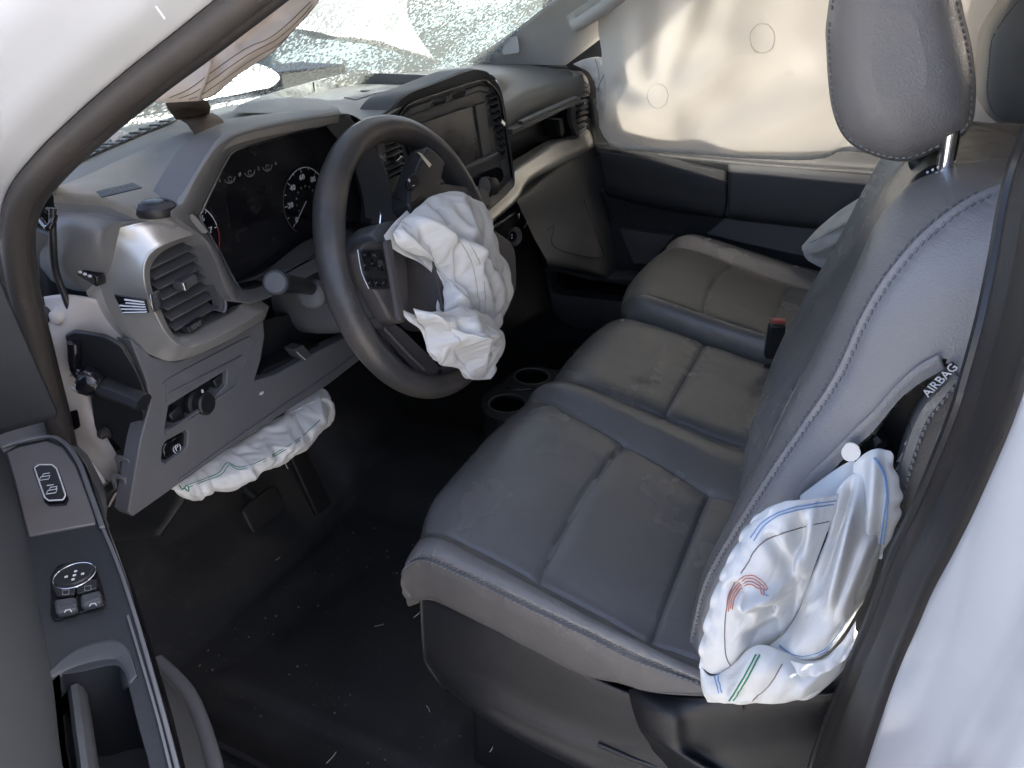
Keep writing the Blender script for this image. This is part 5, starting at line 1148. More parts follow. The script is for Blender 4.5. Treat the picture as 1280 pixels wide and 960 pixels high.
# ---- round sensor left loose on the shoulder
kf = thing('key_fob', 'glossy dark oval key fob lying on the silver vent surround', 'key fob', tuple(S(198, 272, z=0.818)))
kc = arr(S(197, 268, z=0.822))
pr_ = [(0.0195, 0.0), (0.0215, 0.004), (0.0205, 0.009), (0.016, 0.0125), (0.008, 0.014)]
lathe('fob_body', kc, (0, 0, 1), pr_, 'black_plastic', kf, segs=28)
lathe('fob_top', kc+arr((0, 0, 0.0122)), (0, 0, 1), [(0.0155, 0.0), (0.012, 0.0022), (0.006, 0.003)], 'black_gloss', kf, segs=24)
box('fob_loop', kc+arr((-0.015, 0.016, 0.005)), 0.006, 0.004, 0.002, 'wheel_plastic', kf, Matrix.Rotation(R(130), 3, 'Z'), bevel=0.001)
# ---- cup holder on the floor ahead of the middle seat
ch = thing('cup_holder', 'black twin cup holder on the floor ahead of the middle seat', 'cup holder', tuple(S(650, 495, z=0.05)))
ZC = 0.262
cu = [S(634, 505, z=ZC), S(665, 471, z=ZC)]
chp = [(602, 505), (604, 494), (616, 484), (632, 478), (640, 464), (655, 459), (672, 458), (700, 463), (722, 466), (712, 484), (690, 503), (660, 525), (630, 526), (608, 518)]
def circle3(c, r_, n=28): return [arr(c)+r_*arr((math.cos(-2*math.pi*i/n), math.sin(-2*math.pi*i/n), 0)) for i in range(n)]
plate_hole('cup_holder_top', cat_rom(SZ(chp, ZC), 60, True), [circle3(cu[0], 0.038), circle3(cu[1], 0.038)], (0, 0, -0.012), 'black_plastic', ch, bevel=0.003)
for c_ in cu:
    V = []; nseg = 28
    for r_, h_ in ((0.0382, -0.001), (0.036, -0.07), (0.001, -0.071)):
        V += [arr(c_)+arr((r_*math.cos(2*math.pi*i/nseg), r_*math.sin(2*math.pi*i/nseg), h_)) for i in range(nseg)]
    obj('cup_well', V, grid_faces(3, nseg, closed_u=True), 'black_gloss', ch)
    tube('well_rim', circle3(c_+arr((0, 0, 0.001)), 0.039), 0.0022, 'dash_charcoal', ch, closed=True, n=8)
O = cat_rom(SZ(chp, ZC), 60, True); cO = O.mean(0)
V = np.vstack([O+arr((0, 0, -0.011)), (cO+(O-cO)*0.92)+arr((0, 0, -0.20))]); obj('holder_side', V, grid_faces(2, 60, closed_u=True), 'black_plastic', ch)
tube('holder_slot', SZ([(633, 486), (648, 488), (664, 487)], ZC+0.001), 0.003, 'black_gloss', ch)
# ================================================================ steering wheel and column
WC = arr((-0.41, 0.0, 0.70)); TL = R(18.56)
wn_ = arr((0, -math.cos(TL), math.sin(TL))); wa = arr((1, 0, 0)); wbv = arr((0, math.sin(TL), math.cos(TL)))
def SW(px, py, off=0.0): return SP(px, py, WC+wn_*off, wn_)
sw = thing('steering_wheel', 'dusty black steering wheel with a burst hub cover', 'steering wheel', tuple(WC))
RM = 0.1750
rim = []
for i in range(120):
    t = 2*math.pi*i/120; rim.append(WC+RM*(math.cos(t)*wa+math.sin(t)*wbv))
V = []; npf = 22
for i in range(120):
    t = 2*math.pi*i/120; e = math.cos(t)*wa+math.sin(t)*wbv
    for j in range(npf):
        a = 2*math.pi*j/npf; g = 1.0+0.06*math.exp(-((((t-R(40)+math.pi) % (2*math.pi)-math.pi))/0.2)**2)+0.06*math.exp(-((((t-R(140)+math.pi) % (2*math.pi)-math.pi))/0.2)**2)
        cr = math.exp(-((a-math.pi)/0.12)**2)*0.0015
        V.append(rim[i]+e*((0.0172*g-cr)*math.cos(a))+wn_*(0.0195*g*math.sin(a)))
obj('rim', V, grid_faces(120, npf, closed_u=True, closed_v=True), 'wheel_leather', sw)
# spokes
def wplate(name, pts, off, th, m, par, bevel=0.004, rnd=0.25, **k):
    return plate(name, rounded([SW(a, b, off) for a, b in pts], rnd, 3), wn_*th, m, par, bevel=bevel, seg=3, **k)
ls = wplate('left_spoke', [(428, 318), (440, 306), (482, 306), (490, 330), (492, 375), (488, 408), (468, 404), (452, 372), (436, 350)], 0.002, 0.026, 'wheel_plastic', sw)
bsk = wplate('lower_spoke', [(450, 400), (468, 400), (490, 412), (525, 446), (545, 468), (535, 480), (505, 470), (470, 432)], -0.008, 0.016, 'wheel_plastic', sw)
wplate('lower_spoke', [(535, 410), (578, 418), (570, 452), (550, 476), (530, 470), (560, 440)], -0.008, 0.016, 'wheel_plastic', sw)
tube('spoke_groove', [SW(472, 412, 0.012), SW(495, 440, 0.012), SW(520, 466, 0.012)], 0.0018, 'black_gloss', bsk, smoothn=16)
tube('spoke_groove', [SW(480, 410, 0.012), SW(506, 438, 0.012), SW(530, 462, 0.012)], 0.0025, 'wheel_plastic', bsk, smoothn=16)
rs = wplate('right_spoke', [(488, 262), (489, 246), (503, 206), (512, 190), (522, 196), (535, 210), (530, 230), (526, 262), (505, 278), (495, 274)], 0.022, 0.030, 'black_plastic', sw, bevel=0.005, rnd=0.2)
wplate('spoke_bright_end', [(518, 191), (523, 193), (536, 207), (533, 211)], 0.048, 0.005, 'chrome', rs, bevel=0.001, rnd=0.2)
wplate('right_button', [(506, 228), (514, 218), (521, 222), (520, 232), (513, 240), (507, 237)], 0.051, 0.004, 'black_gloss', rs, bevel=0.0015)
for a, b in ((511.5, 225.5), (517, 232)): 
    for ax_ in ((wa, wbv), (wbv, wa)):
        box('button_mark', SW(a, b, 0.0556), 0.0022, 0.0005, 0.0004, 'mark_white', rs, (ax_[0], ax_[1], wn_), bevel=0)
        if b > 230: break
strip('spoke_joint', [SW(490, 246, 0.0525), SW(512, 254, 0.0525), SW(526, 246, 0.0525)], 0.0012, 0.0012, 'black_gloss', rs, smoothn=14)
# connecting arm of the right spoke to the rim
wplate('right_arm', [(530, 240), (545, 232), (600, 240), (606, 260), (560, 262), (530, 268)], 0.0, 0.014, 'wheel_plastic', sw)
# hub
hub = wplate('hub', [(462, 292), (500, 276), (545, 290), (590, 318), (592, 372), (575, 402), (548, 416), (508, 414), (495, 402), (484, 350), (474, 310)], -0.030, 0.080, 'wheel_plastic', sw, bevel=0.010, rnd=0.3)
wplate('hub_cover_edge', [(478, 302), (484, 300), (500, 395), (497, 402), (494, 396)], 0.046, 0.006, 'wheel_plastic', hub, bevel=0.002)
wplate('hub_top', [(436, 298), (448, 286), (492, 278), (500, 288), (478, 304), (446, 312)], -0.01, 0.036, 'column', hub, bevel=0.006)
# button pads on the left spoke
pad = wplate('button_pad', [(446, 312), (474, 313), (483, 345), (484, 362), (462, 362), (452, 348)], 0.026, 0.005, 'black_plastic', ls, bevel=0.0015, rnd=0.15)
for q in ([(450, 315), (460, 315), (462, 322), (452, 322)], [(462, 315), (472, 315), (474, 322), (464, 322)], [(451, 324), (458, 324), (461, 339), (454, 339)], [(460, 325), (468, 325), (471, 334), (463, 334)], [(470, 325), (476, 325), (479, 339), (473, 339)], [(455, 348), (463, 348), (466, 359), (461, 359)], [(465, 348), (473, 348), (475, 359), (468, 359)], [(475, 348), (482, 348), (483, 359), (477, 359)]):
    bt = wplate('pad_button', q, 0.031, 0.0022, 'black_gloss', ls, bevel=0.0007, rnd=0.2)
    c_ = np.mean(arr(q), 0); box('button_mark', SW(c_[0], c_[1], 0.0338), 0.0017, 0.0004, 0.0003, 'thread', ls, (wa, wbv, wn_), bevel=0)
tube('pad_bright_edge', [SW(447, 312, 0.0315), SW(452, 340, 0.0315), SW(461, 361, 0.0315)], 0.0006, 'mark_white', ls, smoothn=12)
# tan tethers inside the hub
for q in (0, 1):
    strip('tether', [SW(527+q*6, 458+q*3, 0.004), SW(536+q*5, 446+q*3, 0.006), SW(548+q*3, 436+q*4, 0.01)], 0.004, 0.001, 'strap_tan', sw, up=tuple(wn_), smoothn=10)
# column shroud with the stalk
col = thing('steering_column', 'grey steering column shroud with an indicator stalk', 'steering column', tuple(WC-wn_*0.12))
CV = []; n_ = 40; st_ = [(0.030, 0.050, 0.046), (0.045, 0.066, 0.058), (0.085, 0.074, 0.064), (0.13, 0.076, 0.066), (0.19, 0.074, 0.062), (0.24, 0.060, 0.05)]
for d_, rx, ry in st_:
    c_ = WC-wn_*d_+wbv*(-0.012)
    for i in range(n_):
        t = 2*math.pi*i/n_; f = lambda w: math.copysign(abs(w)**0.7, w)
        CV.append(c_+rx*f(math.cos(t))*wa+ry*f(math.sin(t))*wbv)
obj('shroud', CV, grid_faces(len(st_), n_, closed_u=True)+[tuple(range(n_))], 'column', col, sub=1, angle=60)
t0 = S(346, 353, y=0.055); t1 = S(372, 356, y=0.080); t2 = S(395, 362, y=0.11)
tube('stalk', [t2, t1, arr(t0)+(arr(t0)-arr(t1))*0.05], 0.0105, 'black_plastic', col, n=16, scale=[0.85, 1.0, 1.25])
nrm_ = (arr(t0)-arr(t1)); nrm_ /= np.linalg.norm(nrm_); nrm_ = nrm_*0.4+arr((-0.62, -0.4, 0.25)); nrm_ /= np.linalg.norm(nrm_)
lathe('stalk_knob', arr(t0)-nrm_*0.006, nrm_, [(0.0125, 0), (0.0150, 0.004), (0.0150, 0.011), (0.0135, 0.0125)], 'black_plastic', col, segs=24)
lathe('stalk_end', arr(t0)+nrm_*0.0066, nrm_, [(0.0122, 0), (0.0115, 0.0012), (0.004, 0.0018)], 'dash_charcoal', col, segs=24)
lathe('stalk_collar', t2-arr((0.012, 0.006, 0)), (-1, -0.4, 0.1), [(0.02, 0), (0.018, 0.012), (0.012, 0.016)], 'column', col, segs=20)
# pedals in the dark footwell
pd = thing('brake_pedal', 'black brake pedal in the driver footwell', 'pedal', tuple(S(330, 590, y=0.36)))
plate('pad', rounded([arr((-0.42, 0.36, 0.16))+arr(p) for p in ((-0.045, 0, -0.022), (0.045, 0, -0.022), (0.045, 0.02, 0.03), (-0.045, 0.02, 0.03))], 0.2, 3), (0, 0.012, -0.006), 'rubber', pd, bevel=0.003)
tube('arm', [(-0.42, 0.38, 0.17), (-0.42, 0.46, 0.26), (-0.42, 0.46, 0.45)], 0.009, 'black_plastic', pd, smoothn=14)
ac = thing('accelerator_pedal', 'narrow black accelerator pedal in the driver footwell', 'pedal', (-0.27, 0.38, 0.05))
plate('pad', rounded([arr((-0.27, 0.38, 0.13))+arr(p) for p in ((-0.025, -0.02, -0.07), (0.025, -0.02, -0.07), (0.022, 0.03, 0.06), (-0.022, 0.03, 0.06))], 0.2, 3), (0, 0.012, -0.004), 'rubber', ac, bevel=0.003)
tube('arm', [(-0.27, 0.42, 0.17), (-0.27, 0.5, 0.3), (-0.27, 0.5, 0.45)], 0.008, 'black_plastic', ac, smoothn=14)
# ================================================================ doors
# ---- driver door, standing open about thirty degrees
dd = thing('driver_door', 'open driver door trim with lock button and window switches', 'door', (-0.93, 0.45, 0.0))
ZA = 0.60
q0, q1 = arr(S(120, 640, z=ZA)), arr(S(215, 950, z=ZA))
dv_ = (q1-q0); dv_ /= np.linalg.norm(dv_); dnv = arr((dv_[1], -dv_[0], 0))           # along the door, and out of the cab
if dnv[0] > 0: dnv = -dnv
Z_ = lambda pts, z=ZA: SZ(pts, z)
top_px = [(4, 566), (22, 556), (60, 548), (82, 556), (100, 580), (112, 612), (128, 655), (156, 730), (180, 810), (200, 880), (218, 960), (236, 1040), (90, 1040), (74, 940), (64, 850), (50, 775), (36, 690)]
recess = [(66, 852), (100, 840), (140, 831), (153, 838), (160, 856), (172, 905), (184, 948), (188, 985), (150, 1010), (92, 1015), (80, 940)]
arm = plate_hole('armrest', Z_(top_px), [cat_rom(Z_(recess), 30, True)], (0, 0, -0.018), 'door_black', dd, bevel=0.0025)
rw = cat_rom(Z_(recess), 40, True); rwc = rw.mean(0)
RWV = np.vstack([rw+arr((0, 0, -0.004)), rw+arr((0, 0, -0.03)), rwc+(rw-rwc)*0.92+arr((0, 0, -0.085)), rwc+(rw-rwc)*0.05+arr((0, 0, -0.087))])
obj('pull_cup', RWV, grid_faces(4, 40, closed_u=True), 'door_black', dd)
sheet('cup_lip', [Z_([(60, 842), (95, 812), (140, 800), (160, 812), (172, 845)], ZA+0.001), Z_([(64, 850), (98, 836), (140, 828), (154, 836), (161, 858)], ZA-0.002), Z_([(66, 856), (100, 843), (138, 836), (150, 844), (156, 864)], ZA-0.016)], 14, 40, 'door_teal', dd, solid=0.002)
tube('pull_handle', [arr(S(98, 872, z=ZA-0.02)), arr(S(104, 915, z=ZA-0.012)), arr(S(110, 958, z=ZA-0.012)), arr(S(116, 1010, z=ZA-0.015))], (0.006, 0.012), 'door_teal', dd, smoothn=24)
# lock plate and button
lpz = ZA+0.0022
lplate = plate('lock_plate', Z_([(8, 566), (24, 559), (58, 551), (78, 559), (95, 583), (106, 612), (118, 645), (119, 654), (36, 669), (28, 640), (18, 600)], lpz), (0, 0, -0.004), 'door_plate', dd, bevel=0.001)
strip('lock_plate_edge', Z_([(2, 560), (20, 553.5), (60, 546), (80, 553.5), (98, 577), (110, 608), (124, 648), (128, 660)], lpz+0.001), 0.0045, 0.003, 'door_edge', dd, smoothn=60, bevel=0.0008)
strip('armrest_edge', Z_([(124, 650), (146, 702), (166, 760), (188, 835), (206, 900), (222, 962), (240, 1040)], ZA+0.001), 0.003, 0.003, 'door_edge', dd, smoothn=60, bevel=0.0006)
strip('armrest_edge', Z_([(160, 770), (178, 830), (196, 892), (212, 955), (225, 1010)], ZA+0.0022), 0.0016, 0.002, 'door_edge', dd, smoothn=60)
lk = [(44, 588), (50, 584), (66, 584), (72, 589), (83, 622), (80, 628), (62, 629), (57, 625)]
lkr = rounded(Z_(lk, lpz+0.0006), 0.2, 3)
plate('lock_button_well', [arr(p)*1.0+(arr(p)-lkr.mean(0))*0.16 for p in lkr], (0, 0, 0.0004), 'black_gloss', dd, bevel=0)
lb = plate('lock_button', lkr+arr((0, 0, 0.001)), (0, 0, 0.002), 'black_plastic', dd, bevel=0.0005)
tube('lock_button_ring', lkr+arr((0, 0, 0.003)), 0.0007, 'mark_white', lb, n=8, closed=True)
lax = arr(S(80, 600, z=lpz))-arr(S(40, 606, z=lpz)); lax /= np.linalg.norm(lax); lay = np.cross((0, 0, 1), lax)
def padlock(c, open_, par):
    c = arr(c)
    P_ = [c+lax*x+lay*y+arr((0, 0, 0.0035)) for x, y in ((-0.004, 0), (0.004, 0), (0.004, -0.006), (-0.004, -0.006))]
    tube('padlock_mark', P_, 0.0004, 'mark_white', par, closed=True, n=6)
    sh = [(-0.0028, 0), (-0.0028, 0.005), (0.0028, 0.005)]+([] if open_ else [(0.0028, 0)])
    tube('padlock_mark', [c+lax*x+lay*y+arr((0, 0, 0.0035)) for x, y in sh], 0.0004, 'mark_white', par, n=6)
padlock(S(58, 599, z=lpz+0.003), True, lb); padlock(S(67, 616, z=lpz+0.003), False, lb)
box('lock_split', S(63, 606.5, z=lpz+0.0035), 0.0028, 0.0006, 0.0004, 'mark_white', lb, (lax, lay, (0, 0, 1)), bevel=0)
# switch pod
pod = plate('switch_pod', rounded(Z_([(64, 722), (72, 708), (98, 702), (118, 706), (124, 720), (133, 752), (131, 758), (68, 777), (64, 770)], ZA+0.001), 0.15, 3), (0, 0, 0.0012), 'black_gloss', dd, bevel=0.0004)
mk = disc('mirror_knob', S(93, 720, z=ZA+0.0022), (0, 0, 1), 0.0155, 0.004, 'black_plastic', dd, segs=32, bevel=0.0015)
tube('knob_ring', circle3(S(93, 719.5, z=ZA+0.0058), 0.0153, 36), 0.0007, 'chrome', mk, closed=True, n=8)
kcn = arr(S(93, 719, z=ZA+0.0065))
for x, y in ((0, 1), (0, -1), (1, 0), (-1, 0), (0, 0)): box('knob_mark', kcn+lax*x*0.006+lay*y*0.005, 0.0011, 0.0009, 0.0003, 'mark_white', mk, (lax, lay, (0, 0, 1)), bevel=0)
for i, qd in enumerate(([(66, 735), (95, 733), (95, 746), (72, 749)], [(97, 732, ), (122, 726), (123, 738), (97, 746)])):
    mb = plate('mirror_button', rounded(Z_(qd, ZA+0.003), 0.15, 2), (0, 0, 0.003), 'black_plastic', dd, bevel=0.0008)
    cc = np.mean(arr(qd), 0); O_ = [arr(S(cc[0]+dx, cc[1]+dy, z=ZA+0.0064)) for dx, dy in ((-4, -2.5), (4, -3.5), (4, 2), (0, 3), (-4, 2.5))]
    tube('mirror_mark', O_, 0.0004, 'thread', mb, closed=True, n=6)
for i, qd in enumerate(([(70, 757), (97, 752), (99, 768), (72, 774)], [(102, 751), (127, 744), (130, 759), (104, 766)])):
    wsw = plate('window_switch', rounded(Z_(qd, ZA+0.003), 0.15, 2), (0, 0, 0.006), 'door_teal', dd, bevel=0.0016)
    strip('switch_bright_edge', [arr(S(qd[0][0]+3, qd[0][1]+2, z=ZA+0.0092)), arr(S(qd[1][0]-3, qd[1][1]+2, z=ZA+0.0092))], 0.0022, 0.0008, 'chrome', wsw)
    cc = np.mean(arr(qd), 0); O_ = [arr(S(cc[0]+dx, cc[1]+dy, z=ZA+0.0094)) for dx, dy in ((-4, 3), (-2, 0), (3, -1), (5, 2))]
    tube('window_mark', O_, 0.0004, 'mark_white', wsw, n=6)
# inner panel rising outside the armrest
inn = cat_rom(Z_([(-6, 540), (4, 566), (20, 620), (36, 690), (50, 775), (64, 850), (74, 940), (90, 1040), (100, 1150)], ZA), 50)
Pn = np.stack([inn+arr((0, 0, -0.06)), inn+arr((0, 0, -0.004)), inn+arr((0, 0, 0.004))+dnv*0.001, inn+dnv*0.012+arr((0, 0, 0.035)), inn+dnv*0.034+arr((0, 0, 0.09)), inn+dnv*0.05+arr((0, 0, 0.14)), inn+dnv*0.10+arr((0, 0, 0.16))], 1)
obj('door_panel', Pn.reshape(-1, 3), grid_faces(50, 7), 'door_teal', dd, solid=0.003, sub=1, angle=70)
# hinge-end trim: black upper piece and grey end face
e0 = arr(S(75, 516, y=0.27)); 
ue = [S(-60, 215, x=-0.91), S(0, 342, x=-0.895), S(38, 430, x=-0.885), S(75, 514, x=-0.875), S(73, 522, x=-0.875), S(40, 531, x=-0.885), S(0, 543, x=-0.895), S(-60, 562, x=-0.91)]
plate('hinge_end_trim', ue, (-0.07, 0.035, 0), 'door_black', dd, bevel=0.003)
tp0 = Pn[:, -1]; tpo = tp0+dnv*0.05+arr((0, 0, -0.02)); TPV = np.stack([tp0+arr((0, 0, 0.001)), tp0*0.5+tpo*0.5+arr((0, 0, 0.006)), tpo, tpo+dnv*0.01+arr((0, 0, -0.3))], 1)
obj('door_top', TPV.reshape(-1, 3), grid_faces(50, 4), 'door_black', dd, solid=0.003)
sheet('end_face', [[S(-10, 548, y=0.245), S(30, 535, y=0.255), S(72, 526, y=0.268), S(84, 534, y=0.285)], [S(-6, 556, y=0.235), S(40, 543, y=0.24), S(84, 552, y=0.235), S(104, 562, y=0.24)], [S(-4, 562, y=0.232), S(60, 550, y=0.22), S(106, 600, y=0.15), S(128, 610, y=0.16)], [S(0, 590, y=0.22), S(70, 570, y=0.20), S(124, 645, y=0.06), S(133, 640, y=0.08)]], 20, 24, 'dash_lower', dd, solid=0.003)
# armrest flank down to the map pocket
ed = cat_rom(Z_([(86, 556), (104, 580), (130, 655), (158, 730), (182, 810), (202, 880), (220, 960), (238, 1040)], ZA-0.004), 50)
Fk = np.stack([ed, ed-dnv*0.004+arr((0, 0, -0.012)), ed-dnv*0.003+arr((0, 0, -0.05)), ed+dnv*0.035+arr((0, 0, -0.14)), ed+dnv*0.05+arr((0, 0, -0.30))], 1)
obj('armrest_flank', Fk.reshape(-1, 3), grid_faces(50, 5), 'black_gloss', dd, sub=1, angle=70, solid=0.002)
mp_ = [S(196, 826, z=0.36), S(214, 842, z=0.36), S(236, 868, z=0.36), S(252, 905, z=0.36), S(266, 950, z=0.36), S(276, 1000, z=0.36), S(285, 1050, z=0.36)]
mpc = cat_rom(mp_, 40)
tube('map_pocket_rim', mpc, (0.008, 0.006), 'dash_lower', dd, n=12)
MPV = np.stack([mpc+arr((0, 0, -0.002)), mpc+dnv*0.01+arr((0, 0, -0.08)), mpc+dnv*0.03+arr((0, 0, -0.26))], 1)
obj('map_pocket', MPV.reshape(-1, 3), grid_faces(40, 3), 'door_black', dd, solid=0.003, sub=1)
# outer skin of the door
oc_ = arr((-0.965, 0.47, 0)); dl = 1.02
osk = [[oc_+dv_*t+arr((0, 0, z))+dnv*b for t in np.linspace(0, dl, 6)] for z, b in ((-0.15, 0.06), (0.1, 0.085), (0.35, 0.10), (0.6, 0.09), (0.74, 0.075))]
sheet('door_skin', osk, 20, 24, 'white_paint', dd, solid=0.004)
# ---- passenger door
pdoor = thing('passenger_door', 'dark passenger door trim with armrest and map pocket beside the far seat', 'door', (0.80, -0.3, 0.0))
def RX(rows, xs): return [[S(a, b, x=x_) for (a, b) in r_] for r_, x_ in zip(rows, xs)]
sheet('upper_trim', RX([[(735, 120), (830, 150), (950, 165), (1080, 170), (1200, 175)], [(742, 172), (830, 186), (950, 198), (1080, 205), (1200, 212)], [(745, 184), (830, 194), (950, 206), (1080, 216), (1200, 224)], [(748, 192), (830, 203), (950, 218), (1080, 228), (1200, 238)]], (0.775, 0.765, 0.745, 0.745)), 24, 50, 'door_black', pdoor, solid=0.004)
afr = RX([[(742, 180), (800, 188), (860, 203), (909, 214)], [(746, 187), (800, 196), (860, 212), (909, 226)], [(747, 191), (800, 200), (860, 215.5), (909, 229.5)], [(750, 205), (800, 222), (860, 238), (909, 249)], [(757, 240), (810, 254), (862, 264), (906, 271)], [(765, 246), (812, 258), (862, 267), (906, 273)]], (0.745, 0.70, 0.692, 0.690, 0.695, 0.74))
sheet('armrest', afr, 40, 40, 'door_black', pdoor, angle=60, solid=0.003, label='glossy black front armrest of the far door')
strip('armrest_highlight_edge', [S(748, 189, x=0.692), S(800, 197.5, x=0.692), S(860, 213.5, x=0.692), S(909, 227.5, x=0.692)], 0.002, 0.002, 'dash_lower', pdoor, smoothn=30)
arr_ = RX([[(910, 206), (960, 209), (1020, 214), (1110, 222), (1200, 230)], [(910, 212), (960, 216), (1020, 222), (1110, 230), (1200, 240)], [(911, 222), (960, 227), (1020, 233), (1110, 243), (1200, 253)], [(910, 260), (955, 265), (1015, 272), (1100, 282), (1200, 293)], [(911, 271), (955, 276), (1015, 283), (1095, 293), (1200, 303)], [(915, 274), (955, 279), (1015, 286), (1095, 296), (1200, 306)]], (0.74, 0.695, 0.683, 0.683, 0.70, 0.75))
sheet('armrest_pad', arr_, 40, 40, 'door_teal', pdoor, angle=60, solid=0.003)
for q in ([(855, 209), (866, 205), (892, 211), (894, 219), (880, 216)], [(815, 203), (845, 206), (852, 213), (835, 211)]):
    plate('window_switch', rounded(SX(q, 0.742), 0.2, 2), (-0.02, 0, 0), 'black_plastic', pdoor, bevel=0.003)
sheet('lower_panel', RX([[(740, 232), (800, 250), (870, 266), (960, 276), (1100, 290), (1200, 300)], [(760, 270), (810, 290), (870, 300), (960, 310), (1100, 330), (1200, 345)], [(740, 330), (800, 345), (860, 360), (960, 380), (1100, 400), (1200, 420)], [(680, 430), (760, 440), (840, 450), (960, 470), (1100, 490), (1200, 500)]], (0.745, 0.752, 0.755, 0.755)), 30, 40, 'door_black', pdoor, solid=0.004)
plate('lower_insert', rounded(SX([(882, 293), (906, 272), (1035, 284), (1110, 295), (1090, 335), (1000, 320), (930, 305)], 0.738), 0.08, 2), (0.008, 0, 0), 'dash_lower', pdoor, bevel=0.003)
tube('panel_crease', SX([(786, 252), (793, 270), (802, 292)], 0.745), 0.004, 'door_black', pdoor)
plate('front_insert', rounded(SX([(774, 286), (786, 288), (842, 296), (812, 330), (792, 330)], 0.715), 0.06, 2), (0.03, 0, 0), 'dash_charcoal', pdoor, bevel=0.003)
pk_o = [(677, 338), (690, 332), (740, 344), (800, 352), (800, 400), (770, 412), (722, 413), (694, 396), (680, 366)]
pk_i = [(690, 345), (698, 340), (740, 350), (800, 360), (800, 376), (775, 377), (722, 371), (696, 367), (689, 358)]
po = cat_rom(SX(pk_o, 0.665), 50, True); pi_ = cat_rom(SX(pk_i, 0.665), 50, True)
PR = np.stack([po+arr((0.06, 0, 0)), po+arr((0.008, 0, 0)), po*0.85+pi_*0.15+arr((-0.004, 0, 0)), po*0.15+pi_*0.85+arr((-0.004, 0, 0)), pi_, pi_+arr((0.05, 0, 0))], 0)
obj('map_pocket', PR.reshape(-1, 3), grid_faces(6, 50, closed_u=True), 'dash_charcoal', pdoor, angle=60)
plate('pocket_back', SX(pk_i, 0.715), (0.004, 0, 0), 'black_gloss', pdoor, bevel=0)
plate('door_skin', [(0.80, 0.34, -0.15), (0.80, -0.86, -0.15), (0.80, -0.86, 0.66), (0.80, 0.34, 0.68)], (0.03, 0, 0), 'white_paint', pdoor, bevel=0.006)
# black quarter trim and mirror behind the far pillar
sl = plate('mirror_corner', rounded(SX([(694, 82), (704, 66), (735, 42), (752, 34), (756, 78), (728, 84)], 0.775), 0.15, 3), (0.02, 0, 0), 'black_plastic', pdoor, bevel=0.003)
tube('corner_fold', SX([(700, 80), (718, 62), (742, 46)], 0.772), 0.003, 'rubber', pdoor, smoothn=14)


plate('sun_block_strip', [(0.772, 0.30, 0.62), (0.772, -0.86, 0.62), (0.768, -0.86, 0.785), (0.768, 0.0, 0.785), (0.772, 0.16, 0.74)], (0.02, 0, 0), 'rubber', pdoor, bevel=0.002)  # unseen strip added to stop sun slipping in under the curtain airbag
plate('sun_block_plate', [(0.788, 0.38, 0.66), (0.788, -0.04, 0.66), (0.788, -0.04, 1.02), (0.788, 0.06, 1.02), (0.788, 0.22, 0.90)], (0.012, 0, 0), 'black_plastic', pdoor, bevel=0.003)  # plate added behind the curtain front to keep sun off the far vent
# ================================================================ deployed airbags
def cloth(name, P, m, parent, sub=1, solid=0.0009, **k):
    P = P.copy(); P[1:-1, 1:-1] = (P[1:-1, 1:-1]*3+P[:-2, 1:-1]+P[2:, 1:-1]+P[1:-1, :-2]+P[1:-1, 2:])/7
    nv, nu = P.shape[:2]
    return obj(name, P.reshape(-1, 3), grid_faces(nv, nu), m, parent, sub=sub, solid=solid, angle=180, **k)
def edge_pins(nv, nu, w=1, sides='tblr'):
    p_ = np.zeros((nv, nu), bool)
    if 't' in sides: p_[:w] = True
    if 'b' in sides: p_[-w:] = True
    if 'l' in sides: p_[:, :w] = True
    if 'r' in sides: p_[:, -w:] = True
    return p_
def bulge(P, h, nrm, pu=1.0):
    nv, nu = P.shape[:2]; v = np.linspace(0, 1, nv)[:, None]; u = np.linspace(0, 1, nu)[None]
    w = (np.sin(math.pi*v)**0.7)*(np.sin(math.pi*u)**0.7)
    return P+h*w[..., None]*arr(nrm)
def project(P):
    v = arr(P)-CAM; z = v@c_d
    return np.stack([640+F_PX*(v@c_r)/z, 480-F_PX*(v@c_u)/z], -1)
def on_cloth(P, px, n=60, lift=0.0012):
    """a line sewn on the cloth: image of the line looked up on the cloth surface"""
    Q = P.reshape(-1, 3); q2 = project(Q); out = []
    for a in cat_rom([(x, y, 0) for x, y in px], n):
        d = np.hypot(q2[:, 0]-a[0], q2[:, 1]-a[1]); i = np.argsort(d)[:4]; w = 1/(d[i]+0.4)
        p_ = (Q[i]*w[:, None]).sum(0)/w.sum(); t = CAM-p_; out.append(p_+t/np.linalg.norm(t)*lift)
    out = arr(out)
    for _ in range(2): out[1:-1] = (out[:-2]+2*out[1:-1]+out[2:])/4
    return out
def sewn(name, P, px, m, parent, r=0.0006, n=60):
    return tube(name, on_cloth(P, px, n), r, m, parent, n=6)
# ---- driver airbag spilling out of the wheel hub
da = thing('driver_airbag', 'deflated white driver airbag hanging out of the steering wheel', 'airbag', tuple(SW(560, 470, 0.06)))
W_ = lambda pts, off: [SW(a, b, o) for (a, b), o in zip(pts, off if isinstance(off, (list, tuple)) else [off]*len(pts))]
# upper lobe
n1 = 64
up = quad_patch(W_([(490, 292), (502, 278), (520, 261), (541, 245), (562, 239)], [.056, .058, .06, .062, .062]),
                W_([(562, 239), (590, 246), (607, 264), (615, 290), (628, 326), (638, 352), (636, 384), (622, 412)], [.062, .066, .06, .055, .052, .05, .05, .05]),
                W_([(556, 350), (558, 372), (560, 392), (590, 400), (622, 412)], [.055, .058, .06, .055, .05]),
                W_([(490, 292), (496, 304), (512, 316), (532, 326), (548, 338), (556, 350)], [.056, .056, .055, .055, .055, .055]), n1, n1)
up = bulge(up, 0.032, wn_)
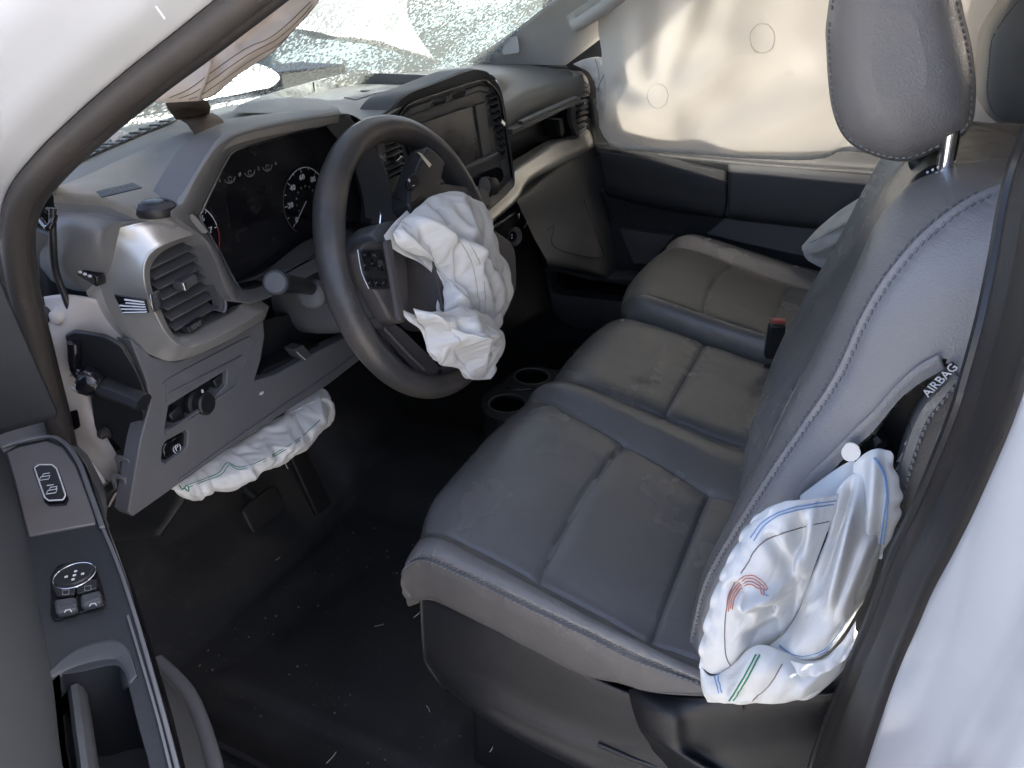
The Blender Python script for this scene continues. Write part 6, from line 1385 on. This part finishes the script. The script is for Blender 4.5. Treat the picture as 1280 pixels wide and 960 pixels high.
# long soft ridges that run down from the burst hub
def ridges(P, lines, amp, wid, nrm):
    q2 = project(P)
    H = np.zeros(P.shape[:2])
    for (x0, y0, x1, y1, a) in lines:
        d = arr((x1-x0, y1-y0)); L_ = np.linalg.norm(d); d /= L_
        rel = q2-arr((x0, y0)); t = (rel@d)/L_; s = rel@arr((-d[1], d[0]))
        H += a*np.exp(-(s/wid)**2)/(1+np.exp(-(t-0.02)*18))/(1+np.exp((t-0.98)*18))
    return P+arr(nrm)*(amp*H)[..., None]
up = ridges(up, [(515, 268, 615, 330, 1.0), (540, 250, 632, 345, -0.8), (500, 290, 590, 385, 0.9), (560, 262, 600, 400, -1.0), (530, 285, 575, 360, -0.7), (585, 290, 612, 395, 1.0), (575, 245, 630, 380, 0.7)], 0.012, 6.0, wn_)
up = crumple(up, 1.07, 90, edge_pins(n1, n1), amp=0.005, seed=3, freq=22, nrm=wn_, bend=0.12)
cu_ = cloth('upper_fold', up, 'bag_white', da)
# lower lobe
n2 = 56
lo = quad_patch(W_([(513, 386), (530, 391), (552, 390), (575, 385), (600, 392), (622, 410)], [.055, .06, .062, .062, .058, .05]),
                W_([(622, 410), (628, 428), (627, 445), (620, 458), (614, 474)], [.05, .052, .052, .05, .05]),
                W_([(537, 440), (552, 454), (576, 461), (590, 474), (614, 474)], [.045, .046, .048, .05, .05]),
                W_([(513, 386), (516, 396), (530, 410), (534, 424), (537, 440)], [.055, .055, .05, .046, .045]), n2, n2)
lo = bulge(lo, 0.036, wn_)
lo = ridges(lo, [(520, 390, 612, 440, 0.9), (555, 395, 600, 470, -0.9), (545, 430, 622, 420, 1.0), (570, 400, 625, 445, -0.8), (590, 400, 606, 470, 0.8)], 0.013, 6.0, wn_)
lo = crumple(lo, 1.10, 90, edge_pins(n2, n2), amp=0.006, seed=8, freq=24, nrm=wn_, bend=0.12)
cl_ = cloth('lower_fold', lo, 'bag_white', da)
# side gusset joining the lobes, and the cloth's back
gs = quad_patch(W_([(545, 335), (560, 350), (580, 365)], .058), W_([(580, 365), (582, 380), (580, 400)], .058), W_([(556, 394), (570, 396), (580, 400)], .056), W_([(545, 335), (556, 360), (556, 394)], .052), 24, 24)
gs = crumple(bulge(gs, 0.02, wn_), 1.05, 60, edge_pins(24, 24), amp=0.004, seed=5, freq=40, nrm=wn_)
cloth('gusset', gs, 'bag_white', da)
for nm, PP_ in (('upper_back', up), ('lower_back', lo)):
    c_ = PP_.mean((0, 1)); B = PP_.copy()
    h = ((PP_-WC)@wn_); B = PP_-wn_*(np.minimum(1, np.maximum(0, (h-0.045))/0.05)*0.0+ (h-0.046)*0.85)[..., None]-wn_*0.004
    cloth(nm, B[::2, ::2], 'bag_white', da, sub=0)
sewn('seam_thread', up, [(575, 300), (590, 330), (597, 365), (600, 395)], 'bag_tan', cu_, 0.0006)
sewn('seam_thread', up, [(583, 298), (600, 330), (606, 365), (606, 395)], 'bag_tan', cu_, 0.0006)
# ---- knee airbag under the lower panel
ka = thing('knee_airbag', 'crumpled white knee airbag with green stitching below the lower dash panel', 'airbag', tuple(S(300, 600, y=0.17)))
nk = (110, 46)
kb = quad_patch([S(a, b, y=yy) for a, b, yy in [(214, 608, .165), (260, 578, .165), (310, 545, .165), (360, 512, .165), (395, 487, .165)]],
                [S(a, b, y=yy) for a, b, yy in [(395, 487, .165), (407, 487, .16), (413, 500, .16), (408, 516, .17)]],
                [S(a, b, y=yy) for a, b, yy in [(240, 626, .17), (262, 614, .165), (285, 606, .165), (300, 590, .16), (340, 577, .16), (376, 556, .165), (400, 528, .17), (408, 516, .17)]],
                [S(a, b, y=yy) for a, b, yy in [(214, 608, .165), (222, 618, .165), (232, 622, .168), (240, 626, .17)]], nk[1], nk[0])
kn_ = arr((-0.25, -0.93, -0.1)); kn_ /= np.linalg.norm(kn_)
kb = bulge(kb, 0.042, kn_)
kb = ridges(kb, [(290, 560, 320, 600, 0.8), (330, 535, 350, 575, -0.9), (350, 520, 362, 565, 0.8), (370, 505, 385, 550, -0.8), (262, 585, 275, 620, -0.9), (240, 600, 250, 625, 0.7), (395, 490, 402, 525, 0.8), (270, 600, 400, 530, 0.6)], 0.009, 6, kn_)
kb = crumple(kb, 1.05, 80, edge_pins(nk[1], nk[0]), amp=0.004, seed=11, freq=34, nrm=kn_)
kc_ = cloth('bag', kb, 'bag_white', ka)
kbb = kb-kn_*((((kb-S(300, 560, y=.165))@kn_)*0.9)[..., None]); cloth('bag_back', kbb[::2, ::2]+arr((0, 0.02, 0)), 'bag_white', ka, sub=0)
sewn('green_stitching', kb, [(236, 606), (262, 596), (275, 590), (284, 578), (300, 584), (330, 574), (362, 556), (384, 540), (400, 525)], 'thread_green', kc_, 0.0005)
sewn('green_stitching', kb, [(236, 609), (262, 599), (277, 593), (287, 581), (300, 587), (330, 577), (362, 559), (386, 542), (402, 528)], 'thread_green', kc_, 0.0005)
sewn('green_stitching', kb, [(224, 606), (228, 612), (234, 606), (236, 614), (230, 610)], 'thread_green', kc_, 0.0007, n=30)
tube('loose_thread', [S(355, 563, y=0.15), S(357, 572, y=0.15), S(357, 580, y=0.15), S(360, 586, y=0.152)], 0.0005, 'mark_white', ka, smoothn=14)
# ---- side airbag burst from the driver seat
sa = thing('seat_side_airbag', 'white side airbag with blue stitching burst out of the torn driver seat', 'airbag', tuple(S(900, 878, x=-0.76)))
X_ = lambda pts: [S(a, b, x=x_) for a, b, x_ in pts]
out_n = arr((-0.94, 0.2, 0.28)); out_n /= np.linalg.norm(out_n)
# main panel with its ruffled hem
nA = 72
pA = quad_patch(X_([(944, 646, -.735), (962, 634, -.735), (980, 627, -.733), (1005, 624, -.728), (1031, 621, -.715), (1050, 617, -.700)]),
                X_([(1050, 617, -.700), (1044, 640, -.705), (1035, 662, -.710), (1020, 705, -.715), (1006, 744, -.720), (985, 785, -.73), (966, 804, -.738), (948, 810, -.75)]),
                X_([(875, 834, -.765), (890, 842, -.765), (908, 838, -.762), (925, 828, -.758), (948, 810, -.75)]),
                X_([(944, 646, -.735), (930, 662, -.74), (920, 682, -.745), (906, 708, -.752), (898, 726, -.756), (888, 755, -.76), (880, 785, -.763), (874, 815, -.765), (875, 834, -.765)]), nA, nA)
pA = bulge(pA, 0.02, out_n)
pA = ridges(pA, [(1000, 650, 985, 770, -1.0), (960, 670, 990, 720, -0.6), (925, 760, 985, 735, 1.6), (985, 735, 1003, 690, 1.2), (930, 800, 972, 780, -1.2), (950, 752, 962, 770, -1.3), (915, 730, 935, 770, -0.9), (1020, 640, 1010, 720, 0.7)], 0.016, 9.0, out_n)
pA = crumple(pA, 1.03, 70, edge_pins(nA, nA), amp=0.002, seed=21, freq=30, nrm=out_n)
# ruffles along the free hem (left column) and the top
vv = np.linspace(0, 1, nA)
for k in range(7):
    w = 1-k/7
    pA[:, k] += (np.sin(vv*46)*0.0035*w)[:, None]*out_n+(np.cos(vv*46)*0.0016*w)[:, None]*arr((0, 0, 1))
    pA[k, :] += (np.sin(vv*26)*0.002*w*(1-vv))[:, None]*out_n
mA = cloth('main_panel', pA, 'bag_blue', sa)
for off in (0, 4):
    sewn('blue_stitching', pA, [(1046-off, 626+off*1.2), (1005, 632+off), (975, 640+off), (952+off*.6, 654+off), (938+off, 672+off)], 'thread_blue', mA, 0.0005)
sewn('dark_stitching', pA, [(1036, 652), (1000, 660), (960, 674), (942, 690), (936, 702), (926, 716)], 'thread_dark', mA, 0.0005)
sewn('dark_stitching', pA, [(918, 728), (910, 750), (906, 780), (906, 805), (908, 822), (914, 834)], 'thread_dark', mA, 0.0005)
for q in range(4): sewn('red_stitching', pA, [(908+q*2.5, 764-q*1.0), (911+q*2.4, 742+q*1.8), (922+q*1.6, 726+q*3), (938, 719+q*4), (952-q*.5, 726+q*4), (960-q*2, 736+q*4)], 'thread_red', mA, 0.00045)
sewn('blue_stitching', pA, [(953, 736), (962, 750), (970, 762)], 'thread_blue', mA, 0.0005)
# bottom flap
nD = 60
pD = quad_patch(X_([(875, 832, -.766), (890, 845, -.768), (915, 832, -.768), (935, 812, -.768), (950, 806, -.768), (975, 812, -.765), (1005, 826, -.76), (1030, 822, -.756), (1055, 800, -.75), (1070, 775, -.745)]),
                X_([(1070, 775, -.745), (1068, 800, -.748), (1055, 836, -.755)]),
                X_([(884, 878, -.772), (915, 878, -.774), (950, 879, -.774), (985, 877, -.772), (1020, 866, -.765), (1040, 852, -.76), (1055, 836, -.755)]),
                X_([(875, 832, -.766), (877, 855, -.769), (884, 878, -.772)]), 36, 80)
pD = bulge(pD, 0.018, out_n)
pD = ridges(pD, [(945, 815, 912, 875, 0.6), (985, 820, 950, 876, -0.5), (1040, 815, 1000, 870, 0.6)], 0.008, 8, out_n)
pD = crumple(pD, 1.025, 60, edge_pins(36, 80), amp=0.002, seed=31, freq=34, nrm=out_n)
mD = cloth('lower_flap', pD, 'bag_blue', sa)
for o_ in (0, 5): sewn('green_stitching', pD, [(945+o_, 818), (930+o_, 846), (912+o_, 876)], 'thread_green', mD, 0.0007)
sewn('dark_stitching', pD, [(978, 830), (962, 856), (940, 876)], 'thread_dark', mD, 0.0005)
for o_ in (0, 4): sewn('blue_stitching', pD, [(893+o_, 836), (894+o_, 850), (899+o_, 866)], 'thread_blue', mD, 0.0005)
# long folded gusset down the middle
pB = quad_patch(X_([(1046, 612, -.700), (1060, 596, -.690), (1076, 586, -.684)]),
                X_([(1076, 586, -.684), (1094, 630, -.690), (1104, 664, -.697), (1100, 692, -.705), (1086, 735, -.716), (1072, 762, -.724), (1056, 790, -.735)]),
                X_([(962, 806, -.748), (985, 818, -.756), (1010, 824, -.756), (1034, 815, -.75), (1056, 790, -.735)]),
                X_([(1046, 612, -.700), (1036, 660, -.708), (1008, 742, -.716), (985, 786, -.734), (962, 806, -.748)]), 84, 44)
pB = bulge(pB, 0.03, out_n)
pB = ridges(pB, [(1062, 610, 1020, 745, -2.0), (1075, 615, 1040, 755, 1.6), (1095, 660, 1050, 770, 0.8), (1030, 690, 1012, 760, 0.9)], 0.013, 8, out_n)
pB = crumple(pB, 1.025, 60, edge_pins(84, 44), amp=0.002, seed=41, freq=30, nrm=out_n)
mB = cloth('middle_gusset', pB, 'bag_blue', sa)
for o_ in (0, 3.5): sewn('blue_stitching', pB, [(974, 806+o_*.4), (990, 818+o_*.4), (1008, 820+o_), (1030, 812+o_), (1046, 794+o_), (1056, 776+o_)], 'thread_blue', mB, 0.0005)
# frilled hem below the gusset
hemA = cat_rom(X_([(948, 808, -.752), (968, 818, -.764), (990, 826, -.768), (1012, 830, -.768), (1034, 823, -.762), (1052, 806, -.752), (1066, 782, -.742)]), 70)
hemB = cat_rom(X_([(940, 818, -.766), (970, 838, -.772), (992, 842, -.776), (1014, 846, -.776), (1038, 838, -.77), (1060, 820, -.758), (1072, 792, -.748)]), 70)
tt = np.linspace(0, 1, 70)
HM = np.stack([hemA*(1-w)+hemB*w+((np.sin(tt*47+w)+0.6*np.sin(tt*23+1))*0.0016*w)[:, None]*out_n for w in np.linspace(0, 1, 7)], 1)
cloth('frilled_hem', HM, 'bag_white', sa)
# rear strip from the tear down
pC = quad_patch(X_([(1066, 580, -.684), (1082, 566, -.682), (1097, 560, -.682), (1112, 564, -.682)]),
                X_([(1112, 564, -.682), (1121, 590, -.686), (1127, 618, -.690), (1126, 640, -.694), (1114, 672, -.70), (1100, 700, -.708)]),
                X_([(1052, 690, -.708), (1075, 696, -.708), (1100, 700, -.708)]),
                X_([(1066, 580, -.684), (1066, 620, -.690), (1060, 660, -.70), (1052, 690, -.708)]), 56, 36)
pC = bulge(pC, 0.014, out_n)
pC = ridges(pC, [(1095, 565, 1085, 690, 1.0), (1080, 585, 1070, 680, -0.8)], 0.008, 8, out_n)
for k in range(5):
    w = 1-k/5; pC[:, -1-k] += ((np.sin(np.linspace(0, 1, 56)*33)+0.7*np.sin(np.linspace(0, 1, 56)*19+1))*0.0016*w)[:, None]*arr((0, -0.5, 0.5))
mC = cloth('rear_strip', pC, 'bag_blue', sa)
for o_ in (0, 4): sewn('blue_stitching', pC, [(1092+o_*.5, 572), (1104+o_*.5, 592), (1108+o_*.4, 620), (1104+o_, 650), (1100+o_, 680)], 'thread_blue', mC, 0.0006)
plate('vent_flap', rounded(X_([(1050, 566, -.684), (1058, 553, -.684), (1072, 555, -.684), (1077, 568, -.684), (1070, 577, -.684), (1056, 577, -.684)]), 0.45, 5), (0.0015, 0, 0), 'bag_white', sa, bevel=0.0005)
sheet('neck', [X_([(1000, 620, -.676), (1040, 590, -.674), (1066, 574, -.672)]), X_([(1004, 640, -.69), (1040, 615, -.685), (1080, 590, -.676)]), X_([(1020, 680, -.70), (1050, 650, -.69), (1090, 620, -.68)])], 16, 20, 'bag_blue', sa, solid=0.001)
# ---- curtain airbag over the far window
ca = thing('curtain_airbag', 'cream curtain airbag covering the passenger side window', 'airbag', (0.70, -0.3, 0.68))
nz_, ny_ = 90, 150
bot = X_([(750, 158, .715), (757, 172, .708), (770, 184, .70), (810, 188.5, .695), (850, 191, .69), (900, 194, .688), (950, 197, .686), (1000, 199, .686), (1032, 196, .688), (1056, 188, .69), (1120, 196, .695), (1220, 215, .70)])
topl = [(0.71, yy, 1.19) for yy in np.linspace(0.02, -0.80, 10)]
pCt = quad_patch(topl, [(0.71, -0.80, 1.19), (0.70, -0.80, 1.0), (0.70, -0.79, 0.8), tuple(bot[-1])], bot, [(0.71, 0.02, 1.19), tuple(S(752, 5, x=.715)), tuple(S(752, 70, x=.715)), tuple(S(752, 110, x=.715)), tuple(S(750, 158, x=.715))], nz_, ny_)
cn = arr((-1.0, 0, 0))
pCt = bulge(pCt, 0.045, cn)
pCt = ridges(pCt, [(822, 122, 895, -70, 2.0), (815, 118, 840, -60, -1.6), (806, 120, 790, -60, 1.4), (770, 100, 812, 122, -1.6), (930, -40, 900, 60, 1.0)], 0.010, 14, cn)
pCt = ridges(pCt, [(830, 140, 960, 40, 1.6), (960, 40, 1040, -60, 1.3), (850, 165, 1010, 80, -1.5), (905, 188, 1060, 110, 1.4), (765, 130, 850, 165, 1.8), (765, 160, 840, 182, -1.0), (980, -20, 920, 120, -1.0), (850, -40, 870, 60, 1.2)], 0.012, 28, cn)
pCt = crumple(pCt, 1.006, 40, edge_pins(nz_, ny_), amp=0.002, seed=51, freq=7, nrm=cn)
for _ in range(6): pCt[1:-1, 1:-1] = (pCt[1:-1, 1:-1]*2+pCt[:-2, 1:-1]+pCt[2:, 1:-1]+pCt[1:-1, :-2]+pCt[1:-1, 2:])/6
mCt = cloth('panel', pCt, 'bag_cream', ca)
hem0 = pCt[-1]; HMc = np.stack([hem0+arr((-0.004, 0, 0.012)), hem0+arr((-0.008, 0, 0.004)), hem0+arr((-0.004, 0, -0.004)), hem0+arr((0.006, 0, -0.002))], 0)
cloth('hem', HMc, 'bag_cream', ca)
def patch_disc(px, py, r_):
    q2 = project(pCt.reshape(-1, 3)); i = np.argmin(np.hypot(q2[:, 0]-px, q2[:, 1]-py)); c_ = pCt.reshape(-1, 3)[i]
    ring = [(px+r_*math.cos(t)*0.92, py+r_*1.1*math.sin(t)) for t in np.linspace(0, 2*math.pi, 30)]
    tube('tether_patch', on_cloth(pCt, ring, 60, 0.0008), 0.0008, 'bag_cream', mCt, n=6)
patch_disc(953, 48, 17); patch_disc(822, 120, 14)
pF = quad_patch(X_([(716, 80, .735), (730, 74, .73), (745, 71, .725), (754, 72, .72)]), X_([(754, 72, .72), (757, 100, .71), (760, 140, .705), (756, 172, .708)]), X_([(745, 120, .735), (748, 140, .73), (750, 160, .72), (756, 172, .708)]), X_([(716, 80, .735), (735, 90, .735), (744, 105, .735), (745, 120, .735)]), 40, 30)
pF = crumple(bulge(pF, 0.015, cn), 1.04, 60, edge_pins(40, 30), amp=0.003, seed=61, freq=26, nrm=cn)
mF = cloth('front_lobe', pF, 'bag_cream', ca)
sewn('dark_stitching', pF, [(744, 74), (748, 88), (749, 100)], 'thread_dark', mF, 0.0007)
sewn('dark_stitching', pF, [(756, 92), (750, 104), (747, 116)], 'thread_dark', mF, 0.0009)
# ---- front tip of the driver-side curtain airbag with its brown tether
ta = thing('tan_curtain_airbag', 'tan stitched curtain airbag tip hanging behind the driver side pillar', 'airbag', tuple(S(235, 128, y=0.14)))
yb = lambda a: 0.16-0.0006*(a-200)
T_p = [(178, 120), (215, 85), (262, 40), (310, -5), (352, -45), (420, -110)]; B_p = [(201, 128), (228, 127), (264, 122), (300, 92), (345, 62), (398, 2)]
pT = quad_patch([S(a, b, y=yb(a)) for a, b in T_p], [S(a, b, y=yb(a)) for a, b in ((420, -110), (412, -60), (398, 2))], [S(a, b, y=yb(a)) for a, b in B_p], [S(a, b, y=yb(a)) for a, b in ((178, 120), (190, 126), (201, 128))], 40, 90)
tn = arr((-0.3, -0.9, 0.1)); tn /= np.linalg.norm(tn)
pT = ridges(bulge(pT, 0.02, tn), [(240, 128, 260, 75, 1.4), (252, 128, 275, 70, -1.2), (300, 60, 350, 20, -0.8), (255, 110, 390, 5, 0.8)], 0.008, 8, tn)
pT = crumple(pT, 1.02, 60, edge_pins(40, 90), amp=0.002, seed=71, freq=20, nrm=tn)
mT = cloth('bag', pT, 'bag_tan', ta)
for q in range(4):
    sewn('brown_stitching', pT, [(212+q*12, 122+q*1.2), (235+q*9, 112+q*3), (262+q*7, 92+q*5), (290+q*7, 72+q*5), (312+q*7, 58+q*5), (340+q*5, 46+q*4), (372+q*3, 18+q*5), (388+q*2, 2+q*4)], 'strap_brown', mT, 0.0004)
tp = thing('brown_strap', 'torn brown webbing strap lying on the dusty dash top', 'strap', tuple(S(250, 160, z=0.868)))
w1 = [[S(206, 129, y=0.175), S(232, 124, y=0.165), S(260, 126, y=0.155)], [S(212, 140, z=0.893), S(238, 134, z=0.895), S(263, 134, z=0.895)], [S(219, 148, z=0.876), S(240, 146, z=0.880), S(262, 142, z=0.882)]]
w2 = [[S(219, 148, z=0.876), S(245, 146, z=0.880), S(266, 141, z=0.882)], [S(230, 152, z=0.876), S(250, 150, z=0.880), S(277, 148, z=0.881)], [S(236, 159, z=0.872), S(258, 158, z=0.875), S(281, 156, z=0.876)], [S(242, 168, z=0.869), S(260, 165, z=0.871), S(278, 162, z=0.873)]]
for nm, w_ in (('upper_length', w1), ('lower_length', w2)):
    P = surf(w_, 24, 24)
    for i in range(24):
        for j in range(24): P[i, j] += arr((0, 0, 1))*0.002*noise.noise(Vector(P[i, j]*60))
    cloth(nm, P, 'strap_brown', tp, solid=0.0016)
# ---- side airbag of the far seat
sb_ = thing('passenger_side_airbag', 'pale side airbag sticking out beside the passenger seat', 'airbag', tuple(S(1030, 330, x=0.60)))
pS = quad_patch(X_([(1002, 308, .60), (1022, 286, .60), (1048, 264, .605), (1076, 246, .61), (1112, 222, .62)]), X_([(1112, 222, .62), (1118, 260, .60), (1110, 300, .58)]), X_([(1008, 318, .585), (1030, 312, .57), (1060, 300, .565), (1085, 290, .57), (1110, 300, .58)]), X_([(1002, 308, .60), (1003, 314, .59), (1008, 318, .585)]), 36, 50)
pS = ridges(bulge(pS, 0.015, (-1, 0, 0)), [(1015, 300, 1090, 262, 1.0), (1030, 296, 1095, 278, -1.0)], 0.012, 6, (-1, 0, 0.2))
pS = crumple(pS, 1.03, 60, edge_pins(36, 50), amp=0.003, seed=81, freq=24, nrm=(-1, 0, 0))
mS = cloth('upper_panel', pS, 'bag_blue', sb_)
pS2 = quad_patch(X_([(1003, 312, .60), (1028, 310, .59), (1060, 300, .58), (1090, 290, .58)]), X_([(1090, 290, .58), (1088, 320, .57), (1080, 345, .56)]), X_([(1010, 326, .61), (1030, 336, .61), (1050, 341, .60), (1080, 345, .56)]), X_([(1003, 312, .60), (1005, 320, .605), (1010, 326, .61)]), 24, 40)
cloth('lower_panel', crumple(bulge(pS2, -0.015, (-1, 0, 0)), 1.03, 50, edge_pins(24, 40), amp=0.003, seed=91, freq=24, nrm=(-1, 0, 0)), 'bag_blue', sb_)
sewn('dark_stitching', pS, [(1012, 304), (1040, 290), (1070, 276), (1100, 262)], 'thread_dark', mS, 0.0007)
# ================================================================ litter: crumbs of glass, grit and straw
def litter(name, spots, m, parent, rng):
    parts = []
    for c_, s in spots:
        a = [random.uniform(-1, 1) for _ in range(3)]
        Mx = Matrix.Rotation(random.uniform(0, 6), 3, 'Z') @ Matrix.Rotation(random.uniform(0, 6), 3, 'X')
        parts.append(box_geo(c_, s*random.uniform(.6, 1.4), s*random.uniform(.5, 1), s*random.uniform(.4, .8), np.array(Mx)))
    V, F_ = join_geo(parts); return obj(name, V, F_, m, parent, smooth=False, kind='stuff')
fz_ = lambda x, y: 0.085*math.exp(-((x-0.02)/0.17)**4)+(max(0, y-0.36)*1.15)
sp_ = []
for _ in range(170):
    x, y = random.uniform(-0.70, -0.22), random.uniform(-0.15, 0.36); sp_.append((arr((x, y, fz_(x, y)+0.008+random.uniform(0, .003))), random.choice((0.0006, 0.0009, 0.0009, 0.0016))))
litter('floor_grit', sp_, 'dirt', cab, 1)
st = thing('straw_bits', 'pale bits of dry grass scattered on the black floor', 'litter', (-0.5, 0.0, 0.01))
for (a, b, dx, dy, z_) in ((420, 940, -12, 14, 0.02), (468, 783, 12, -3, 0.02), (612, 940, 4, -8, 0.06), (527, 762, -10, 10, 0.25), (533, 882, 4, 8, 0.05), (345, 700, 5, -4, 0.02)):
    tube('straw', [S(a, b, z=z_), S(a+dx*.5+1, b+dy*.5, z=z_+0.004), S(a+dx, b+dy, z=z_)], 0.0007, 'straw', st, n=5, smoothn=6)

# dark smudge rubbed into the middle cushion
q2 = project(P_centre); Vv = []; Ff = []
for i in range(P_centre.shape[0]-1):
    for j in range(P_centre.shape[1]-1):
        x, y = q2[i, j]
        d = math.hypot((x-802)/17, (y-476-0.12*(x-802))/4.5)+0.75*noise.noise(Vector((x*0.13, y*0.2, 4.0)))
        if d < 0.8 and N_centre[i, j][2] > 0.5:
            k0_ = len(Vv)
            for a, b in ((i, j), (i, j+1), (i+1, j+1), (i+1, j)): Vv.append(P_centre[a, b]+N_centre[a, b]*0.0005)
            Ff.append((k0_, k0_+1, k0_+2, k0_+3))
if Ff: obj('smudge', Vv, Ff, 'stain', centre_front, smooth=False, kind='stuff')
